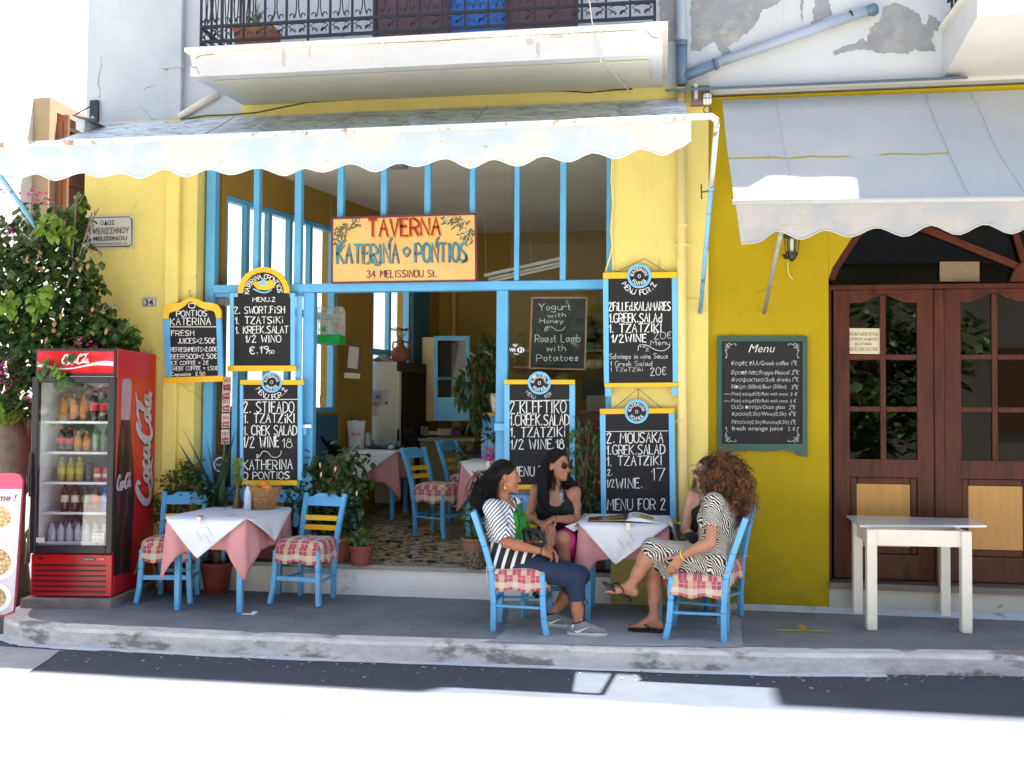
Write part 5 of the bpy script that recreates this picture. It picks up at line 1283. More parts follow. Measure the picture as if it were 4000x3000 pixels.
def clip(loc, label):
    r = thing('cloth_clip', loc, label, 'clip', 'steel tablecloth clips'); x, y, z = loc
    m = MB(); m.box(x-.016, x+.016, y-.002, y, z-.05, z+.002); m.box(x-.016, x+.016, y, y+.05, z, z+.002); m.build('band', mat('steel_clip', (.45, .42, .36), .3, .05, 6, metal=.6), r)
    m = MB(); m.box(x-.013, x+.02, y+.012, y+.05, z+.003, z+.006); m.build('grip', DKB, r)
# left table
ZT = .735; lt = (-3.85, -3.215, -.935, -.04)
make_table('blue table laid with orange basket and bottle, beside the red fridge', *lt, 0, ZT)
cloth('pink cloth under the white one on the table with the orange basket', *lt, ZT, .25, .48, seed=1)
diamond('white sprigged cloth laid cornerwise under the orange basket', *lt, ZT+.003, .31, 6, seed=1)
clip(((lt[0]+lt[1])/2-.03, lt[2]-.075, ZT+.022), 'steel clip on the front edge of the orange basket table')
# the women's table
ZC = .742; x_a, x_b = onY(2268, 2034, -.70).x, onY(2604, 2034, -.70).x
ct = (x_a, x_b, -.70, -.07)
make_table('blue table with open menu between the four women', *ct, 0, ZC)
cloth('pink cloth on the table between the women', *ct, ZC, .27, .50, seed=4)
diamond('white cloth laid cornerwise under the open menu', *ct, ZC+.003, .30, 3, seed=4, front_tip=.42)
clip((x_a+.365, ct[2]-.075, ZC+.022), 'steel clip below the open menu')
# inner tables
it = (-1.93, -1.28, 1.25, 1.95); z1 = fz(1.4)
make_table('dim blue table just inside the door with dark folder and pink flowers', *it, z1, .73)
cloth('pink cloth on the table just inside the door', *it, z1+.73, .30, .50, seed=6)
diamond('white cloth on the table just inside the door', *it, z1+.733, .36, 0, seed=6)
clip((-1.66, it[2]-.075, z1+.752), 'steel clip on the table just inside the door')
jt = (-3.52, -2.80, 1.95, 2.60); z2 = fz(2.2)
make_table('dim blue table by the lane window with tray and bag', *jt, z2, .73)
cloth('pink cloth on the table by the lane window', *jt, z2+.73, .30, .50, seed=9)
diamond('white cloth on the table by the lane window', *jt, z2+.733, .30, 0, seed=9)
# bare white table in front of the doors
WP = mat('white_table_paint', (.84, .79, .68), .4, .05, 6, .05, 40, (.30, .20, .14), (.72, .76), 9)
wt = thing('white_table', (1.9, -.25, 0), 'bare white wooden table with square legs in front of the brown doors', 'table')
TT = [onZ(3270, 1993, .742), onZ(3708, 1994, .742), onZ(3855, 2061, .742), onZ(3358, 2061, .742)]
m = MB(); m.prism([tuple(p) for p in TT], (0, 0, .018)); m.build('tabletop', mat('white_laminate', (.84, .85, .85), .12, .02, 3), wt, bevel=.003)
F = [(1.555, -.575), (2.225, -.55), (2.235, .02), (1.565, -.01)]
F = [Vector((x, y, 0)) for x, y in F]
m = MB()
for i in range(4): a, b_ = F[i], F[(i+1) % 4]; d_ = (b_-a).normalized(); m.bar(a+d_*.036+Vector((0, 0, .682)), b_-d_*.036+Vector((0, 0, .682)), .02, .118)
m.build('apron', WP, wt)
for p in F: MB().box(p.x-.036, p.x+.036, p.y-.036, p.y+.036, 0, .741).build('leg', WP, wt, bevel=.004)

# ================================================================ what stands on the tables
def bottle_prof(h, r, neck): return [(r*.85, 0), (r, .01), (r, h*.55), (r*.93, h*.58), (r, h*.62), (r*.95, h*.70), (neck*1.3, h*.85), (neck, h*.90), (neck, h*.95)]
CLR = mat('clear_plastic', (.55, .62, .70), .1, .1, 30); CAPB = mat('blue_cap', (.02, .09, .36), .4)
lc = Vector((onY(967, 1958, -.36).x, -.36, 0))
B = thing('water_bottle', (lc.x, lc.y, ZT+.014), 'clear water bottle with blue cap beside the orange basket', 'bottle')
m = MB(); m.lathe(bottle_prof(.215, .031, .012), (lc.x, lc.y, ZT+.014), 16); m.build('body', CLR, B, smooth=True)
m = MB(); m.lathe([(.0135, 0), (.0135, .018)], (lc.x, lc.y, ZT+.014+.203), 12); m.build('cap', CAPB, B)
m = MB(); m.lathe([(.0318, .09), (.0318, .125)], (lc.x, lc.y, ZT+.014), 16); m.build('label', mat('pale_blue_label', (.45, .55, .75), .5), B)
va = Vector((onY(928, 1948, -.22).x, -.22, 0))
V = thing('bud_vase', (va.x, va.y, ZT+.014), 'slender brown vase holding a yellow green sprig', 'vase')
m = MB(); m.lathe([(.042, 0), (.044, .01), (.03, .07), (.02, .12), (.016, .18), (.02, .19)], (va.x, va.y, ZT+.014), 16); m.build('vase', mat('brown_glaze', (.14, .09, .055), .35, .2, 20), V, smooth=True)
def leaf(mb, p, d, L, w, up=None, droop=.25):
    d = Vector(d).normalized(); s = d.cross(Vector((0, 0, 1)) if up is None else up)
    if s.length < .05: s = d.orthogonal()
    s.normalize(); n = s.cross(d); p = Vector(p)
    q = [p, p+d*L*.35+s*w*.5-n*w*.12, p+d*L*.72+s*w*.36-n*(w*.1+L*droop*.4), p+d*L-n*L*droop, p+d*L*.72-s*w*.36-n*(w*.1+L*droop*.4), p+d*L*.35-s*w*.5-n*w*.12, p+d*L*.4, p+d*L*.74-n*L*droop*.45]
    mb.add(q, [(0, 1, 6), (1, 2, 7, 6), (2, 3, 7), (3, 4, 7), (4, 5, 6, 7), (5, 0, 6)])
def leaf_mat(name, a, b, rough=.45, trans=.25):
    t = NT(name); v = t.mix(t.ramp(t.noise(19, 3, .6), .38, .62), tuple(x*.75 for x in a), tuple(x*1.15 for x in b)); t.base(v); t.b.inputs['Roughness'].default_value = rough
    out = t.n['Material Output']; tl = t.new('BsdfTranslucent', i0=v); mx = t.new('MixShader'); mx.inputs[0].default_value = trans
    t.t.links.new(t.b.outputs[0], mx.inputs[1]); t.t.links.new(tl.outputs[0], mx.inputs[2]); t.t.links.new(mx.outputs[0], out.inputs[0]); return t.m
LFY = leaf_mat('lime_leaf', (.42, .48, .07), (.30, .38, .05)); LFD = leaf_mat('deep_leaf', (.025, .06, .015), (.05, .095, .02)); LFM = leaf_mat('mid_leaf', (.045, .10, .02), (.08, .15, .03))
LFB = leaf_mat('vine_leaf', (.026, .066, .014), (.065, .13, .022)); LFN = leaf_mat('new_vine_leaf', (.22, .34, .04), (.16, .28, .03))
FLM = leaf_mat('magenta_petal', (.62, .05, .30), (.50, .04, .28), .6)
pr_ = random.Random(21)
m = MB(); m.tube([(va.x, va.y, ZT+.19), (va.x-.005, va.y, ZT+.32), (va.x-.012, va.y, ZT+.42)], .003, 5)
m.build('stem', LFM, V)
m = MB()
for k in range(170):
    z = ZT+.20+.24*(k/170); a = pr_.uniform(0, 6.3); leaf(m, (va.x-.006+.018*cos(a), va.y+.018*sin(a), z), (cos(a), sin(a), .8), .045, .022)
m.build('sprig_leaves', LFY, V)
bk = Vector((onY(1026, 1950, -.24).x, -.24, 0))
BSK = thing('orange_basket', (bk.x, bk.y, ZT+.014), 'woven wicker basket on the white cloth', 'basket')
WK = (lambda t: (t.base(t.mix(t.ramp(t.noise(60, 2), .4, .6), (.42, .22, .09), (.26, .12, .045))), t.m)[-1])(NT('wicker'))
m = MB(); bz0 = ZT+.014; brz = .165
for k in range(13):
    f = k/12; rx_, ry_ = lerp(.10, .15, f), lerp(.085, .125, f); N = 44
    m.tube([(bk.x+(rx_+.004*(1 if (i+k) % 2 else -1))*cos(2*pi*i/N), bk.y+(ry_+.004*(1 if (i+k) % 2 else -1))*sin(2*pi*i/N), bz0+.008+f*brz) for i in range(N)], .0075, 5, closed=True)
m.lathe([(.095, 0), (.10, .008)], (bk.x, bk.y, bz0), 20); m.build('weave', WK, BSK)
m = MB(); N = 44
for r_ in (0, .008): m.tube([(bk.x+.155*cos(2*pi*i/N), bk.y+.13*sin(2*pi*i/N), bz0+brz+.010+.008*sin(i*1.7+r_*400)) for i in range(N)], .008, 5, closed=True)
m.build('braided_rim', WK, BSK)
for s in (-1, 1):
    m = MB(); m.tube([(bk.x+s*.152, bk.y-.03, bz0+brz), (bk.x+s*.168, bk.y-.02, bz0+brz+.03), (bk.x+s*.172, bk.y, bz0+brz+.04), (bk.x+s*.168, bk.y+.02, bz0+brz+.03), (bk.x+s*.152, bk.y+.03, bz0+brz)], .008, 6); m.build('handle', mat('dark_wicker', (.2, .06, .03), .6), BSK)
OM = mat('orange_peel', (.80, .28, .01), .45, .06, 12, .3, 160)
for k, (dx_, dy_, dz_, lab) in enumerate(((-.065, -.05, .155, 'leftmost orange at the basket rim'), (.06, -.05, .165, 'rightmost orange at the basket rim'), (.0, .03, .195, 'topmost orange at the back of the basket'), (-.01, -.06, .10, 'orange low inside the basket'), (-.08, .05, .13, 'orange deep at the back left of the basket'))):
    m = MB(); m.ball((bk.x+dx_, bk.y+dy_, bz0+dz_), .05, 18, 12, (1.05, 1, .97)); tag(m.build('orange', OM, None, smooth=True), lab, 'orange', 'oranges in the wicker basket')
m = MB(); p = onZ(970, 2397, .004); m.box(p.x-.05, p.x+.05, p.y-.02, p.y+.02, 0, .004); m.box(p.x+.03, p.x+.065, p.y-.005, p.y+.03, .004, .02)
tag(m.build('folded_paper', mat('crumpled_white', (.7, .7, .68), .8)), 'crumpled white paper wedged at the foot of the orange basket table', 'paper')
# open menu book
MN = thing('open_menu', onZ(2430, 2010, ZC+.02), 'open menu book with food photographs lying on the white cloth', 'menu')
t = NT('menu_photo'); v = t.mix(t.ramp(t.noise(14, 6, .7), .42, .55), (.07, .035, .02), (.30, .17, .03)); v = t.mix(t.ramp(t.noise(7, 3), .6, .66), v, (.48, .36, .10)); t.base(v); t.b.inputs['Roughness'].default_value = .25
def mp(px, py, z): return tuple(onZ(px, py, z))
zz = ZC+.018
m = MB(); A = onZ(2300, 2029, zz); B_ = onZ(2440, 2029, zz); D = onZ(2425, 1984, zz+.045)
L0, L1 = Vector((x_a+.055, -.69, zz)), Vector((x_a+.045, -.42, zz)); M0, M1 = Vector((x_a+.345, -.685, zz+.012)), Vector((x_a+.345, -.42, zz+.03)); R0_, R1 = Vector((x_a+.60, -.69, zz)), Vector((x_a+.585, -.42, zz+.02))
m.prism([L0, M0, M1, L1], (0, 0, .006)); m.build('cover', t.m, MN)
m = MB(); m.grid(lambda u, v: tuple(M0.lerp(R0_, u).lerp(M1.lerp(R1, u), v)+Vector((0, 0, .008+.03*sin(pi*min(1, u*1.2))*(1-u)))), 10, 4); m.grid(lambda u, v: tuple(M0.lerp(R0_, u)+Vector((0, 0, v*(.008+.03*sin(pi*min(1, u*1.2))*(1-u))))), 10, 2); m.build('page', mat('page_white', (.72, .74, .78), .4), MN)
m = MB(); c = M0.lerp(R1, .5)
def pg(u, v): return tuple(M0.lerp(R0_, u).lerp(M1.lerp(R1, u), v)+Vector((0, 0, .0105+.03*sin(pi*min(1, u*1.2))*(1-u))))
m.add([pg(.5, .5)]+[pg(.52+.36*cos(a), .48+.30*sin(a)) for a in np.linspace(0, 2*pi, 25)[:-1]], [(0, 1+i, 1+(i+1) % 24) for i in range(24)]); t2 = NT('plate_photo'); t2.base(t2.mix(t2.ramp(t2.noise(60, 5, .7), .4, .6), (.20, .11, .02), (.55, .38, .07))); m.build('photo', t2.m, MN)
m = MB(); m.prism([M0+Vector((-.02, 0, .008)), M0+Vector((.012, 0, .012)), M1+Vector((.012, 0, .012)), M1+Vector((-.02, 0, .008))], (0, 0, .006)); m.build('spine', mat('brown_leather', (.03, .015, .01), .5), MN)
lf = thing('white_leaflet', (x_a-.05, -.62, ZC), 'white leaflet sticking out over the table edge', 'leaflet')
m = MB(); m.quad(tuple(onY(2206, 2056, -.68)), tuple(onY(2242, 2076, -.72)), tuple(onY(2290, 2050, -.62)), tuple(onY(2272, 2034, -.6))); m.build('sheet', CHALK, lf)

# ================================================================ red drinks fridge
q0 = Vector((-4.355, -.90, .088)); fa = rad(7.5)
FM = Matrix.Translation(q0) @ Matrix.Rotation(fa, 4, 'Z')       # local: x from -.66 to 0, y 0..0.82 backwards, z 0..2
FRD = thing('drinks_fridge', q0, 'tall red glass door drinks fridge at the corner of the taverna', 'fridge')
FR_R = mat('fridge_red', (.52, .007, .013), .3, .12, 4, 0, 60, (.34, .008, .012), (.6, .7), 5); FBK = mat('fridge_black', (.016, .017, .02), .4); FWH = mat('fridge_white', (.9, .91, .92), .4)
fw, fd = .665, .84
m = MB(); m.box(-fw, -fw+.03, .04, fd, .0, 2.0, FM); m.box(-.03, 0, .04, fd, 0, 2.0, FM); m.box(-fw+.03, -.03, fd-.03, fd, 0, 2.0, FM); m.box(-fw+.03, -.03, .05, fd-.03, .0, .36, FM); m.box(-fw+.03, -.03, .05, fd-.03, 1.79, 2.0, FM)
m.build('cabinet', FR_R, FRD, bevel=.006)
m = MB(); m.box(-fw+.031, -fw+.034, .06, fd-.035, .361, 1.789, FM); m.box(-.034, -.031, .06, fd-.035, .361, 1.789, FM); m.box(-fw+.034, -.034, fd-.036, fd-.031, .361, 1.789, FM); m.build('lining', FWH, FRD)
m = MB(); m.box(-fw+.005, -.005, .012, .039, 1.775, 1.995, FM); hd = m.build('header_surround', FBK, FRD, bevel=.004)
t = NT('header_print'); t.base(t.mix(t.ramp(t.noise(4, 4, .6, (1, 1, 3)), .45, .7), (.55, .012, .012), (.62, .06, .09))); t.b.inputs['Roughness'].default_value = .15
m = MB(); m.box(-fw+.022, -.018, .006, .013, 1.80, 1.975, FM); m.build('header_panel', t.m, FRD)
def fl(x, y): return tuple(FM @ Vector((x, .0045, y)))      # front plane, metres
def flm(d): return lambda x, y: tuple(FM @ Vector((x, d, y)))
# wave of the header
m = MB(); n = 24
up_ = [(-fw+.024+(fw-.044)*i/n, 1.855+.024*sin(2*pi*(i/n*.95+.42))) for i in range(n+1)]; th2 = [.036-.026*sin(pi*min(1, max(0, (i/n)*1.15-.02)))**1 for i in range(n+1)]
f = flm(.0035); m.add([f(x, y+t_/2) for (x, y), t_ in zip(up_, th2)]+[f(x, y-t_/2) for (x, y), t_ in zip(up_, th2)], [(i, i+1, n+2+i, n+1+i) for i in range(n)]); m.build('wave_band', CHALK, FRD)
def script_logo(mb, x0, y0, w, h, th, mapf):
    """flowing script wordmark, thick and thin, in a w by h box (y up)"""
    def S(pts, k=1.0, tp=None): 
        P = smooth_line([(x0+x*w, y0+y*h) for x, y in pts], sub=6)
        ribbon(mb, P, th*k, mapf, tp or (lambda t_: .45+.75*sin(pi*t_)))
    S([(.205, .74), (.225, .88), (.19, .97), (.13, .86), (.055, .55), (.035, .28), (.075, .12), (.15, .16), (.235, .32)], 1.25)      # C
    S([(.30, .56), (.255, .52), (.225, .36), (.24, .22), (.28, .24), (.305, .40), (.295, .55), (.33, .50)], .95)                    # o
    S([(.41, .52), (.385, .60), (.345, .48), (.335, .30), (.36, .20), (.41, .30), (.44, .40)], .95)                                  # c
    S([(.505, .56), (.455, .54), (.43, .36), (.445, .22), (.485, .30), (.515, .56)], .95); S([(.515, .60), (.505, .30), (.525, .20), (.56, .32)], .95)     # a
    S([(.545, .50), (.575, .53)], .8)
    S([(.735, .80), (.745, .95), (.70, 1.0), (.64, .84), (.59, .52), (.585, .24), (.63, .10), (.70, .20), (.76, .36)], 1.25)        # C
    S([(.665, .86), (.70, .80), (.80, .98), (.90, 1.02), (.99, 1.12)], .9)
    S([(.80, .56), (.765, .50), (.745, .34), (.76, .20), (.795, .24), (.815, .40), (.805, .55), (.835, .50)], .95)                  # o
    S([(.835, .40), (.875, .70), (.905, .92), (.895, .98), (.87, .85), (.845, .50), (.845, .24), (.875, .20), (.90, .32)], .85)      # l
    S([(.955, .56), (.915, .52), (.895, .34), (.91, .20), (.945, .30), (.965, .56)], .95); S([(.965, .60), (.955, .30), (.972, .19), (1.0, .32)], .95)     # a
    S([(.10, .10), (.20, .02), (.32, .10), (.42, .0)], .7)
m = MB(); script_logo(m, -fw+.22, 1.865, .225, .085, .0095, flm(.0025)); m.build('header_lettering', CHALK, FRD)
m = MB(); a0, a1, b0, b1 = -fw-.004, .002, .345, 1.768; w = .05
m.box(a0, a0+w, -.02, .039, b0, b1, FM); m.box(a1-w, a1, -.02, .039, b0, b1, FM); m.box(a0+w, a1-w, -.02, .039, b1-w, b1, FM); m.box(a0+w, a1-w, -.02, .039, b0, b0+w*1.3, FM)
dr = m.build('door_frame', FBK, FRD, bevel=.006)
m = MB(); m.box(a0+w-.004, a1-w+.004, -.006, -.002, b0+w, b1-w+.004, FM); m.build('door_glass', glass_mat('fridge_door_glass', (.95, .97, .97), 1.0, 0, 2.0), dr)
m = MB(); m.box(a0+w+.002, a0+w+.07, -.0075, -.0065, b0+w*1.3+.02, b0+w*1.3+.06, FM); m.build('door_sticker', CHALK, dr)
m = MB(); m.box(a0-.002, a0+.02, -.045, -.021, .80, 1.15, FM); m.build('door_handle', FBK, dr, bevel=.004)
m = MB(); m.box(-fw+.004, -.004, .008, .05, .0, .335, FM); g_ = m.build('grille', FR_R, FRD, bevel=.004)
m = MB()
for k in range(6): m.box(-fw+.03, -.05, .0045, .0075, .03+k*.042, .046+k*.042, FM)
m.build('grille_slot', FBK, g_)
m = MB(); m.box(-.225, -.145, .005, .007, .288, .312, FM); m.box(-fw+.06, -fw+.10, .005, .007, .295, .31, FM); m.build('badge', FBK, g_)
m = MB(); font_text(m, 'FRIGOREX', -.222, .294, .012, lambda x, y: flm(.0035)(x, .588-y), .074, .01); font_text(m, 'FV 650', -.125, .294, .012, lambda x, y: flm(.0065)(x, .588-y), .055, .01); m.build('badge_lettering', CHALK, g_)
shelf_z = [.66, .905, 1.15, 1.40]
m = MB()
for z in shelf_z: m.box(-fw+.036, -.036, .09, fd-.05, z-.006, z+.002, FM); m.box(-fw+.036, -.036, .075, .089, z-.012, z+.008, FM)
m.box(-fw+.036, -.036, .06, fd-.05, .363, .368, FM)
m.build('shelf', mat('white_wire_shelf', (.7, .72, .74), .4), FRD)
m = MB(); m.box(-fw+.04, -.04, .2, .5, 1.76, 1.785, FM); m.build('inside_panel', FWH, FRD)
m = MB(); m.box(-fw+.05, -.20, .07, .074, .372, .43, FM); m.build('water_tray', FWH, FRD)
# side decal: contour bottle and vertical script
def sd(u, z, d=.0015): return tuple(FM @ Vector((d, u, z)))   # u metres back from the front edge, on the right side
def dec(pts, d, name, mt_): m = MB(); m.add([sd(u, z, d) for u, z in pts], [tuple(range(len(pts)))]); return m.build(name, mt_, FRD, fix=True)
bo = [(.10, .14), (.30, .14), (.33, .5), (.36, .8), (.34, 1.05), (.30, 1.25), (.285, 1.42)]
SB = (lambda t: (t.base(t.mix(t.ramp(t.noise(9, 7, .7, (1, 1, .25)), .48, .56), (.012, .008, .008), (.14, .022, .018))), t.m)[-1])(NT('decal_bottle'))
dec([(.03, .16), (.36, .14), (.39, .45), (.41, .75), (.38, 1.05), (.33, 1.25), (.31, 1.42), (.12, 1.42), (.08, 1.2), (.04, .9)], .0012, 'bottle_decal', SB)
dec([(.12, 1.421), (.30, 1.421), (.315, 1.62), (.31, 1.74), (.28, 1.76), (.16, 1.76), (.125, 1.73)], .0012, 'cap_decal', mat('scuffed_decal', (.42, .28, .33), .6, .2, 25))
m = MB(); script_logo(m, .645, -.745, 1.0, .35, .055, lambda x, y: sd(-y+.06, x+.0, .0022)) ; m.build('side_lettering_shade', mat('logo_shade', (.03, .008, .012), .5), FRD)
m = MB(); script_logo(m, .66, -.735, 1.0, .35, .046, lambda x, y: sd(-y+.055, x, .0034)); m.build('side_lettering', mat('greyed_white', (.52, .46, .52), .5, .15, 20), FRD)
m = MB(); script_logo(m, .0, .84, .28, .13, .018, lambda x, y: sd(x+.06, y, .0022)); m.build('bottle_lettering', mat('greyed_white'  , (.5, .5, .5)), FRD)
dec([(.42, .10), (.62, .13), (.60, .24), (.54, .28), (.50, .20)], .0016, 'torn_sticker', mat('greyed_white', (.5, .5, .5)))
# bottles and cans inside
def drink(lab, lx, ly, z, h, r, body, cap, lab_m, name='drink_bottle', kind='bottle'):
    c = FM @ Vector((lx, ly, z-.0)); o = thing(name, c, lab, kind, 'drinks in the red fridge')
    m = MB()
    if name == 'drink_can': m.lathe([(r*.9, 0), (r, .008), (r, h-.008), (r*.85, h)], c, 12)
    else: m.lathe(bottle_prof(h, r, r*.36), c, 12)
    m.build('body', body, o, smooth=name != 'drink_can')
    if cap: m = MB(); m.lathe([(r*.42, h*.94), (r*.42, h)], c, 10); m.build('cap', cap, o)
    if lab_m: m = MB(); m.lathe([(r*1.02, h*.34), (r*1.02, h*.58)], c, 12); m.build('label', lab_m, o)
COLA = mat('cola_brown', (.02, .008, .006), .2); ORB = mat('orange_drink', (.34, .12, .025), .3); GRB = mat('green_bottle', (.10, .18, .11), .3); YLB = mat('yellow_drink', (.30, .27, .05), .35); WTB = mat('water_plastic', (.42, .47, .52), .15)
BEER = mat('beer_bottle', (.06, .02, .012), .25); BLB = mat('blue_bottle', (.05, .10, .40), .3)
RL, OL, GL_, YL, CL, BLL = mat('red_label', (.55, .02, .03), .5), mat('orange_label', (.50, .17, .02), .5), mat('green_label', (.1, .3, .1), .5), mat('yellow_label', (.48, .42, .08), .5), mat('cream_label', (.66, .58, .42), .5), mat('blue_label', (.1, .2, .6), .5)
zs = [.369]+[z+.002 for z in shelf_z]
def row(k, items, x0=-.50, dx_=.075, ly=.16):
    for i, (lab, h, r, b, c, l, nm) in enumerate(items): drink(lab, x0+i*dx_, ly, zs[k], h, r, b, c, l, nm, 'can' if nm == 'drink_can' else 'bottle')
S_ = 'drink_bottle'
row(4, [(f'{w_} orange soda bottle on the top fridge shelf', .23, .033, ORB, OL, OL, S_) for w_ in ('leftmost', 'middle', 'rightmost')]+[(f'{w_} dark cola bottle on the top fridge shelf', .27, .034, COLA, RL, RL, S_) for w_ in ('first', 'second', 'last')], -.49, .083)
row(3, [('left cola bottle on the second fridge shelf', .20, .035, COLA, RL, RL, S_), ('right cola bottle on the second fridge shelf', .20, .035, COLA, RL, RL, S_), ('left orange soda on the second fridge shelf', .17, .033, ORB, OL, OL, S_), ('right orange soda on the second fridge shelf', .17, .033, ORB, OL, OL, S_), ('left green topped bottle on the second fridge shelf', .22, .03, GRB, GL_, None, S_), ('right green topped bottle on the second fridge shelf', .22, .03, GRB, GL_, None, S_), ('yellow drink bottle on the second fridge shelf', .20, .03, YLB, YL, YL, S_)], -.51, .072)
row(2, [(f'{w_} yellow tea bottle on the middle fridge shelf', .20, .036, YLB, YL, YL, S_) for w_ in ('leftmost', 'second', 'third')]+[('dark bottle between yellow bottles and cans on the middle fridge shelf', .2, .033, COLA, None, None, S_)]+[(f'{w_} red and white can on the middle fridge shelf', .12, .032, RL, None, CL, 'drink_can') for w_ in ('left', 'middle', 'right')], -.50, .075)
row(1, [(f'{w_} brown beer bottle with cream oval label' , .235, .031, BEER, DKB, CL, S_) for w_ in ('leftmost', 'second')]+[('brown beer bottle with dark label', .23, .03, BEER, DKB, GL_, S_), ('brown beer bottle with red label', .25, .031, BEER, RL, RL, S_), ('blue bottle on the fourth fridge shelf', .26, .031, BLB, CAPB, BLL, S_)], -.47, .085)
row(0, [(f'{w_} front row water bottle at the bottom of the fridge', .215, .032, WTB, CAPB, None, S_) for w_ in ('first', 'second', 'third', 'fourth', 'fifth', 'sixth', 'last')], -.555, .072, .13)
row(0, [(f'{w_} back row water bottle at the bottom of the fridge', .225, .032, WTB, CAPB, None, S_) for w_ in ('first', 'second', 'third', 'fourth', 'last')], -.50, .08, .25)
pn = thing('price_note', FM @ Vector((-.14, .07, .44)), 'handwritten white water price card in the fridge', 'note')
m = MB(); m.box(-.20, -.10, .072, .074, .40, .50, FM); m.build('card', CHALK, pn)
m = MB(); f = flm(.0705); strokes(m, 'WATER', -.19, -.475, -.12, .014, .002, lambda x, y: f(x, -y)); strokes(m, '0,50 cents', -.19, -.445, -.11, .012, .002, lambda x, y: f(x, -y)); m.build('lettering', RL, pn)
# plinth
m = MB(); PL = [onZ(102, 2404, -.03), onZ(432, 2360, 0)]
m.box(-fw-.05, .02, -.05, fd+.02, -.20, -.012, FM); o = m.build('fridge_plinth', mat('raw_concrete', (.24, .22, .20), .9, .15, 7, .4, 50, (.16, .15, .13), (.5, .65), 5), None, bevel=.008); tag(o, 'rough concrete block under the red fridge', 'plinth')

# pictures board at the left edge of the picture
pb_ = thing('picture_menu_board', (-5.3, -1.55, -.1), 'pink topped pavement board with photos of plates at the left edge', 'board')
YQ = -1.48
m = MB(); ol = [(-260, 2420), (-258, 1870), (-235, 1850), (55, 1848), (78, 1856), (88, 1880), (60, 2330), (52, 2395), (20, 2408)]
pl(m, [(x, y) for x, y in ol], YQ+.004, .02); m.build('panel', mat('rose_print', (.52, .06, .14), .4), pb_)
m = MB(); pl(m, [(-256, 2412), (-258, 1912), (85, 1910), (52, 2385), (20, 2400)], YQ-.002, .004); m.build('print', mat('lilac_print', (.62, .55, .62), .4, .08, 60), pb_)
m = MB(); qf = YM(YQ-.004); font_text(m, 'Welcome !', -120, 1956, 26, qf, 186, .02, .3); m.build('lettering', mat('plum_ink', (.10, .06, .03), .6), pb_)
tq = NT('crepe_photo'); tq.base(tq.mix(tq.ramp(tq.noise(45, 4, .7), .45, .58), (.66, .52, .26), (.34, .13, .04)))
for (cx, cy, rx_, ry_) in ((-15, 2020, 82, 62), (-15, 2195, 80, 72), (-30, 2335, 74, 60)):
    m = MB(); pl(m, [(cx+rx_*cos(a), cy+ry_*sin(a)) for a in np.linspace(0, 2*pi, 29)[:-1]], YQ-.0045, .001); p_ = m.build('plate', FWH, pb_)
    m = MB(); pl(m, [(cx-4+rx_*.78*cos(a), cy+ry_*.76*sin(a)) for a in np.linspace(0, 2*pi, 29)[:-1]], YQ-.006, .001); m.build('food', tq.m, p_)
# ================================================================ plants
vr = random.Random(31)
BARK = mat('grey_brown_bark', (.17, .135, .105), .9, .3, 12, .6, 40)
TWIG = mat('twig_brown', (.12, .075, .05), .8, .2, 20)
BG = thing('bougainvillea', (-5.75, -.35, -.13), 'bougainvillea with magenta flowers climbing above the red fridge', 'climbing plant')
def lf_blob(mb, c, rad_, n, L, hang=.6, flat=(1, 1, 1), lo=.0):
    for k in range(n):
        while True:
            p = Vector((vr.uniform(-1, 1), vr.uniform(-1, 1), vr.uniform(-1, 1)))
            if lo < p.length < 1: break
        p = Vector((p.x*flat[0], p.y*flat[1], p.z*flat[2]))*rad_+Vector(c); a = vr.uniform(0, 6.3); l = L*vr.uniform(.6, 1.25)
        leaf(mb, p, (cos(a), sin(a)-.5, -hang*vr.uniform(.2, 1.6)), l, l*.78)
m = MB(); 
trunk = [(-5.62, -.30, -.13), (-5.66, -.32, .5), (-5.62, -.34, .95), (-5.72, -.35, 1.35), (-5.66, -.36, 1.7), (-5.55, -.36, 2.2)]
m.tube(trunk, [.13, .10, .085, .08, .06, .035], 10)
m.tube([onY(-60, 1560, -.6), onY(20, 1640, -.6), onY(65, 1760, -.55), onY(60, 1900, -.5), onY(20, 2010, -.45)], [.10, .14, .17, .12, .07], 12)
for P, R_ in (([(40, 1500), (90, 1620), (120, 1760), (130, 1950), (105, 2200)], .022), ([(150, 1480), (128, 1600), (110, 1700), (122, 1850)], .026), ([(190, 1250), (165, 1400), (150, 1500), (140, 1600)], .02), ([(20, 1600), (70, 1680), (95, 1800), (110, 1900)], .012), ([(290, 1020), (240, 1200), (200, 1330), (160, 1500)], .014), ([(410, 1190), (400, 1215), (450, 1190), (470, 1215)], .005), ([(505, 1245), (490, 1290), (475, 1300)], .005), ([(300, 760), (290, 900), (282, 1010)], .007), ([(360, 830), (340, 900), (310, 1000)], .006), ([(372, 820), (350, 920), (325, 990)], .004), ([(385, 815), (355, 870), (330, 940)], .005), ([(0, 740), (90, 790), (200, 800), (290, 810), (330, 760)], .004)):
    m.tube([onY(x, y, -.55) for x, y in smooth_line(P, sub=3)], R_, 6)
m.build('trunk', BARK, BG, smooth=True)
m = MB(); mn = MB()
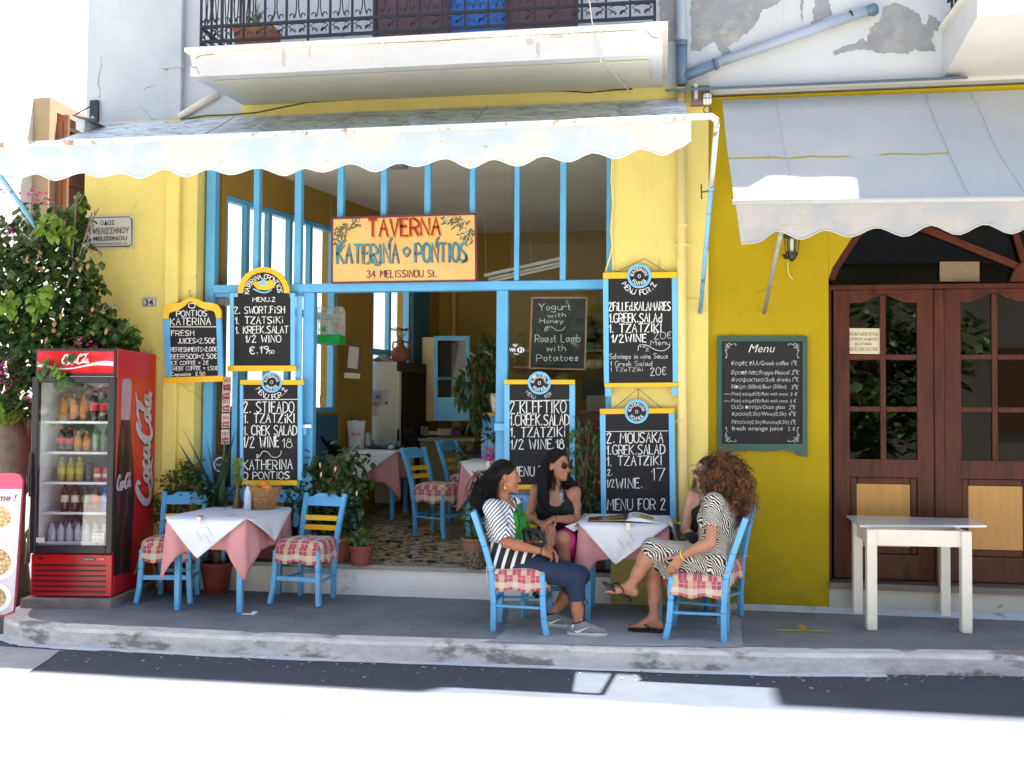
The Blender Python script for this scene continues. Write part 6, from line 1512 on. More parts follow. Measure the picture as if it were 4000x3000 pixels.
# crown: clumps scattered over the photographed outline, at a spread of distances from the wall
cl = []
for (x, y, r, n, Y) in ((60, 960, .28, 80, -.5), (150, 900, .20, 45, -.55), (230, 930, .26, 70, -.45), (40, 1100, .34, 140, -.6), (160, 1060, .32, 120, -.5), (270, 1060, .28, 90, -.45), (330, 1140, .22, 60, -.35), (80, 1240, .36, 150, -.6), (210, 1220, .34, 140, -.55), (330, 1250, .28, 90, -.45), (60, 1370, .30, 90, -.75), (190, 1330, .30, 110, -.7), (300, 1320, .24, 80, -.6), (400, 1310, .20, 60, -.55), (470, 1330, .16, 40, -.4), (380, 1260, .14, 30, -.4), (440, 1230, .07, 9, -.4), (470, 1270, .08, 10, -.35), (515, 1300, .09, 14, -.35), (30, 1480, .28, 55, -.7), (110, 1450, .16, 34, -.7), (120, 1590, .13, 14, -.6), (30, 1560, .12, 14, -.7), (310, 790, .10, 12, -.4), (300, 880, .12, 18, -.42), (310, 960, .14, 24, -.3), (330, 1030, .09, 12, -.3), (345, 860, .05, 5, -.35), (-60, 1000, .4, 130, -.6), (-80, 1250, .4, 130, -.7), (-60, 1450, .3, 60, -.7), (30, 2350, .2, 20, -.2), (110, 2300, .2, 24, -.1), (130, 2100, .12, 12, -.1), (360, 1100, .12, 20, -.3), (260, 980, .16, 30, -.4)):
    c = onY(x, y, Y); lf_blob(m, c, r*1.05, int(n*1.75), .085, .9, (1, .7, .95))
for (x, y, n) in ((60, 800, 2), (100, 790, 3), (160, 800, 3), (215, 805, 3), (250, 815, 4), (285, 830, 4)): lf_blob(m, onY(x, y, -.55), .06, n, .09, 1.2)
for (x, y, Y, r, n) in ((500, 1285, -.35, .07, 16), (515, 1330, -.35, .06, 12), (150, 1180, -.9, .10, 16), (35, 1170, -.95, .10, 16), (200, 880, -.7, .12, 20), (320, 780, -.4, .07, 10), (20, 1610, -.75, .10, 14), (70, 1600, -.7, .06, 6), (210, 1420, -.98, .07, 6), (250, 1450, -.98, .06, 5), (180, 1120, -.9, .06, 6), (260, 900, -.6, .08, 10)):
    lf_blob(mn, onY(x, y, Y), r, n*2, .085, 1.3)
for (x, y) in ((190, 1400), (175, 1425), (205, 1432), (225, 1480), (240, 1472), (262, 1470), (160, 1440), (270, 1385), (285, 1375)): leaf(m, onY(x, y, -1.0), (vr.uniform(-.4, .4), -.5, -1), .10, .075)
dl = MB()
for k in range(34): leaf(dl, onY(vr.uniform(10, 420), vr.uniform(950, 1420), -.85), (vr.uniform(-1, 1), -.5, -1), vr.uniform(.04, .075), .04)
dl.build('dry_leaves', mat('dry_leaf', (.26, .17, .06), .8, .3, 20), BG, fix=False)
m.build('leaves', LFB, BG, fix=False); mn.build('new_leaves', LFN, BG, fix=False)
m = MB()
for (x, y, n, s_, Y) in ((150, 765, 12, .05, -.6), (190, 775, 5, .04, -.6), (120, 752, 5, .03, -.6), (160, 785, 6, .03, -.6), (40, 920, 6, .04, -.7), (30, 1460, 30, .09, -.9), (318, 1335, 9, .04, -.9), (350, 1348, 5, .03, -.9), (360, 1232, 7, .03, -.5), (362, 1268, 4, .03, -.5), (90, 1515, 5, .04, -.8), (155, 1455, 4, .03, -.9), (120, 1560, 4, .03, -.8), (200, 1348, 3, .03, -.9), (385, 1258, 3, .03, -.5), (0, 750, 6, .04, -.7), (60, 770, 4, .04, -.7), (5, 1440, 12, .06, -.9)):
    c = onY(x, y, Y)
    for k in range(int(n*1.3)): leaf(m, c+Vector((vr.gauss(0, s_*.7), vr.gauss(0, s_*.6), vr.gauss(0, s_*.6))), (vr.uniform(-1, 1), vr.uniform(-1.4, .4), vr.uniform(-.6, 1)), .036, .030)
m.build('flowers', FLM, BG, fix=False)
m = MB(); m.tube([onY(x, y, -.62) for x, y in smooth_line([(-20, 1505), (40, 1535), (85, 1538), (120, 1500), (150, 1430)], sub=4)], .006, 5); m.tube([onY(x, y, -.65) for x, y in smooth_line([(-10, 1660), (40, 1620), (90, 1560), (120, 1490), (165, 1380)], sub=4)], .006, 5)
tag(m.build('rope', mat('pale_rope', (.6, .58, .55), .9)), 'pale rope tied round the bougainvillea branches', 'rope')
# second background shrub filling the lane corner
TERR = mat('terracotta', (.32, .11, .055)); REDP = mat('painted_red_pot', (.20, .025, .02), .6, .15, 8)
def pot(mb, c, r0_, r1_, h): mb.lathe([(r0_, 0), (lerp(r0_, r1_, .9), h*.86), (r1_*1.06, h*.87), (r1_*1.06, h), (r1_*.92, h), (r1_*.9, h*.93)], c, 20)
def strap(mb, p, d, L, w, droop):
    p = Vector(p); d = Vector(d).normalized(); s = d.cross(Vector((0, 0, 1))).normalized(); pts = []
    for k in range(9): t_ = k/8; pts.append((p+d*L*t_-Vector((0, 0, droop*L*t_*t_)), w*(1-.95*t_**1.6)*(.6+.8*min(1, t_*3)*(1-t_)+.2)))
    mb.add([tuple(q-s*ww/2) for q, ww in pts]+[tuple(q+s*ww/2) for q, ww in pts], [(i, i+1, 10+i, 9+i) for i in range(8)])
YU = thing('yucca_plant', onZ(860, 2270, 0), 'spiky strap leaved plant behind the left table', 'potted plant')
c = onY(850, 1985, -.14)
m = MB()
for (x, y, w) in ((676, 1618, .05), (688, 1690, .055), (715, 1690, .018), (700, 1750, .02), (785, 1675, .05), (640, 1780, .016), (905, 1740, .05), (760, 1760, .03), (930, 1640, .035), (690, 1830, .015), (820, 1640, .03), (955, 1850, .03), (870, 1660, .03)):
    tip = onY(x, y, -.14+vr.uniform(-.12, .04)); d_ = tip-c; strap(m, c+Vector((vr.uniform(-.04, .04), 0, 0)), d_+Vector((0, 0, .12*d_.length)), d_.length*1.02, w*1.5, .12)
m.build('leaves', mat('yucca_leaf', (.03, .065, .025), .35, .2, 20), YU, fix=False)
m = MB(); m.tube([(c.x, c.y, .2), (c.x, c.y, c.z)], .035, 8); m.build('stem', TWIG, YU)
m = MB(); pot(m, (c.x, c.y, 0), .10, .14, .27); m.build('pot', REDP, YU, smooth=False)
def bushy(name, label, blobs, base, L, leafm, Y, potc=None, potr=(.09, .13, .24), potm=None, hang=.1, cat='potted plant', wk=.8, stems=True, lk=3):
    t_ = thing(name, base, label, cat); m = MB(); st = MB(); base = Vector(base); top = base+Vector((0, 0, potr[2] if potc is not None else 0))
    for (x, y, r, n) in blobs:
        cc = onY(x, y, Y+vr.uniform(-.05, .05))
        if stems: st.tube([top, top.lerp(cc, .5)+Vector((vr.uniform(-.03, .03), 0, .03)), cc], [.008, .006, .003], 5)
        for k in range(int(n)):
            p = Vector((vr.gauss(0, .5), vr.gauss(0, .33), vr.gauss(0, .5)))*r+cc; a = vr.uniform(0, 6.3); l = L*vr.uniform(.6, 1.2)
            leaf(m, p, (cos(a), sin(a)-.3, vr.uniform(-1, .6)-hang), l, l*wk)
    m.build('leaves', leafm, t_, fix=False)
    if stems: st.build('stems', TWIG, t_)
    if potc is not None: m = MB(); pot(m, base, *potr); m.build('pot', potm or TERR, t_)
    return t_
gb = onZ(690, 2300, 0); gb = (gb.x, -.13, 0)
bushy('geranium', 'frilly green geranium behind the chair by the fridge', [(670, 1870, .10, 90), (740, 1850, .12, 130), (800, 1900, .12, 130), (720, 1920, .13, 150), (660, 1930, .09, 70), (860, 1940, .12, 110), (610, 1960, .08, 60), (600, 2010, .07, 40), (640, 2000, .08, 50), (720, 1820, .06, 40), (780, 1840, .07, 50), (710, 1990, .12, 70), (800, 1985, .12, 80)], gb, .042, LFM, -.09, True, (.10, .14, .26), REDP)
db = onZ(1240, 2200, 0); db = (-2.86, .17, FZ)
bushy('leafy_pot_plant', 'broad leafy pepper plant in a terracotta pot at the left door post', [(1190, 1840, .10, 30), (1260, 1810, .14, 46), (1330, 1790, .13, 44), (1390, 1800, .12, 38), (1160, 1900, .12, 34), (1240, 1890, .15, 56), (1330, 1880, .14, 50), (1400, 1880, .12, 34), (1180, 1960, .10, 24), (1280, 1970, .14, 46), (1370, 1960, .13, 42), (1140, 1940, .07, 12), (1240, 2040, .12, 34), (1320, 2060, .12, 36), (1370, 2020, .10, 24), (1220, 1790, .08, 16), (1410, 1930, .08, 14), (1150, 1990, .08, 10)], db, .105, LFD, .12, True, (.13, .18, .22), TERR, .35, wk=.5)
m = MB(); pot(m, (-2.56, -.0, FZ), .08, .11, .17); pp = thing('small_red_pot', (-2.56, 0, FZ), 'small red flowerpot with trailing leaves on the step edge', 'potted plant'); m.build('pot', mat('red_clay', (.25, .06, .045), .7), pp)
m = MB(); lf_blob(m, (-2.55, 0, FZ+.22), .11, 30, .07, .8); m.build('leaves', LFM, pp, fix=False)
m = MB()
for (x, y) in ((1250, 1805), (1255, 1842), (1310, 1820), (1395, 1915)): leaf(m, onY(x, y, -.12), (vr.uniform(-.3, .3), -.4, -1), .05, .018)
po = [o for o in bpy.data.objects if o.name.startswith('leafy_pot_plant')][0]; m.build('peppers', mat('pale_pepper', (.62, .40, .30), .5), po, fix=False)
bushy('climbing_vine', 'light green vine growing between the two lower right menu boards', [(2290, 1640, .07, 12), (2260, 1690, .09, 22), (2300, 1680, .08, 14), (2250, 1740, .09, 26), (2310, 1740, .09, 20), (2280, 1800, .11, 36), (2245, 1840, .10, 36), (2310, 1850, .10, 34), (2270, 1900, .11, 44), (2240, 1960, .10, 36), (2310, 1950, .10, 40), (2280, 2010, .10, 40), (2330, 2010, .08, 24), (2255, 1630, .05, 5), (2335, 1720, .05, 6)], (onY(2280, 2190, .02).x, .02, FZ), .07, LFM, .02, True, (.09, .12, .2), TERR, .5, wk=.5)
mb_ = (-1.34, .055, FZ-.0); MP_ = thing('mosaic_pot', mb_, 'geranium in a pebble mosaic pot beside the right door post', 'potted plant')
cpt = onY(1860, 2150, -.01)
pc = Vector((cpt.x, .01, FZ+.001))
tmo = NT('pebble_mosaic'); vo = tmo.new('TexVoronoi', i0=tmo.pos()); vo.inputs['Scale'].default_value = 55
tmo.base(tmo.mix(tmo.ramp(vo.outputs[0], .25, .5), (.30, .24, .17), (.07, .05, .04))); tmo.b.inputs['Roughness'].default_value = .6
m = MB(); m.lathe([(.085, 0), (.115, .155), (.115, .156)], pc, 20); m.build('mosaic', tmo.m, MP_)
m = MB(); m.lathe([(.1155, .1565), (.125, .235), (.135, .24), (.135, .262), (.115, .262), (.11, .245)], pc, 20); m.build('rim', mat('brown_clay', (.20, .10, .055), .7), MP_)
m = MB(); mm_ = MB()
for (x, y, r, n) in ((1835, 2000, .07, 9), (1870, 1990, .05, 6), (1830, 2040, .06, 7), (1885, 1860, .05, 5), (1900, 1850, .04, 5), (1880, 2050, .08, 10), (1850, 2075, .07, 8)): 
    cc = onY(x, y, .01); mm_.tube([pc+Vector((0, 0, .24)), cc], .004, 5)
    for k in range(n): a = vr.uniform(0, 6.3); leaf(m, cc+Vector((vr.gauss(0, .5), vr.gauss(0, .4), vr.gauss(0, .45)))*r, (cos(a), -.6, vr.uniform(-.2, .8)), .07, .075)
m.build('leaves', LFN, MP_, fix=False); mm_.build('stems', LFM, MP_)
def pom(name, label, c, r, n=90):
    m = MB()
    for k in range(n):
        d_ = Vector((vr.gauss(0, 1), vr.gauss(0, 1), vr.gauss(0, 1))).normalized(); leaf(m, Vector(c)+d_*r*vr.uniform(.6, 1), d_+Vector((vr.uniform(-.5, .5), vr.uniform(-.5, .5), vr.uniform(-.5, .5))), .026, .026)
    return tag(m.build(name, mat('geranium_pink', (.72, .07, .36), .5), None, fix=False), label, 'flower')
pom('geranium_flower', 'large pink geranium head beside the dark folder on the inner table', onY(1912, 1772, .75), .055)
pom('geranium_flower', 'pink geranium head low behind the ponytail of the woman in stripes', onY(1858, 1855, .05), .03, 40)
pom('geranium_flower', 'pink geranium head behind the shoulder of the woman in stripes', onY(2030, 1965, -.1), .03, 40)
# ================================================================ inside the room
CRM = mat('cream_enamel', (.78, .76, .68), .4, .05, 3); DK = mat('dark_glass_front', (.02, .022, .022), .15)
fa2 = -rad(15); fb = Vector((-3.03, 2.86, fz(2.9))); FM2 = Matrix.Translation(fb) @ Matrix.Rotation(fa2, 4, 'Z')     # side facing the street: x -.46..0, front: +x side
CF = thing('white_display_fridge', fb, 'cream display fridge with papers stuck on its side, inside the room', 'fridge')
hF = 1.69
m = MB(); m.box(-.44, -.035, 0, .66, 0.02, hF, FM2); m.build('cabinet', CRM, CF, bevel=.006)
m = MB(); m.box(-.033, .0, 0.0, .66, .32, hF-.11, FM2); m.build('door_frame', BLK, CF); 
m = MB(); m.box(.001, .006, .10, .62, .38, hF-.16, FM2); m.build('door_glass', DK, CF)
m = MB(); m.box(-.033, .002, 0, .66, hF-.108, hF, FM2); m.box(-.033, .002, 0, .66, .03, .318, FM2); m.build('kick_plate', mat('dim_brown_panel', (.08, .06, .05), .5), CF)
m = MB(); m.box(-.034, .004, -.003, .045, .05, hF-.115, FM2); m.build('white_edge', CRM, CF); m = MB(); m.box(-.012, .012, -.012, -.003, .75, .90, FM2); m.build('handle', BLK, CF)
def onfs(px, py): 
    n_ = FM2.to_3x3() @ Vector((0, -1, 0)); return onP(px, py, fb+n_*.003, n_)
for lab, P, mt_ in (('printed notice with magnets on the side of the cream fridge', ((1438, 1520), (1520, 1522), (1516, 1592), (1437, 1586)), mat('office_paper', (.66, .66, .68), .8)), ('beige note hanging below the printed notice on the cream fridge', ((1452, 1576), (1478, 1576), (1476, 1628), (1449, 1624)), mat('beige_paper', (.55, .46, .32), .8))):
    o = thing('fridge_note', onfs(*P[0]), lab, 'note'); m = MB(); q = [onfs(*p) for p in P]; m.add([tuple(a) for a in q], [(0, 1, 2, 3)]); m.build('sheet', mt_, o)
    if 'printed' in lab:
        m = MB(); nn = (FM2.to_3x3() @ Vector((0, -1, 0)))*.002
        for y in range(1530, 1580, 5): m.add([tuple(onfs(*p)+nn) for p in ((1442, y), (1442+rng.uniform(30, 70), y), (1442+50, y+1.6), (1442, y+1.6))], [(0, 1, 2, 3)])
        m.build('print', DKB, o)
for (x, y, cc, nm) in ((1478, 1550, (.05, .12, .30), 'blue'), (1462, 1575, (.6, .2, .15), 'pink'), (1510, 1573, (.35, .08, .03), 'red')):
    m = MB(); m.ball(onfs(x, y), .025, 10, 6, (1, .4, .8)); tag(m.build('fridge_magnet', mat('magnet_'+nm, cc, .5, .3, 40)), f'{nm} magnet on the printed notice of the cream fridge', 'magnet', 'magnets on the cream fridge')
am = FM2 @ Vector((-.13, .25, hF)); AM = thing('clay_amphora', am, 'clay amphora holding dark red flowers on top of the cream fridge', 'vase')
m = MB(); m.lathe([(.06, 0), (.10, .04), (.115, .10), (.10, .16), (.05, .20), (.038, .22), (.038, .26), (.05, .275)], am, 18); m.build('body', TERR, AM, smooth=True)
for s in (-1, 1):
    m = MB(); m.tube([am+Vector((s*.04, 0, .25)), am+Vector((s*.09, 0, .25)), am+Vector((s*.10, 0, .2)), am+Vector((s*.085, 0, .16))], .011, 7); m.build('handle', TERR, AM)
m = MB()
for k in range(8): a = k*.8; m.tube([am+Vector((0, 0, .26)), am+Vector((.07*cos(a), .05*sin(a), .37))], .003, 4)
m.build('stems', LFM, AM)
m = MB()
for k in range(90): a = vr.uniform(0, 6.3); r_ = .10*sqrt(vr.random()); leaf(m, am+Vector((r_*cos(a), r_*sin(a), .38+.03*vr.random())), (cos(a), sin(a), .6), .035, .03)
m.build('flowers', mat('crimson_petal', (.26, .01, .06), .6), AM, fix=False)
pk = thing('paper_pile', FM2 @ Vector((-.34, .2, hF)), 'loose papers and a plastic bag on the cream fridge', 'papers')
m = MB(); m.grid(lambda u, v: tuple(FM2 @ Vector((lerp(-.42, -.22, u), lerp(.02, .5, v), hF+.01+.10*sin(pi*u)*(.4+.6*sin(v*5)**2)))), 10, 10); m.build('bag', mat('dim_plastic_bag', (.45, .44, .42), .5), pk, smooth=True)
nf = onY(1380, 1410, 2.0); fn = thing('framed_notice', nf, 'brown framed document hanging beside the lane window', 'picture')
q = [onY(x, y, 1.95+.05*(x > 1380)) for x, y in ((1356, 1342), (1411, 1348), (1404, 1449), (1347, 1444))]; m = MB(); m.prism(q, (0, .02, 0)); m.build('frame', mat('dark_red_frame', (.07, .018, .012), .4), fn)
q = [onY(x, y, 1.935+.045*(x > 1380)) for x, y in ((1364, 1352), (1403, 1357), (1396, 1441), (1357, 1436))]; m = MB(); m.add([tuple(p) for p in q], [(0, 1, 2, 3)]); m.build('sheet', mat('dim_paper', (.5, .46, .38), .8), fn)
q = [onY(x, y, 1.96) for x, y in ((1345, 1455), (1407, 1460), (1405, 1480), (1344, 1476))]; m = MB(); m.prism(q, (0, .006, 0)); m.build('lower_card', mat('dim_paper', (.5, .46, .38)), fn)
# birdcage
cc_ = onY(1288, 1355, 1.0); BC = thing('birdcage', (cc_.x, 1.0, cc_.z), 'small white wire birdcage with green tray hanging in the door opening', 'birdcage')
k_ = (9.05)/FPX; cw, cdp, chh = 50*k_, 42*k_, 120*k_; zb0 = onY(1288, 1345, 1.0).z
m = MB(); m.prism([(cc_.x-cw-.01, 1-cdp-.01, zb0), (cc_.x+cw+.01, 1-cdp-.01, zb0), (cc_.x+cw+.01, 1+cdp+.01, zb0), (cc_.x-cw-.01, 1+cdp+.01, zb0)], (0, 0, .09)); m.build('tray', mat('bright_green_plastic', (.02, .45, .08), .35), BC, bevel=.006)
m = MB(); z0_ = zb0+.09; nb = 13
for i in range(nb):
    x = cc_.x-cw+2*cw*i/(nb-1)
    for y in (1-cdp, 1+cdp): m.tube([(x, y, z0_), (x, y, z0_+.19)], .003, 4)
    m.tube([(x, 1-cdp*cos(a), z0_+.19+.09*sin(a)) for a in np.linspace(0, pi, 9)], .003, 4)
for i in range(9):
    y = 1-cdp+2*cdp*i/8
    for x in (cc_.x-cw, cc_.x+cw): m.tube([(x, y, z0_), (x, y, z0_+.19+.09*sqrt(max(0, 1-((y-1)/cdp)**2)))], .0022, 4)
for z in (z0_+.06, z0_+.13, z0_+.19):
    m.tube([(cc_.x-cw, 1-cdp, z), (cc_.x+cw, 1-cdp, z), (cc_.x+cw, 1+cdp, z), (cc_.x-cw, 1+cdp, z)], .0025, 4, closed=True)
m.build('wire_cage', mat('white_wire', (.7, .72, .72), .4), BC)
m = MB(); m.tube([(cc_.x-.06+.045*cos(a), 1, z0_+.14+.045*sin(a)) for a in np.linspace(0, 2*pi, 20)[:-1]], .003, 5, closed=True); m.tube([(cc_.x-cw, 1, z0_+.05), (cc_.x+cw, 1, z0_+.05)], .004, 5); m.build('perch', mat('pale_perch', (.6, .55, .45), .6), BC)
m = MB(); m.box(cc_.x-.05, cc_.x-.012, .99-cdp, 1.02-cdp, z0_+.03, z0_+.07); m.build('feeder', mat('bright_green_plastic', (.02, .45, .08)), BC)
m = MB(); m.tube([(cc_.x, 1, z0_+.28), (cc_.x-.02, 1, z0_+.6), (cc_.x, 1, 3.95)], .0015, 4); m.build('hanging_wire', mat('grey_wire', (.3, .3, .3), .5), BC)
def bird(label, p, col, s=1.0, yaw=.4):
    M = Matrix.Translation(p) @ Matrix.Rotation(yaw, 4, 'Z') @ Matrix.Scale(s, 4)
    m = MB(); prof = [(.002, -.055), (.008, -.045), (.010, -.03), (.022, -.01), (.024, .01), (.018, .03), (.013, .036), (.016, .046), (.013, .056), (.004, .062), (.0008, .070)]
    T = M @ Matrix.Rotation(rad(48), 4, 'Y'); m.lathe(prof, (0, 0, 0), 12, T)
    for y in (-.008, .008): m.tube([M @ Vector((0, y, -.018)), M @ Vector((.002, y, -.045))], .0016, 4)
    return tag(m.build('canary', mat('bird_'+label.split()[0], col, .8, .25, 60), None, smooth=True), label, 'bird', 'birds in the cage')
bird('yellow grey canary perched at the cage front', Vector((cc_.x+.035, 1, z0_+.10)), (.52, .42, .12), 1.1, 2.6); bird('orange canary at the right end of the cage', Vector((cc_.x+.085, 1.03, z0_+.085)), (.62, .32, .05), 1.0, 2.9)
# casement window leaf, counter and its things
cs = thing('open_casement', onY(1765, 1500, 3.0), 'pale blue casement window swung open above the counter', 'window')
yq = 3.0
def cz(a, b, c_, d, dd=.03): return [tuple(onY(x, y, yq)) for x, y in ((a, b), (c_, b), (c_, d), (a, d))]
m = MB()
for R_ in ((1695, 1312, 1710, 1644), (1818, 1312, 1834, 1644), (1710.2, 1312, 1817.8, 1330), (1710.2, 1472, 1817.8, 1484), (1710.2, 1552, 1817.8, 1644)): m.prism(cz(*R_), (0, .035, 0))
m.build('sash', BLUL, cs, bevel=.003); m = MB(); m.prism(cz(1710, 1330, 1818, 1552), (0, .005, 0)); m.build('pane', glass_mat('dim_pane', (.55, .5, .42)), cs)
m = MB(); m.box(onY(1650, 1400, 3.9).x, onY(1698, 1400, 3.9).x, 3.88, 3.92, onY(1660, 1645, 3.9).z, onY(1660, 1318, 3.9).z); m.build('jamb', mat('sunlit_cream_jamb', (.72, .56, .30), .7), cs)
ck0, ck1 = onY(1640, 1712, 3.3), onY(1850, 1712, 3.3); zk = ck0.z
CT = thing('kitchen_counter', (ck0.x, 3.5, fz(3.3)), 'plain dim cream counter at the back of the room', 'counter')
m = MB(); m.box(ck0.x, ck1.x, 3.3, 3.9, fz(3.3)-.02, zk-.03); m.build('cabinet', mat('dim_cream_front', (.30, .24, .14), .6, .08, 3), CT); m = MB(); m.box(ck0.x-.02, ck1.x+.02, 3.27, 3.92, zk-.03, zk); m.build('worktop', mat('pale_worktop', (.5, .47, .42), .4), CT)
def small(name, label, cat, px, y0, y1, w, Y, col, shape='box', rough=.5, group=None):
    a, b_ = onY(px, y0, Y), onY(px, y1, Y); m = MB()
    if shape == 'jar': h = b_.z-a.z; m.lathe([(w*.95, 0), (w, h*.05), (w, h*.72), (w*.8, h*.8), (w*.82, h)], (a.x, Y, a.z), 14)
    elif shape == 'bag':
        h = b_.z-a.z; m.lathe([(w, 0), (w*1.1, h*.15), (w*1.0, h*.5), (w*.72, h*.75), (w*.4, h*.9), (w*.6, h)], (a.x, Y, a.z), 10)
    else: m.box(a.x-w, a.x+w, Y-.05, Y+.06, a.z, b_.z)
    return tag(m.build(name, mat(name+'_'+label.split()[0], col, rough, .15, 20), None, smooth=shape != 'box', bevel=.006 if shape == 'box' else 0), label, cat, group)
small('glass_jar', 'tall glass jar at the left end of the counter', 'jar', 1646, 1699, 1664, .035, 3.4, (.30, .32, .32), 'jar', .2); small('glass_jar', 'grey glass jar with metal lid on the counter', 'jar', 1664, 1702, 1666, .035, 3.36, (.22, .23, .23), 'jar', .2)
small('food_box', 'white lidded food box on the counter', 'box', 1738, 1700, 1674, .09, 3.38, (.60, .56, .48)); small('bread_bag', 'tied bag of bread on the counter', 'bag', 1785, 1668, 1636, .05, 3.5, (.42, .30, .18), 'bag'); small('purple_packet', 'purple packet under the bread bag on the counter', 'packet', 1785, 1698, 1680, .06, 3.4, (.16, .06, .14)); small('black_pot', 'black pot at the right end of the counter', 'pot', 1825, 1700, 1668, .07, 3.4, (.02, .02, .03), 'jar')
small('clear_tray', 'crumpled clear tray between jars and box on the counter', 'tray', 1695, 1699, 1684, .06, 3.4, (.45, .47, .5))
zt2 = z2+.73+.02
bg_ = onY(1390, 1740, 2.25); BGs = thing('white_carrier_bag', (bg_.x, 2.25, zt2), 'white carrier bag with red lettering on the table by the lane window', 'bag')
m = MB(); h_ = onY(1390, 1645, 2.25).z-zt2
m.grid(lambda u, v: (bg_.x+(.085+.02*v)*cos(2*pi*u)*(1+.08*sin(u*30+v*4)), 2.25+(.05-.03*v)*sin(2*pi*u), zt2+h_*v+.01*sin(u*19)*v), 40, 8, True); m.build('bag', mat('plastic_bag_white', (.60, .60, .60), .4), BGs, smooth=True)
m = MB(); font_text(m, 'Κλορ', 1374, 1701, 13, YM(2.185), 34, .02); m.build('lettering', RL, BGs)
small('drinking_glass', 'clear tumbler on the table by the lane window', 'glass', 1438, 1742, 1690, .03, 2.2, (.35, .38, .38), 'jar', .1)
m = MB(); a = onZ(1435, 1748, zt2); b_ = onZ(1590, 1746, zt2); m.prism([tuple(onZ(x, y, zt2+.002)) for x, y in ((1440, 1752), (1560, 1754), (1598, 1740), (1470, 1738))], (0, 0, .012)); tag(m.build('dark_tray', mat('dark_tray', (.03, .025, .03), .4)), 'dark serving tray on the table by the lane window', 'tray')
small('rolled_cloth', 'rolled blue and white packet on the tray', 'packet', 1518, 1741, 1722, .10, 2.3, (.20, .28, .40)); small('crumpled_tissue', 'crumpled white tissue on the tray', 'tissue', 1528, 1752, 1738, .035, 2.12, (.6, .56, .48), 'bag')
m = MB(); fcd = [onZ(x, y, z1+.753) for x, y in ((1822, 1785), (1915, 1787), (1920, 1766), (1838, 1764))]; m.prism([tuple(p) for p in fcd], (0, 0, .03)); tag(m.build('dark_folder', mat('dark_folder', (.015, .014, .018), .5)), 'closed dark folder on the inner table beside pink flowers', 'folder')
JK = thing('black_jacket', (-3.5, 1.7, z2+.6), 'black jacket hung over a chair by the lane window', 'jacket')
m = MB(); jp = onY(1320, 1740, 1.65)
m.grid(lambda u, v: (lerp(onY(1268, 1700, 1.6).x, onY(1372, 1760, 1.6).x, u)+.02*sin(v*9), 1.6+.07*cos(2*pi*v), lerp(onY(1275, 1702, 1.6).z, onY(1370, 1757, 1.6).z, u**.8)-.20*abs(v-.5)*2*(1-.3*u)+.01*sin(u*20)), 16, 13); m.build('cloth', mat('black_fabric', (.008, .008, .01), .9), JK, smooth=True)
# lily on its stand near the right door post
sx0, sx1 = onY(1880, 1700, 1.7).x, onY(2000, 1700, 1.7).x; zs1, zs0 = onY(1900, 1612, 1.7).z, fz(1.7)
PS = thing('blue_plant_stand', ((sx0+sx1)/2, 1.8, zs0), 'blue boarded plant stand with yellow top behind the right door post', 'stand')
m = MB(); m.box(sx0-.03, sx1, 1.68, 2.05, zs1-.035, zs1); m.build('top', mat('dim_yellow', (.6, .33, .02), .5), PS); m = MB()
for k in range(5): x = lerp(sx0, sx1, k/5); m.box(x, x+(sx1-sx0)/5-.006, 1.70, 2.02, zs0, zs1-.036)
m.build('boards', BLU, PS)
lc_ = Vector((onY(1932, 1580, 1.8).x, 1.8, zs1)); LY = thing('peace_lily', lc_, 'big dark peace lily with white spathes in a silver pot on the blue stand', 'potted plant')
m = MB(); pot(m, lc_, .07, .10, .20); m.build('pot', mat('silver_foil_pot', (.45, .43, .40), .3, .4, 90, metal=.6), LY)
m = MB(); st = MB()
for (x, y, n) in ((1870, 1320, 6), (1890, 1300, 6), (1840, 1400, 8), (1890, 1430, 12), (1815, 1460, 7), (1850, 1480, 12), (1900, 1500, 14), (1860, 1540, 14), (1910, 1400, 10), (1830, 1560, 10), (1880, 1590, 12), (1860, 1620, 10), (1920, 1340, 7), (1800, 1540, 5), (1870, 1370, 6), (1930, 1470, 10)):
    cc = onY(x, y, 1.7); st.tube([lc_+Vector((0, 0, .18)), cc], .004, 4)
    for k in range(n): a = vr.uniform(0, 6.3); leaf(m, cc+Vector((vr.gauss(0, .04), vr.gauss(0, .06), vr.gauss(0, .04))), (cos(a), sin(a)-.4, -vr.uniform(.1, 1.6)), .17, .055, None, .4)
m.build('leaves', LFD, LY, fix=False); st.build('stems', LFM, LY)
m = MB()
for (x, y) in ((1830, 1375), (1890, 1370), (1872, 1345)): leaf(m, onY(x, y, 1.55), (.9, -.3, -.3), .10, .05)
m.build('spathes', mat('lily_white', (.66, .66, .58), .5), LY, fix=False)
m = MB(); lf_blob(m, onY(1800, 1760, 1.6), .10, 20, .08, .5); lf_blob(m, onY(1910, 1690, 1.5), .10, 24, .07, .5); tag(m.build('trailing_leaves', LFD, None, fix=False), 'trailing dark leaves beside the blue plant stand', 'plant')
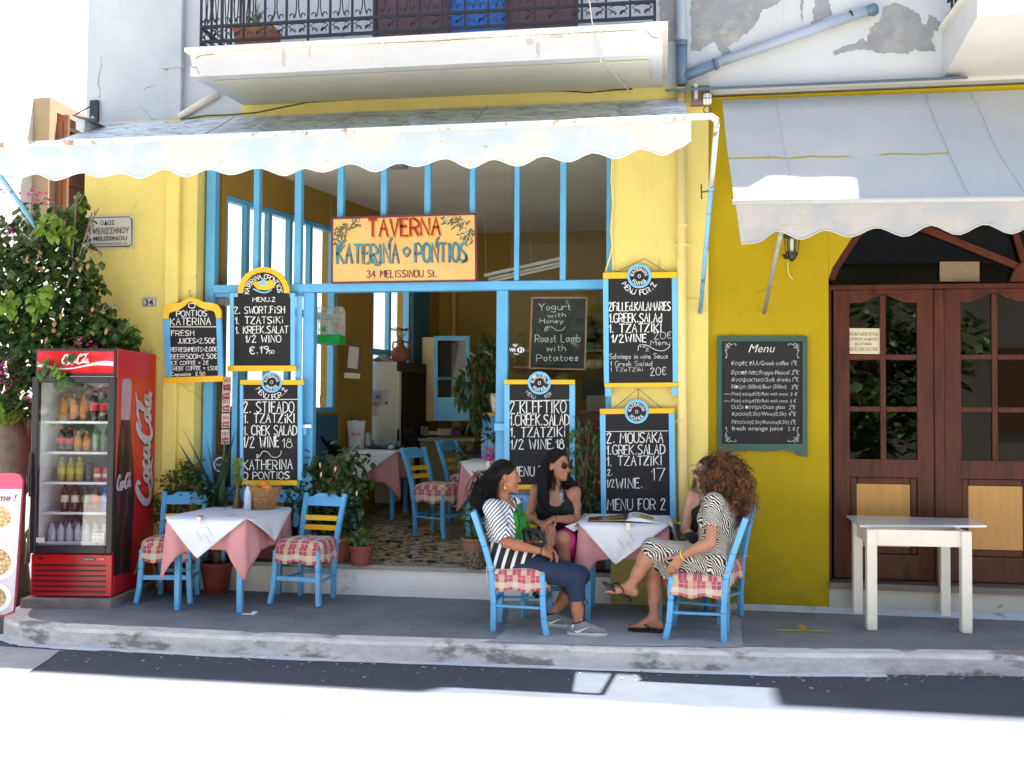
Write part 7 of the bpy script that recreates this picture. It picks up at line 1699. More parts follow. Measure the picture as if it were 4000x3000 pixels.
# back wall shelf with jars, seen through the right window
yw = 4.3; SHF = thing('wall_shelf', onY(2250, 1430, yw), 'cream wall shelf with jars at the back, seen through the right window', 'shelf')
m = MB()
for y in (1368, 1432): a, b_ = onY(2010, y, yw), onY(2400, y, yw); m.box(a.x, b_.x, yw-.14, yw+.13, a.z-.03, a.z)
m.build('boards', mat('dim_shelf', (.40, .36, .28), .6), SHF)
for i, (x, cc) in enumerate(((2304, (.6, .56, .45)), (2320, (.55, .5, .4)), (2338, (.62, .6, .52)), (2352, (.5, .46, .36)))): small('spice_jar', f'{("first", "second", "third", "fourth")[i]} pale spice jar on the wall shelf', 'jar', x, 1432, 1405, .04, 4.25, cc, 'jar', .4, 'jars on the wall shelf')
small('blue_tin', 'blue tin on the top of the wall shelf', 'tin', 2301, 1367, 1340, .07, 4.2, (.05, .25, .32)); small('dark_gourd', 'dark gourd hanging on the back wall beside the chalkboard', 'gourd', 2302, 1335, 1235, .10, 4.3, (.03, .022, .012), 'bag'); small('coffee_machine', 'dark boxy machine on the back counter', 'machine', 2330, 1560, 1480, .18, 3.9, (.03, .03, .03)); small('steel_appliance', 'grey steel appliance below the dark machine', 'machine', 2345, 1640, 1545, .16, 3.2, (.28, .24, .24))
m = MB(); a, b_ = onY(2246, 1900, 1.2), onY(2400, 1606, 1.2); m.box(a.x, b_.x, 1.2, 1.7, fz(1.3), b_.z); tag(m.build('maroon_cabinet', MAROON), 'maroon cabinet behind the vine and right window', 'cabinet')
FLU = thing('tube_light', onY(2080, 1050, 2.6), 'white twin tube light hanging on chains inside the room', 'lamp')
m = MB(); m.bar(onY(1900, 1078, 2.8), onY(2196, 1012, 2.4), .10, .035); m.build('housing', mat('white_housing', (.62, .60, .54), .5), FLU)
for dz_ in (.02, .0):
    m = MB(); m.tube([onY(1910, 1090+dz_*600, 2.75), onY(2190, 1026+dz_*600, 2.38)], .014, 8); m.build('tube', mat('white_tube', (.7, .7, .68), .3), FLU)
m = MB()
for x, y0_, Y in ((1900, 1075, 2.8), (2075, 1040, 2.6)): a = onY(x, y0_, Y); m.tube([a, (a.x-.03, a.y, 3.97)], .004, 4)
m.build('chain', mat('grey_wire', (.3, .3, .3)), FLU)
CLp = thing('ceiling_lamp', (-2.2, .9, 3.96), 'blue rimmed square lamp on the ceiling near the door', 'lamp'); p = onZ(1555, 655, 3.94)
m = MB(); m.box(p.x-.09, p.x+.09, p.y-.12, p.y+.05, 3.935, 3.969); m.build('rim', BLU, CLp, bevel=.004); m = MB(); m.box(p.x-.07, p.x+.07, p.y-.10, p.y+.03, 3.928, 3.936); m.build('diffuser', mat('dusty_diffuser', (.3, .25, .15), .4), CLp)
m = MB(); m.tube([(onY(1772, 1300, 4.42).x, 4.42, .4), (onY(1772, 1300, 4.42).x, 4.42, 3.95)], .03, 8); tag(m.build('inner_pipe', mat('ochre_pipe', (.52, .33, .06), .6), None), 'ochre pipe up the back wall', 'pipe')
# trees across the street for the reflections
for i, (x, y, h) in enumerate(((-3, -13.2, 4.6), (1.2, -13.0, 5.0), (4.6, -13.5, 4.4), (-8, -13.5, 5))):
    T = thing('street_tree', (x, y, -.13), ('leafy street tree mirrored in the middle window panes', 'leafy street tree mirrored in the left brown door', 'leafy street tree mirrored in the right brown door', 'leafy street tree mirrored in the fridge glass')[i], 'tree', 'trees across the street'); m = MB(); m.tube([(x, y, -.13), (x+.1, y, 1.2), (x, y+.1, h*.7)], [.16, .12, .05], 8); m.build('trunk', BARK, T); m = MB()
    for k in range(14): lf_blob(m, (x+vr.uniform(-1.9, 1.9), y+vr.uniform(-1, 1), h*.3+vr.uniform(0, h*.65)), .9, 90, .34, .3)
    m.build('crown', LFM, T, fix=False)
# ================================================================ people: bodies are one surface taken from a smooth distance field
HB = mat('hair_black', (.006, .005, .006), .6, .4, 30, .9, 140, spec=.2)
class Field:
    def __init__(s, h=.0055): s.p = []; s.h = h
    def cone(s, a, b, r1, r2=None, k=.02, op='+', flat=None):
        s.p.append(('c', Vector(a), Vector(b), r1, r1 if r2 is None else r2, k, op)); return s
    def ell(s, c, rad3, k=.02, op='+', M=None):
        s.p.append(('e', Vector(c), Vector(rad3), M, None, k, op)); return s
    def chain(s, pts, rs, k=.02):
        for i in range(len(pts)-1): s.cone(pts[i], pts[i+1], rs[i], rs[i+1], k)
        return s
    def cut(s, p, n, k=.004): s.p.append(('p', Vector(p), Vector(n).normalized(), None, None, k, '-')); return s    # removes the side n points to
    def mesh(s, iters=1):
        lo = np.array([1e9]*3); hi = -lo
        for t in s.p:
            if t[6] != '+': continue
            if t[0] == 'c': r = max(t[3], t[4]); pts = (t[1], t[2])
            else: r = max(t[2]); pts = (t[1],)
            for q in pts: lo = np.minimum(lo, np.array(q)-r-.03); hi = np.maximum(hi, np.array(q)+r+.03)
        h = s.h; n = np.ceil((hi-lo)/h).astype(int)+2
        F = np.full(n, .5, np.float32)
        ax = [lo[i]+h*np.arange(n[i], dtype=np.float32) for i in range(3)]
        for t in s.p:
            k = t[5]
            if t[0] == 'p': sl = tuple(slice(0, n[i]) for i in range(3))
            else:
                r = (max(t[3], t[4]) if t[0] == 'c' else max(t[2]))+max(k, .02)+2*h; pts = (t[1], t[2]) if t[0] == 'c' else (t[1],)
                a = np.min([np.array(q) for q in pts], 0)-r; b = np.max([np.array(q) for q in pts], 0)+r
                i0 = np.clip(((a-lo)/h).astype(int), 0, n-1); i1 = np.clip(((b-lo)/h).astype(int)+2, 1, n)
                sl = tuple(slice(i0[i], i1[i]) for i in range(3))
            X = ax[0][sl[0]][:, None, None]; Y = ax[1][sl[1]][None, :, None]; Z = ax[2][sl[2]][None, None, :]
            if t[0] == 'c':
                a, b = t[1], t[2]; d = b-a; L2 = max(d.length_squared, 1e-9)
                u = np.clip(((X-a.x)*d.x+(Y-a.y)*d.y+(Z-a.z)*d.z)/L2, 0, 1)
                D = np.sqrt((X-a.x-u*d.x)**2+(Y-a.y-u*d.y)**2+(Z-a.z-u*d.z)**2)-(t[3]+(t[4]-t[3])*u)
            elif t[0] == 'e':
                c, R3, M = t[1], t[2], t[3]; x, y, z = X-c.x, Y-c.y, Z-c.z
                if M is not None: x, y, z = [M[i][0]*x+M[i][1]*y+M[i][2]*z for i in range(3)]
                q0 = np.sqrt((x/R3.x)**2+(y/R3.y)**2+(z/R3.z)**2); q1 = np.sqrt((x/R3.x**2)**2+(y/R3.y**2)**2+(z/R3.z**2)**2)
                D = q0*(q0-1)/np.maximum(q1, 1e-6)
            else:
                D = (X-t[1].x)*t[2].x+(Y-t[1].y)*t[2].y+(Z-t[1].z)*t[2].z
            S_ = F[sl]
            if t[6] == '+': hh = np.maximum(k-np.abs(S_-D), 0)/k; F[sl] = np.minimum(S_, D)-hh*hh*k*.25
            else:
                D = -D if t[0] != 'p' else D; hh = np.maximum(k-np.abs(S_-D), 0)/k; F[sl] = np.maximum(S_, D)+hh*hh*k*.25
        # surface nets
        ins = F < 0; c8 = np.zeros(np.array(F.shape)-1, np.int8)
        corners = [(i, j, k) for i in (0, 1) for j in (0, 1) for k in (0, 1)]
        v = lambda A, c: A[c[0]:A.shape[0]-1+c[0], c[1]:A.shape[1]-1+c[1], c[2]:A.shape[2]-1+c[2]]
        for c in corners: c8 += v(ins, c)
        act = (c8 > 0) & (c8 < 8); idx = np.argwhere(act); ids = np.full(act.shape, -1, np.int32); ids[act] = np.arange(len(idx))
        pos = np.zeros((len(idx), 3)); cnt = np.zeros(len(idx))
        vals = {c: F[idx[:, 0]+c[0], idx[:, 1]+c[1], idx[:, 2]+c[2]] for c in corners}
        for c in corners:
            for a in range(3):
                if c[a] == 0:
                    d = list(c); d[a] = 1; d = tuple(d); fa_, fb_ = vals[c], vals[d]; m_ = (fa_ < 0) != (fb_ < 0)
                    tt = np.where(m_, fa_/np.where(m_, fa_-fb_, 1), 0); P = np.array(c, float)[None, :].repeat(len(idx), 0); P[:, a] += tt
                    pos[m_] += P[m_]; cnt[m_] += 1
        V = (idx+pos/cnt[:, None])*h+lo
        faces = []
        for a in range(3):
            b, c = (a+1) % 3, (a+2) % 3
            sa = [slice(None)]*3; sb = [slice(None)]*3; sa[a] = slice(0, -1); sb[a] = slice(1, None)
            A, B = ins[tuple(sa)], ins[tuple(sb)]; e = np.argwhere(A != B); inn = A[tuple(e.T)]
            ok = (e[:, b] > 0) & (e[:, c] > 0) & (e[:, b] < ids.shape[b]) & (e[:, c] < ids.shape[c]); e = e[ok]; inn = inn[ok]
            q = []
            for ob, oc in ((-1, -1), (0, -1), (0, 0), (-1, 0)): e2 = e.copy(); e2[:, b] += ob; e2[:, c] += oc; q.append(ids[tuple(e2.T)])
            q = np.stack(q, 1); q[~inn] = q[~inn][:, ::-1]; faces.append(q)
        Q = np.concatenate(faces); Q = Q[(Q >= 0).all(1)]
        for _ in range(iters):          # a light smoothing
            S2 = np.zeros_like(V); N2 = np.zeros(len(V))
            for i in range(4):
                np.add.at(S2, Q[:, i], V[Q[:, (i+1) % 4]]+V[Q[:, i-1]]); np.add.at(N2, Q[:, i], 2)
            V = V*.5+S2/np.maximum(N2, 1)[:, None]*.5
        return V, Q
    def build(s, name, mt, parent, iters=1, disp=None):
        V, Q = s.mesh(iters)
        if disp is not None: V = disp(V)
        off = origin_of(parent); me = bpy.data.meshes.new(name); me.vertices.add(len(V)); me.vertices.foreach_set('co', (V-np.array(off)).ravel())
        me.loops.add(Q.size); me.loops.foreach_set('vertex_index', Q.ravel().astype(np.int32)); me.polygons.add(len(Q)); me.polygons.foreach_set('loop_start', np.arange(0, Q.size, 4, dtype=np.int32)); me.polygons.foreach_set('loop_total', np.full(len(Q), 4, np.int32))
        me.polygons.foreach_set('use_smooth', [True]*len(Q)); me.update(calc_edges=True); me.validate(); me.materials.append(mt)
        return link(name, me, parent)
def skin_mat(name, c):
    t = NT(name); v = t.mix(t.ramp(t.noise(16, 4, .6), .3, .7), tuple(x*.90 for x in c), tuple(min(1, x*1.08) for x in c)); t.base(v)
    t.b.inputs['Roughness'].default_value = .48; t.b.inputs['Subsurface Weight'].default_value = .12; t.b.inputs['Subsurface Radius'].default_value = (.012, .005, .003); return t.m
def frame(f, up=(0, 0, 1)):
    f = Vector(f).normalized(); r = f.cross(Vector(up)).normalized(); u = r.cross(f); return f, r, u
class Head:
    def __init__(s, c, f, up=(0, 0, 1), sc=1.0): s.c = Vector(c); s.f, s.r, s.u = frame(f, up); s.s = sc
    def __call__(s, x, y, z): return s.c+(s.r*x+s.f*y+s.u*z)*s.s
    def M(s): return ((s.r.x, s.r.y, s.r.z), (s.f.x, s.f.y, s.f.z), (s.u.x, s.u.y, s.u.z))
    def skin(s, F, ears=True):
        k = s.s; E = lambda x, y, z, a, b, c, kk=.02, op='+': F.ell(s(x, y, z), (a*k, b*k, c*k), kk, op, s.M()); Cn = lambda p, q, r1, r2, kk=.012: F.cone(s(*p), s(*q), r1*k, r2*k, kk)
        E(0, -.014, .034, .073, .092, .084); E(0, .032, -.028, .058, .058, .082, .03)
        Cn((-.030, .030, -.058), (-.004, .066, -.094), .030, .019, .02); Cn((.030, .030, -.058), (.004, .066, -.094), .030, .019, .02); Cn((-.006, .072, -.094), (.006, .072, -.094), .016, .016)
        Cn((0, .084, .020), (0, .106, -.022), .0085, .0115, .014); Cn((0, .106, -.022), (0, .103, -.030), .0115, .010, .008)
        for q in (-1, 1):
            Cn((q*.010, .094, -.030), (q*.011, .090, -.030), .0085, .008, .008); E(q*.036, .058, -.024, .026, .026, .028, .03)
            Cn((q*.012, .080, .026), (q*.040, .066, .026), .011, .010, .02); E(q*.031, .092, .006, .014, .012, .010, .012, '-')
            if ears: E(q*.073, -.006, -.010, .010, .019, .031, .012); E(q*.076, .004, -.010, .006, .008, .016, .006)
        Cn((-.020, .078, -.058), (0, .090, -.056), .0065, .0085, .008); Cn((.020, .078, -.058), (0, .090, -.056), .0065, .0085, .008)
        Cn((-.016, .078, -.067), (0, .088, -.069), .007, .009, .008); Cn((.016, .078, -.067), (0, .088, -.069), .007, .009, .008)
    def face(s, parent, iris=(.03, .015, .008), brow=(.015, .01, .008), lip=(.36, .10, .09), eyes=True):
        k = s.s
        if eyes:
            m = MB(); 
            for q in (-1, 1): m.ball(s(q*.031, .0715, .006), .0122*k, 12, 8, (1, 1, .8))
            m.build('eyes', mat('eye_white', (.62, .60, .56), .2), parent, smooth=True)
            m = MB()
            for q in (-1, 1): m.ball(s(q*.031, .0795, .006), .0060*k, 10, 6)
            m.build('irises', mat('dark_iris', iris, .15), parent, smooth=True)
            m = MB()
            for q in (-1, 1): m.tube([s(q*.017, .084, .011), s(q*.026, .088, .0155), s(q*.036, .086, .0145), s(q*.045, .077, .009)], [.0016*k, .0024*k, .0026*k, .0016*k], 5)
            m.build('eyelashes', HB, parent)
        m = MB()
        for q in (-1, 1): m.tube([s(q*.012, .091, .027), s(q*.026, .087, .034), s(q*.040, .077, .034), s(q*.050, .066, .028)], [.003*k, .0038*k, .003*k, .0012*k], 6)
        m.build('eyebrows', mat('eyebrow_dark', brow, .8), parent)
        m = MB(); m.tube([s(-.022, .079, -.061), s(-.010, .093, -.0575), s(0, .0965, -.0585), s(.010, .093, -.0575), s(.022, .079, -.061)], [.001*k, .0042*k, .0040*k, .0042*k, .001*k], 8); m.tube([s(-.021, .079, -.062), s(-.010, .092, -.0675), s(0, .0955, -.0690), s(.010, .092, -.0675), s(.021, .079, -.062)], [.001*k, .0045*k, .0052*k, .0045*k, .001*k], 8)
        m.build('lips', mat('lips_%.2f' % lip[0], lip, .4), parent, smooth=True)
def hand(F, wrist, d, pn, thumb, curl=(25, 35, 25), spread=5, tcurl=20, s=1.0, k=.006):
    """wrist, pointing direction, palm normal (out of the palm), thumb side vector"""
    w = Vector(wrist); d = Vector(d).normalized(); pn = Vector(pn); pn = (pn-d*pn.dot(d)).normalized(); sd = d.cross(pn)
    if sd.dot(Vector(thumb)) < 0: sd = -sd
    L = ((.030, .083, .040, .024, .019, .0085), (.010, .087, .044, .028, .020, .0088), (-.010, .082, .041, .026, .020, .0084), (-.028, .074, .032, .020, .017, .0075))
    for i, (o, pl_, a, b, c, r) in enumerate(L):
        dd = (d+sd*math.tan(rad(spread*(1.5-i)/1.5))*.5).normalized()
        kn = w+(d*pl_+sd*o)*s; F.cone(w+sd*o*.55*s+d*.012*s, kn, .0135*s, .0115*s, .012)
        p = kn; ang = 0
        for j, l in enumerate((a, b, c)):
            ang += curl[j]+(i-1)*3; v_ = dd*cos(rad(ang))+pn*sin(rad(ang)); q = p+v_*l*s
            F.cone(p, q, r*s*(1-.08*j), r*s*(.93-.1*j), k); p = q
    p = w+(d*.022+sd*.026)*s; v_ = (d*.62+sd*.72+pn*.25).normalized(); q = p+v_*.042*s; F.cone(w+d*.01*s, p, .014*s, .0145*s, .012); F.cone(p, q, .0125*s, .0100*s, .008)
    v_ = (v_+pn*math.tan(rad(tcurl))*.6+d*.4).normalized(); q2 = q+v_*.030*s; F.cone(q, q2, .0098*s, .009*s, .006); v_ = (v_+pn*.3+d*.3).normalized(); F.cone(q2, q2+v_*.022*s, .009*s, .007*s, .005)
def arm(F, sh, el, wr, s=1.0, up=.043, fo=.034, wrr=.0235, k=.02):
    sh, el, wr = Vector(sh), Vector(el), Vector(wr)
    F.cone(sh, sh.lerp(el, .45), up*1.10*s, up*s, k); F.cone(sh.lerp(el, .45), el, up*s, .036*s, k); F.cone(el, el.lerp(wr, .3), .036*s, fo*1.12*s, k); F.cone(el.lerp(wr, .3), wr, fo*1.12*s, wrr*s, k)
def legs(F, hip, kn, an, s=1.0, th=.078, ca=.050, k=.03):
    hip, kn, an = Vector(hip), Vector(kn), Vector(an); back = ((an-kn).normalized().cross(Vector((0, 0, 1)).cross(an-kn))).normalized()
    F.cone(hip, hip.lerp(kn, .5), th*1.08*s, th*.92*s, k); F.cone(hip.lerp(kn, .5), kn, th*.92*s, .054*s, k); F.cone(kn, kn.lerp(an, .32), .052*s, ca*1.06*s, k); F.cone(kn.lerp(an, .32), kn.lerp(an, .65), ca*1.06*s, ca*.78*s, k); F.cone(kn.lerp(an, .65), an, ca*.78*s, .032*s, k)
def foot(F, an, toe_dir, s=1.0, up=(0, 0, 1), drop=.075, toes=True):
    a = Vector(an); f, r, u = frame(toe_dir, up); g = a-u*drop*s
    F.cone(a, g+f*-.035*s+u*.028*s, .033*s, .028*s, .02); F.cone(a+f*.01*s, g+f*.085*s+u*.030*s, .034*s, .026*s, .025); F.cone(g-f*.03*s+u*.027*s, g+f*.12*s+u*.018*s, .027*s, .020*s, .02); F.cone(g+f*.08*s-r*.018*s+u*.02*s, g+f*.135*s-r*.022*s+u*.014*s, .020*s, .015*s, .015); F.cone(g+f*.08*s+r*.018*s+u*.02*s, g+f*.135*s+r*.022*s+u*.014*s, .020*s, .015*s, .015)
    if toes:
        for i in range(5): o = -.026+.0135*i; l = .175-.007*abs(i-1)*1.2-.004*i; F.cone(g+f*.135*s+r*o*s*.9+u*.012*s, g+f*l*s+r*o*s+u*.008*s, .0095*s, (.0105 if i == 0 else .0075)*s, .005)
    return g
def torso(F, pel, chest, shl, shr, neck, head, s=1.0, bust=True, w=1.0, fwdv=(0, -1, 0), inf=0, k=.04):
    pel, chest, shl, shr, neck = map(Vector, (pel, chest, shl, shr, neck)); f = Vector(fwdv).normalized(); r = (shr-shl).normalized(); up = (chest-pel).normalized()
    F.cone(pel-r*.085*w, pel+r*.085*w, .105*s+inf, .105*s+inf, k); mid = pel.lerp(chest, .5)
    F.cone(mid-r*.05*w, mid+r*.05*w, .098*s+inf, .098*s+inf, .06); F.cone(pel-r*.06, mid-r*.05, .10*s+inf, .095*s+inf, k); F.cone(pel+r*.06, mid+r*.05, .10*s+inf, .095*s+inf, k)
    F.cone(chest-r*.065*w, chest+r*.065*w, .098*s+inf, .098*s+inf, .06); F.cone(mid, chest, .10*s+inf, .10*s+inf, .06)
    F.cone(chest+up*.07-r*.05*w, shl, .075*s+inf, .050*s+inf, k); F.cone(chest+up*.07+r*.05*w, shr, .075*s+inf, .050*s+inf, k); F.cone(chest, chest+up*.09, .09*s+inf, .07*s+inf, .05)
    if bust:
        for q in (-1, 1): F.ell(chest+r*q*.075+f*.075-up*.01, (.062*s+inf,)*3, .03)
    return f, r, up
def tube_band(mb, c, d, r, th=.004, n=20):
    d = Vector(d).normalized(); a = d.orthogonal().normalized(); b = d.cross(a); mb.tube([Vector(c)+(a*cos(t)+b*sin(t))*r for t in np.linspace(0, 2*pi, n+1)[:-1]], th, 6, closed=True)
def strands(name, mt, parent, roots, n, L, r=.0022, curl=0, cw=.02, seed=0, grav=1.0, sides=3, hold=None, wob=.012):
    """hair locks as thin tapered tubes: roots() gives a point and a starting direction"""
    q = random.Random(seed); m = MB()
    for i in range(n):
        p, d, l = roots(q); p = Vector(p); d = Vector(d).normalized(); l *= L*q.uniform(.75, 1.1); pts = []; N = 12 if curl else 8
        a = q.uniform(0, 6.28); e1 = d.orthogonal().normalized(); e2 = d.cross(e1); fq = curl*q.uniform(.75, 1.25); cwi = cw*q.uniform(.6, 1.3)
        N = max(N, int(curl*5)); v = d.copy(); c = p.copy()
        for k in range(N+1):
            t = k/N; w = cwi*min(1, t*3) if curl else wob*t
            pts.append(c+(e1*cos(a+fq*6.28*t)+e2*sin(a+fq*6.28*t))*w if curl else c+e1*w*sin(a+t*4)+e2*w*cos(a+t*3))
            v = (v+Vector((0, 0, -1))*grav/N).normalized(); c = c+v*l/N
            if hold: c = hold(c)
        m.tube(pts, [r*(1-.75*(k/N)**2) for k in range(N+1)], sides, caps=False)
    return m.build(name, mt, parent, smooth=True, fix=False)

# ---------------------------------------------------------------- the woman in the striped top
def J(px, py, Y): return onY(px, py, Y)
P1 = thing('person', (-1.0, -1.0, 0), 'seated woman in black and white striped top with green front and navy capri trousers', 'person', 'women seated round the table')
SK1 = skin_mat('tanned_skin', (.36, .145, .068))
pel = J(1996, 2178, -1.0); chest = J(1968, 2032, -1.0); shl = J(2000, 1972, -.84); shr = J(1922, 1985, -1.165); nk = J(1966, 1948, -1.0)
hd = Head(J(1974, 1862, -1.0), (.97, .20, -.03), (.03, 0, 1), 1.0)
elR, wrR = J(1975, 2118, -1.24), J(2118, 2155, -1.20); elL, wrL = J(2050, 2098, -.78), J(2136, 2140, -1.03)
hpR, hpL = pel+Vector((.03, -.09, -.02)), pel+Vector((.03, .09, -.02)); knR, knL = J(2246, 2262, -1.12), J(2266, 2248, -.90); anR, anL = J(2262, 2446, -1.17), J(2158, 2404, -.92)
F = Field(); f, r, up = torso(F, pel, chest, shl, shr, nk, hd.c, .98, True, 1.0, (1, 0, 0))
F.cone(chest+up*.10, hd(0, -.02, -.075), .056, .050, .03); hd.skin(F); arm(F, shr, elR, wrR); arm(F, shl, elL, wrL)
hand(F, wrR, J(2176, 2172, -1.10)-wrR, (.1, .7, -.6), (0, .2, 1), (30, 40, 30), 2); hand(F, wrL, J(2180, 2166, -1.10)-wrL, (0, -.6, -.8), (.2, 0, 1), (18, 28, 20), 4)
legs(F, hpR, knR, anR, 1.02); legs(F, hpL, knL, anL, 1.02)
b1 = F.build('body', SK1, P1)
hd.face(P1, lip=(.34, .09, .08))
# blouse
t = NT('striped_blouse'); p = t.pos(); sp = t.new('SeparateXYZ', i0=p)
def mth(t, op, a, b=None, c=None):
    n_ = t.new('Math', operation=op)
    for i, v in enumerate((a, b, c)):
        if v is None: continue
        if isinstance(v, bpy.types.NodeSocket): t.t.links.new(v, n_.inputs[i])
        else: n_.inputs[i].default_value = v
    return n_.outputs[0]
xc = mth(t, 'ABSOLUTE', mth(t, 'ADD', sp.outputs[0], 1.09)); nz = t.noise(5, 2, .5)
zig = mth(t, 'ADD', mth(t, 'MULTIPLY', xc, 1.0), mth(t, 'MULTIPLY', sp.outputs[2], .75)); zig = mth(t, 'ADD', zig, mth(t, 'MULTIPLY', nz, .05))
st_ = mth(t, 'LESS_THAN', mth(t, 'FRACT', mth(t, 'MULTIPLY', zig, 36)), .36)
low = mth(t, 'LESS_THAN', sp.outputs[2], .645)
zig2 = mth(t, 'ADD', mth(t, 'MULTIPLY', sp.outputs[0], 1.0), mth(t, 'MULTIPLY', sp.outputs[2], -.28)); st2 = mth(t, 'GREATER_THAN', mth(t, 'FRACT', mth(t, 'MULTIPLY', zig2, 15)), .36)
v = t.mix(st_, (.70, .70, .74), (.012, .012, .016)); v2 = t.mix(st2, (.70, .70, .72), (.008, .008, .01)); v = t.mix(low, v, v2)
gr = mth(t, 'GREATER_THAN', mth(t, 'ADD', sp.outputs[0], mth(t, 'MULTIPLY', nz, .10)), -1.005); gr = mth(t, 'MULTIPLY', gr, mth(t, 'GREATER_THAN', sp.outputs[2], .655))
v = t.mix(gr, v, t.mix(t.ramp(t.noise(22, 5, .7, (1, 1, .4)), .42, .60), (.02, .28, .03), (.005, .06, .01)))
sg = mth(t, 'MULTIPLY', mth(t, 'GREATER_THAN', sp.outputs[2], mth(t, 'ADD', .89, mth(t, 'MULTIPLY', nz, .06))), .0); t.base(v); t.b.inputs['Roughness'].default_value = .75; t.bump(t.noise(9, 4, .6), .35, .02)
F = Field(.006); torso(F, pel, chest, shl, shr, nk, hd.c, 1.0, True, 1.02, (1, 0, 0), .014)
for s_, e_ in ((shr, elR), (shl, elL)): F.cone(s_, Vector(s_).lerp(e_, .82), .060, .066, .03)
F.cone(pel+Vector((.02, -.08, 0)), pel+Vector((.10, -.09, .01)), .112, .10, .04); F.cone(pel+Vector((.02, .08, 0)), pel+Vector((.10, .09, .01)), .112, .10, .04)
F.cut(Vector(shr).lerp(elR, .80), Vector(elR)-Vector(shr)) if False else None
F.ell(hd(0, .045, -.17), (.075, .075, .085), .01, '-', hd.M()); F.cone(chest+up*.12, hd(0, .02, -.09), .066, .075, .01, '-')
def ends(F, s_, e_, t0):     # open sleeve end: cut away everything beyond the cuff near the arm only
    a = Vector(s_).lerp(e_, t0); d_ = (Vector(e_)-Vector(s_)).normalized(); F.cone(a+d_*.055, a+d_*.14, .062, .062, .006, '-')
ends(F, shr, elR, .84); ends(F, shl, elL, .84)
F.build('blouse', t.m, P1)
# capri trousers
NAVY = mat('navy_cloth', (.012, .025, .065), .85, .15, 6, .25, 12)
F = Field(.006); F.cone(pel-r*.085, pel+r*.085, .113, .113, .04)
for h_, k_n, a_ in ((hpR, knR, anR), (hpL, knL, anL)):
    h_, k_n, a_ = Vector(h_), Vector(k_n), Vector(a_); F.cone(h_, h_.lerp(k_n, .5), .098, .088, .04); F.cone(h_.lerp(k_n, .5), k_n, .088, .072, .04); F.cone(k_n, k_n.lerp(a_, .40), .070, .064, .02)
for k_n, a_ in ((knR, anR), (knL, anL)): k_n, a_ = Vector(k_n), Vector(a_); c = k_n.lerp(a_, .40); d_ = (a_-k_n).normalized(); F.cone(c+d_*.064, c+d_*.14, .066, .066, .006, '-')
F.build('trousers', NAVY, P1)
m = MB(); c = Vector(knR).lerp(anR, .36)+Vector((.055, -.03, 0)); m.tube([c, c+Vector((.02, -.01, -.02)), c+Vector((.03, -.01, -.05))], .005, 5); m.tube([c, c+Vector((.0, -.02, -.03)), c+Vector((.005, -.02, -.06))], .005, 5); m.ball(c, .011, 8, 6); m.build('hem_tie', NAVY, P1)
# trainers
GRY = mat('grey_knit_shoe', (.19, .20, .22), .8, .2, 60, .3, 200); SOL = mat('pale_sole', (.55, .53, .52), .6); 
def trainer(an, d_, sole_z=.0):
    an = Vector(an); f, r_, u = frame((d_[0], d_[1], 0)); g = Vector((an.x, an.y, sole_z)); sh = bpy.data.objects.new('shoe', None); COL.objects.link(sh); sh.parent = P1; sh.location = (0, 0, 0)
    F = Field(.005); F.cone(an-f*.012+u*-.012, g-f*.035+u*.05, .046, .042, .03); F.cone(g-f*.035+u*.05, g+f*.10+u*.042, .040, .034, .03); F.cone(an+f*.01-u*.02, g+f*.09+u*.045, .042, .033, .03); F.cone(g+f*.09+u*.042, g+f*.175+u*.036, .037, .026, .02)
    F.cut(g+u*.022, -u); F.cut(an+u*.010-f*.0, u+f*-.35); F.build('upper', GRY, sh)
    F = Field(.005); F.cone(g-f*.045+u*.02, g+f*.02+u*.02, .042, .040, .02); F.cone(g+f*.02+u*.02, g+f*.11+u*.02, .040, .045, .02); F.cone(g+f*.11+u*.02, g+f*.18+u*.024, .044, .026, .02); F.cut(g+u*.031, u); F.cut(g+u*.001, -u); F.build('sole', SOL, sh)
    s_ = -1 if (-r_).y < 0 else 1
    side = r_ if r_.y < 0 else -r_
    m = MB(); mpf = lambda x, y: tuple(g+f*x+u*y+side*(.0475-.20*max(0, x-.04)**1.5))
    ribbon(m, smooth_line([(-.038, .082), (-.025, .054), (.0, .042), (.03, .052), (.082, .076)]), .020, mpf, lambda t_: .35+.9*sin(pi*min(1, t_*1.2+.05)) if t_ < .8 else .35*(1-t_)*4+.05); m.build('side_mark', CHALK, sh, fix=False)
    m = MB()
    for k in range(4): x = .03+.022*k; z = .088-.011*k; m.tube([g+f*x+u*z+side*.026, g+f*(x+.012)+u*(z+.009), g+f*x+u*z-side*.026], .0035, 5)
    m.tube([g+f*.03+u*.095, g+f*.015+u*.12+side*.02, g+f*.03+u*.10+side*.04], .003, 5); m.build('laces', mat('pale_blue_lace', (.45, .52, .60), .8), sh)
    m = MB(); tube_band(m, an+u*.008-f*.004, u+f*-.3, .043, .006); m.build('collar', DKB, sh)
trainer((anR.x, anR.y, .09), (.99, -.10)); trainer((anL.x, anL.y, .09), (.97, -.12))
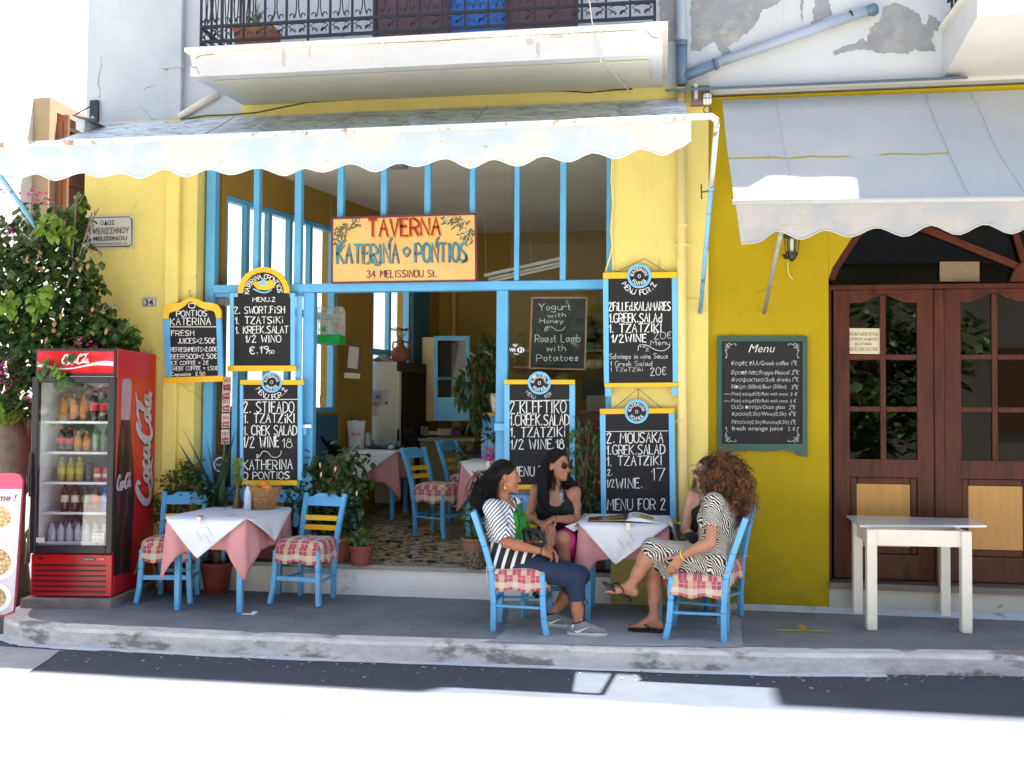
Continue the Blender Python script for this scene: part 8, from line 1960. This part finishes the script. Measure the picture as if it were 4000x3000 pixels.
# hair: smooth cap and a big ponytail
F = Field(.005); E_ = lambda x, y, z, a, b, c, kk=.02: F.ell(hd(x, y, z), (a, b, c), kk, '+', hd.M())
E_(0, -.022, .045, .081, .096, .086); E_(0, -.075, .01, .060, .050, .060, .03); F.ell(hd(0, .112, -.012), (.085, .062, .090), .012, '-', hd.M())
for q_ in (-1, 1): F.ell(hd(q_*.078, .03, -.055), (.03, .055, .055), .01, '-', hd.M())
pt = hd(0, -.115, -.005); F.cone(hd(0, -.09, .01), pt, .045, .040, .03)
tail = [pt, J(1905, 1905, -1.0), J(1888, 1950, -1.0), J(1878, 2000, -1.0)]; F.chain([Vector(x) for x in tail], [.050, .088, .084, .040], .03)
F.build('hair', HB, P1)
q1 = [Vector(x) for x in tail]
strands('hair_locks', HB, P1, lambda q: ((lambda t_: (q1[0].lerp(q1[1], t_)+Vector((q.gauss(0, .045), q.gauss(0, .04), q.gauss(0, .03))), (q.gauss(-.3, .6), q.gauss(0, .6), -.5), 1))(q.random())), 700, .18, .0020, 2.2, .012, 3, 1.6)
strands('hairline', HB, P1, lambda q: ((lambda a, b: (hd(.079*sin(a), .080*cos(a)*.9-.02, .055+.06*b), hd.f*-1+hd.u*-.25, 1))(q.uniform(-1.3, 1.3), q.random()*.9)), 420, .13, .0015, 0, 0, 9, .25)
m = MB(); e = hd(.078, -.004, -.040); m.tube([e, e+Vector((0, -.004, -.03))], .0015, 5); m.ball(e+Vector((0, -.004, -.035)), .006, 8, 6, (1, 1, 1.8)); GOLD = mat('gold', (.75, .48, .12), .25, .05, 5, metal=1); m.build('earring', GOLD, P1)
m = MB(); c = Vector(chest)+up*.115; ch_ = [c+r*q_*.07+f*z_+up*y_ for q_, y_, z_ in ((-.9, .06, .02), (-.8, .02, .065), (-.4, -.03, .10), (0, -.055, .115), (.4, -.03, .10), (.8, .02, .065), (.9, .06, .02))]; m.tube(smooth_line([tuple(x) for x in ch_], sub=4), .0028, 5); m.build('necklace', GOLD, P1)
m = MB(); tube_band(m, Vector(wrR)+(Vector(wrR)-elR).normalized()*-.01, Vector(wrR)-elR, .0265, .004); m.build('bracelet', DKB, P1)
# her handbag
hb = thing('handbag', J(2070, 2140, -1.0), 'soft black handbag with small gold letters on the lap of the woman in stripes', 'handbag')
F = Field(.006); c = J(2078, 2108, -.98); F.ell(c, (.10, .075, .085), .02); F.ell(c+Vector((-.05, 0, -.02)), (.08, .07, .06), .03); F.ell(c+Vector((.07, -.01, -.04)), (.05, .06, .05), .03)
F.build('body', mat('black_leather', (.010, .010, .013), .35, .3, 30, .4, 40), hb, disp=lambda V: V+np.stack([.004*np.sin(V[:, 2]*70+V[:, 0]*40), .008*np.sin(V[:, 0]*95+V[:, 2]*25), 0*V[:, 0]], 1))
m = MB(); strokes(m, 'SGAm', 2056, 2120, 2116, 9, 2.2, YM(-1.075)); m.build('lettering', GOLD, hb)
m = MB(); m.tube([c+Vector((-.08, -.05, .03)), c+Vector((-.05, -.07, .09)), c+Vector((.03, -.07, .09)), c+Vector((.07, -.05, .02))], .008, 6); m.build('strap', mat('black_leather', (.01, .01, .013)), hb)
CH['W2'].location = (-.90, -.36, 0); CH['W2'].rotation_euler = (0, 0, rad(18))

# ---------------------------------------------------------------- the woman in sunglasses
P2 = thing('person', (-.8, -.4, 0), 'seated woman in sunglasses with long black hair, black vest and pink skirt', 'person', 'women seated round the table')
SK2 = skin_mat('light_tan_skin', (.36, .165, .10))
pel = J(2182, 2118, -.36); chest = J(2172, 1985, -.42); shr = J(2094, 1916, -.42); shl = J(2246, 1924, -.40); nk = J(2172, 1900, -.42)
hd = Head(J(2180, 1818, -.44), (.80, -.60, -.04), (0, 0, 1), 1.0)
elR, wrR = J(2066, 2022, -.50), J(2100, 2042, -.80); elL, wrL = J(2252, 2032, -.50), J(2164, 2026, -.78)
hpR, hpL = pel+Vector((-.09, 0, -.02)), pel+Vector((.09, 0, -.02)); knR, knL = J(2140, 2072, -.80), J(2198, 2105, -.80); anR, anL = J(2120, 2235, -.86), J(2200, 2330, -.60)
F = Field(); f, r, up = torso(F, pel, chest, shr, shl, nk, hd.c, .94, True, .95, (.15, -1, 0))
F.cone(chest+up*.10, hd(0, -.02, -.075), .050, .046, .03); hd.skin(F); arm(F, shr, elR, wrR, .95); arm(F, shl, elL, wrL, .95)
hand(F, wrL, J(2110, 2050, -.90)-wrL, (0, -.2, -1), (0, -.4, .9), (14, 22, 16), 6); hand(F, wrR, J(2128, 2052, -.88)-wrR, (0, .2, -1), (0, .4, .9), (18, 26, 18), 4)
legs(F, hpR, knR, anR, .98); legs(F, hpL, knL, anL, .98); foot(F, anR, (-.3, -.6, -.45), .95); foot(F, anL, (-.2, -1, 0), .95)
F.build('body', SK2, P2); hd.face(P2, lip=(.45, .17, .15))
BLKC = mat('black_knit', (.008, .008, .010), .9, .2, 10, .2, 40)
F = Field(.006); torso(F, pel, chest, shr, shl, nk, hd.c, .96, True, .97, (.15, -1, 0), .010)
for q_ in (shr, shl): F.ell(q_, (.085, .11, .095), .012, '-')
F.cone(chest+up*.15+f*.05, chest+up*.05+f*.20, .075, .085, .01, '-'); F.cone(chest+up*.14, hd(0, 0, -.1), .062, .075, .01, '-')
F.build('vest', BLKC, P2)
m = MB()
for q_ in (-1, 1):
    base = chest+r*q_*.078; m.tube([base+f*.115+up*.02, base+f*.085+up*.09, base+f*.02+up*.135, base-f*.05+up*.11], .012, 6)
m.build('shoulder_strap', BLKC, P2, smooth=True)
PKC = mat('hot_pink_cloth', (.62, .03, .20), .8, .1, 6, .2, 20)
F = Field(.006); F.cone(pel-r*.08, pel+r*.08, .115, .115, .04); 
F.cone(hpL, Vector(hpL).lerp(knL, .62), .105, .098, .03); F.cone(hpR, Vector(hpR).lerp(knR, .42), .10, .095, .03); F.cone(J(2224, 2110, -.55), J(2236, 2160, -.6), .06, .055, .04)
F.build('skirt', PKC, P2)
# black sandal under the near chair
for an_, d_ in ((anR, (-.3, -.6, -.45)),):
    f_, r_, u_ = frame(d_); g = Vector(an_)-u_*.075; m = MB(); m.tube([g-f_*.05-u_*.008, g+f_*.05-u_*.008, g+f_*.17-u_*.006], [.03, .036, .028], 10); m.build('sandal', DKB, P2, smooth=True)
# sunglasses
SG = thing('sunglasses', hd(0, .1, .01), 'brown square sunglasses with gold arms on the woman in the black vest', 'sunglasses')
LENS = mat('brown_lens', (.045, .012, .015), .08, .1, 4); m = MB()
for q_ in (-1, 1):
    P = [(q_*.008, .017), (q_*.030, .021), (q_*.058, .018), (q_*.060, -.006), (q_*.050, -.024), (q_*.020, -.026), (q_*.009, -.010)]; c0_ = [hd(x, .104-.24*max(0, abs(x)-.02), z+.006) for x, z in P]; m.prism(c0_, hd.f*.004)
m.build('lens', LENS, SG)
m = MB()
for q_ in (-1, 1): m.tube([hd(q_*.060, .094, .020), hd(q_*.076, .06, .021), hd(q_*.080, .0, .016), hd(q_*.078, -.02, .004)], .0024, 5)
m.tube([hd(-.010, .106, .018), hd(.010, .106, .018)], .0024, 5); m.build('frame', GOLD, SG)
F = Field(.005); E_ = lambda x, y, z, a, b, c, kk=.02: F.ell(hd(x, y, z), (a, b, c), kk, '+', hd.M())
E_(0, -.026, .050, .084, .094, .086); F.ell(hd(0, .108, -.012), (.075, .066, .098), .012, '-', hd.M())
lf_, rf_ = J(2128, 1830, -.42), J(2222, 1850, -.36)
F.chain([hd(-.05, -.05, .04), J(2122, 1850, -.45), J(2122, 1945, -.52), J(2134, 1985, -.56)], [.055, .054, .044, .022], .03); F.chain([hd(.03, -.07, .02), J(2205, 1880, -.36), J(2232, 1900, -.34), J(2238, 1930, -.34)], [.06, .06, .045, .02], .03); F.chain([hd(0, -.08, .0), J(2160, 1900, -.33), J(2160, 1990, -.30)], [.07, .075, .06], .03)
F.build('hair', HB, P2)
strands('hair_locks', HB, P2, lambda q: ((lambda a, b: (hd(-.080*cos(a)-.005, -.06+.05*b, .03-.05*b), (-.22+q.gauss(0, .28), -.25+q.gauss(0, .25), -1), 1))(q.uniform(-.9, .9), q.random())), 800, .31, .0024, 2.2, .013, 5, .8)
strands('hair_locks', HB, P2, lambda q: (hd(.045+q.gauss(0, .02), -.05+q.gauss(0, .02), .0+q.gauss(0, .03)), (.3+q.gauss(0, .25), q.gauss(0, .2), -1), 1), 300, .22, .0019, 1.6, .01, 6, .8)
m = MB(); a = Vector(chest)+up*.10; m.tube([a+r*.035+f*.075, a+r*.06+f*.08-up*.03, a+r*.065+f*.085-up*.07], .011, 7); m.tube([a+r*.035+f*.075, a+r*.05+f*.03+up*.05], .010, 7)
t = NT('blue_print_scarf'); t.base(t.mix(t.ramp(t.noise(120, 2), .45, .55), (.03, .05, .22), (.62, .64, .70))); m.build('scarf_strap', t.m, P2, smooth=True)
m = MB(); tube_band(m, wrL, Vector(wrL)-elL, .0255, .0035); m.build('bracelet', DKB, P2)

# ---------------------------------------------------------------- the woman in the zebra dress
P3 = thing('person', (.3, -1.0, 0), 'seated woman in zebra print dress with big curly auburn hair, seen from behind', 'person', 'women seated round the table')
SK3 = skin_mat('rosy_skin', (.43, .19, .115))
pel = J(2798, 2192, -1.0); chest = J(2808, 2025, -1.0); shl = J(2788, 1960, -1.165); shr = J(2776, 1950, -.83); nk = J(2802, 1935, -1.0)
hd = Head(J(2802, 1862, -1.0), (-.86, .50, -.04), (-.04, 0, 1), 1.0)
elL, wrL = J(2776, 2118, -1.27), J(2660, 2172, -1.20); elR, wrR = J(2740, 2100, -.75), J(2662, 2135, -.92)
hpL, hpR = pel+Vector((-.03, -.09, -.01)), pel+Vector((-.03, .09, -.02)); knL, knR = J(2548, 2142, -1.05), J(2556, 2212, -.92); anL, anR = J(2462, 2292, -1.06), J(2556, 2420, -.98)
F = Field(); f, r, up = torso(F, pel, chest, shr, shl, nk, hd.c, 1.0, True, 1.05, (-1, 0, 0))
F.cone(chest+up*.10, hd(0, -.02, -.075), .052, .048, .03); hd.skin(F); arm(F, shl, elL, wrL, 1.05); arm(F, shr, elR, wrR, 1.0)
hand(F, wrL, J(2622, 2235, -1.20)-wrL, (-.2, .9, .1), (-1, 0, .3), (14, 22, 18), 5, s=1.0); hand(F, wrR, J(2622, 2138, -1.0)-wrR, (0, .1, -1), (0, -1, .2), (25, 30, 20), 4)
legs(F, hpL, knL, anL, 1.04, ca=.052); legs(F, hpR, knR, anR, 1.02, ca=.052)
uL = Vector((-.62, 0, .78)); foot(F, anL, (-.96, 0, .10), 1.0, uL if False else (0, 0, 1), .062); foot(F, (anR.x, anR.y, .105), (-.97, .1, 0), 1.0, (0, 0, 1), .075)
F.build('body', SK3, P3); hd.face(P3)
t = NT('zebra_print'); p = t.pos(); n1 = t.noise(4.5, 2, .5); w = t.new('TexWave', i0=t.mix(.13, p, t.new('TexNoise', i0=p).outputs['Color'])); w.inputs['Scale'].default_value = 34; w.inputs['Distortion'].default_value = 3.2; w.inputs['Detail'].default_value = 1.5; w.inputs['Detail Scale'].default_value = 1.3; w.wave_type = 'BANDS'; w.bands_direction = 'DIAGONAL'
t.base(t.mix(t.ramp(w.outputs['Fac'], .58, .65), (.012, .009, .012), (.66, .63, .56))); t.b.inputs['Roughness'].default_value = .8; t.bump(t.noise(8, 4, .6), .3, .02)
F = Field(.006); torso(F, pel, chest, shr, shl, nk, hd.c, 1.02, True, 1.07, (-1, 0, 0), .014)
F.cone(shl, Vector(shl).lerp(elL, .52), .062, .066, .03); F.cone(shr, Vector(shr).lerp(elR, .52), .060, .062, .03)
for h_, k_n, e_ in ((hpL, knL, 1.0), (hpR, knR, .80)): h_, k_n = Vector(h_), Vector(k_n); q_ = h_.lerp(k_n, e_); F.cone(h_, h_.lerp(q_, .5), .108, .098, .05); F.cone(h_.lerp(q_, .5), q_, .098, .082, .04)
F.cone(J(2690, 2240, -1.10), J(2600, 2245, -1.05), .05, .035, .05); F.cone(J(2560, 2150, -1.06), J(2575, 2205, -1.03), .06, .05, .04)
F.ell(hd(0, .0, -.15), (.085, .085, .075), .01, '-', hd.M())
ends(F, shl, elL, .56); ends(F, shr, elR, .56)
F.build('dress', t.m, P3)
def flipflop(parent, an, d_, drop, up=(0, 0, 1)):
    f_, r_, u_ = frame(d_, up); g = Vector(an)-u_*drop; s_ = bpy.data.objects.new('flip_flop', None); COL.objects.link(s_); s_.parent = parent
    O = [(-.058, 0), (-.05, .028), (-.01, .034), (.05, .034), (.10, .044), (.15, .042), (.185, .022), (.192, 0), (.185, -.02), (.15, -.038), (.10, -.040), (.05, -.032), (-.01, -.032), (-.05, -.026)]
    m = MB(); P = smooth_line(O+[O[0]], True, 3)[:-1]; m.prism([g+f_*x+r_*y-u_*.004 for x, y in P], -u_*.022); m.build('sole', mat('black_rubber', (.010, .010, .011), .6), s_, bevel=.004)
    m = MB()
    for q_ in (-1, 1): m.tube([g+f_*.125+r_*.006+u_*.004, g+f_*.105+r_*(q_*.02)+u_*.040, g+f_*.05+r_*q_*.038+u_*.030, g+f_*.01+r_*q_*.036-u_*.004], .0055, 6)
    m.build('thong', mat('black_rubber', (.01, .01, .011)), s_)
flipflop(P3, (anR.x, anR.y, .105), (-.97, .1, 0), .078); 
fl_d = J(2385, 2268, -1.06)-J(2488, 2338, -1.06); flipflop(P3, J(2462, 2296, -1.06)+Vector((0, 0, -.012)), tuple(fl_d), .052)
m = MB(); gg = Vector((anR.x, anR.y, .03)); f_, r_, u_ = frame((-.97, .1, 0))
for i in range(5): o = -.026+.0135*i; l = .175-.0084*abs(i-1)-.004*i; m.ball(gg+f_*(l+.002)+r_*o+u_*.016, .0055, 8, 5, (1.2, 1, .5))
m.build('toenails', mat('wine_polish', (.30, .01, .04), .2), P3, smooth=True)
m = MB(); tube_band(m, Vector(wrL)+(Vector(wrL)-elL).normalized()*-.012, (Vector(wrL)-elL)+Vector((0, 0, .03)), .031, .0045); m.build('bracelet', mat('neon_yellow', (.60, .75, .04), .4), P3)
CURL = (lambda t: (t.base(t.mix(t.ramp(t.noise(13, 4, .7), .42, .62), (.022, .009, .004), (.30, .115, .030))), t.b.inputs['Roughness'].__setattr__('default_value', .45), t.m)[-1])(NT('auburn_curls'))
hc = [hd(0, -.03, .06), J(2842, 1870, -1.0), J(2862, 1950, -1.0), J(2876, 2000, -1.0)]
F = Field(.006); F.ell(hc[0], (.096, .10, .084), .03); F.ell(hc[1], (.135, .13, .14), .04); F.ell(hc[2], (.12, .115, .12), .04); F.ell(hc[3], (.07, .07, .07), .04); F.ell(J(2772, 1880, -1.06), (.075, .07, .11), .04); F.ell(hd(0, .125, -.02), (.09, .075, .1), .012, '-', hd.M())
hr_ = random.Random(8)
F.build('hair', (lambda t: (t.base(t.mix(t.ramp(t.noise(40, 6, .8, (1, 1, .6)), .35, .65), (.018, .007, .004), (.12, .045, .014))), t.b.inputs['Roughness'].__setattr__('default_value', .6), t.bump(t.noise(55, 6, .8), 1, .04), t.m)[-1])(NT('auburn_mass')), P3, disp=lambda V: V+np.stack([.006*np.sin(V[:, 1]*90+V[:, 2]*60), .006*np.sin(V[:, 0]*80+V[:, 2]*95), .006*np.sin(V[:, 0]*85+V[:, 1]*70)], 1))
def crt(q):
    while True:
        d_ = Vector((q.gauss(0, 1), q.gauss(0, 1), q.gauss(.2, 1))).normalized()
        if d_.dot(hd.f) < .45: break
    k = q.random()
    if k < .40: p_, R3 = hc[0], (.09, .095, .078)
    elif k < .68: p_, R3 = hc[1], (.13, .125, .13)
    elif k < .92: p_, R3 = hc[2], (.115, .11, .11)
    else: p_, R3 = J(2772, 1880, -1.06), (.07, .068, .10)
    pp = Vector(p_)+Vector((d_.x*R3[0], d_.y*R3[1], d_.z*R3[2]))*q.uniform(.8, 1.0)
    return pp, d_+Vector((.15, 0, -.5)), 1
strands('curls', CURL, P3, crt, 1200, .14, .0026, 3.0, .014, 12, 1.5)

# ---------------------------------------------------------------- the woman in glasses behind her
P4 = thing('person', (.42, -.42, 0), 'woman with glasses and black camisole, mostly hidden behind the curly haired woman', 'person', 'women seated round the table')
pel = J(2782, 2118, -.40); chest = J(2778, 1995, -.44); shr = J(2704, 1938, -.46); shl = J(2858, 1940, -.40); nk = J(2775, 1915, -.44)
hd = Head(J(2762, 1846, -.46), (-.90, -.42, -.03), (0, 0, 1), .98)
elR, wrR = J(2676, 2070, -.50), J(2712, 2120, -.74); elL, wrL = J(2896, 2060, -.42), J(2830, 2110, -.66)
hpR, hpL = pel+Vector((-.09, 0, -.02)), pel+Vector((.09, 0, -.02)); knR, knL = J(2700, 2130, -.80), J(2760, 2150, -.80); anR, anL = J(2842, 2330, -.30), J(2800, 2330, -.25)
F = Field(); f, r, up = torso(F, pel, chest, shr, shl, nk, hd.c, .93, True, .95, (-.2, -1, 0))
F.cone(chest+up*.10, hd(0, -.02, -.075), .048, .045, .03); hd.skin(F); arm(F, shr, elR, wrR, .95); arm(F, shl, elL, wrL, .95)
hand(F, wrR, (.2, -1, -.1), (.2, 0, -1), (1, 0, 0), (20, 25, 20), 5); hand(F, wrL, (-.5, -1, -.1), (0, 0, -1), (-1, 0, 0), (20, 25, 20), 5)
legs(F, hpR, knR, anR, .97); legs(F, hpL, knL, anL, .97); foot(F, (anR.x, anR.y, .08), (-.2, -1, 0), .95); foot(F, (anL.x, anL.y, .08), (-.1, -1, 0), .95)
F.build('body', skin_mat('fair_tan_skin', (.50, .27, .18)), P4); hd.face(P4)
F = Field(.006); torso(F, pel, chest, shr, shl, nk, hd.c, .95, True, .97, (-.2, -1, 0), .009)
for q_ in (shr, shl): F.ell(q_, (.09, .12, .115), .012, '-')
F.cut(chest+up*.065+f*.05, up-f*.30); F.build('camisole', BLKC, P4)
m = MB()
for q_ in (-1, 1):
    b_ = chest+r*q_*.075; m.tube([b_+f*.105+up*.045, b_+f*.075+up*.10-r*q_*.01, b_+up*.14-r*q_*.01, b_-f*.09+up*.06], .0045, 6)
m.build('strap', BLKC, P4)
t = NT('floral_skirt'); v = t.mix(t.ramp(t.noise(13, 3, .5), .60, .62), (.008, .008, .01), (.35, .03, .02)); v = t.mix(t.ramp(t.noise(17, 3, .5, (1.3, 1, 1)), .64, .66), v, (.03, .12, .03)); t.base(v); t.b.inputs['Roughness'].default_value = .8
F = Field(.006); F.cone(pel-r*.08, pel+r*.08, .115, .115, .04); F.cone(hpR, knR, .10, .085, .05); F.cone(hpL, knL, .10, .085, .05); F.cone(knR, Vector(knR).lerp(anR, .5), .085, .08, .05); F.cone(knL, Vector(knL).lerp(anL, .5), .085, .08, .05); F.build('skirt', t.m, P4)
HDB = mat('dark_brown_hair', (.016, .009, .006), .5)
F = Field(.005); F.ell(hd(0, -.026, .048), (.082, .094, .086), .02, '+', hd.M()); F.ell(hd(0, .108, -.012), (.078, .066, .095), .012, '-', hd.M()); F.chain([hd(0, -.06, .02), J(2790, 1900, -.40), J(2795, 1960, -.34)], [.07, .065, .04], .03); F.build('hair', HDB, P4)
strands('hair_locks', HDB, P4, lambda q: (hd(q.uniform(-.06, .085), .045*q.random(), .06+.03*q.random()), (-.35+q.gauss(0, .1), q.gauss(-.1, .1), -1), 1), 90, .26, .0018, 1.2, .006, 7, .6)
EG = thing('glasses', hd(0, .1, .01), 'dark rimmed glasses on the woman in the black camisole', 'glasses'); m = MB()
for q_ in (-1, 1):
    P = [(q_*.010, .016), (q_*.033, .019), (q_*.056, .016), (q_*.056, -.008), (q_*.045, -.021), (q_*.020, -.020), (q_*.010, -.008)]; m.tube([hd(x, .103-.2*max(0, abs(x)-.02), z+.005) for x, z in P], .0028, 5, closed=True); m.tube([hd(q_*.058, .094, .016), hd(q_*.075, .05, .018), hd(q_*.078, -.01, .012)], .0025, 5)
m.tube([hd(-.010, .104, .014), hd(.010, .104, .014)], .0025, 5); m.build('frame', BLK, EG)
m = MB()
for q_ in (-1, 1): P = [(q_*.010, .016), (q_*.033, .019), (q_*.056, .016), (q_*.056, -.008), (q_*.045, -.021), (q_*.020, -.020), (q_*.010, -.008)]; m.add([tuple(hd(x, .103-.2*max(0, abs(x)-.02), z+.005)) for x, z in P], [tuple(range(7))])
m.build('lens', glass_mat('tinted_lens', (.6, .55, .5)), EG)
CH['W4'].location = (.40, -.34, 0); CH['W4'].rotation_euler = (0, 0, rad(-35))
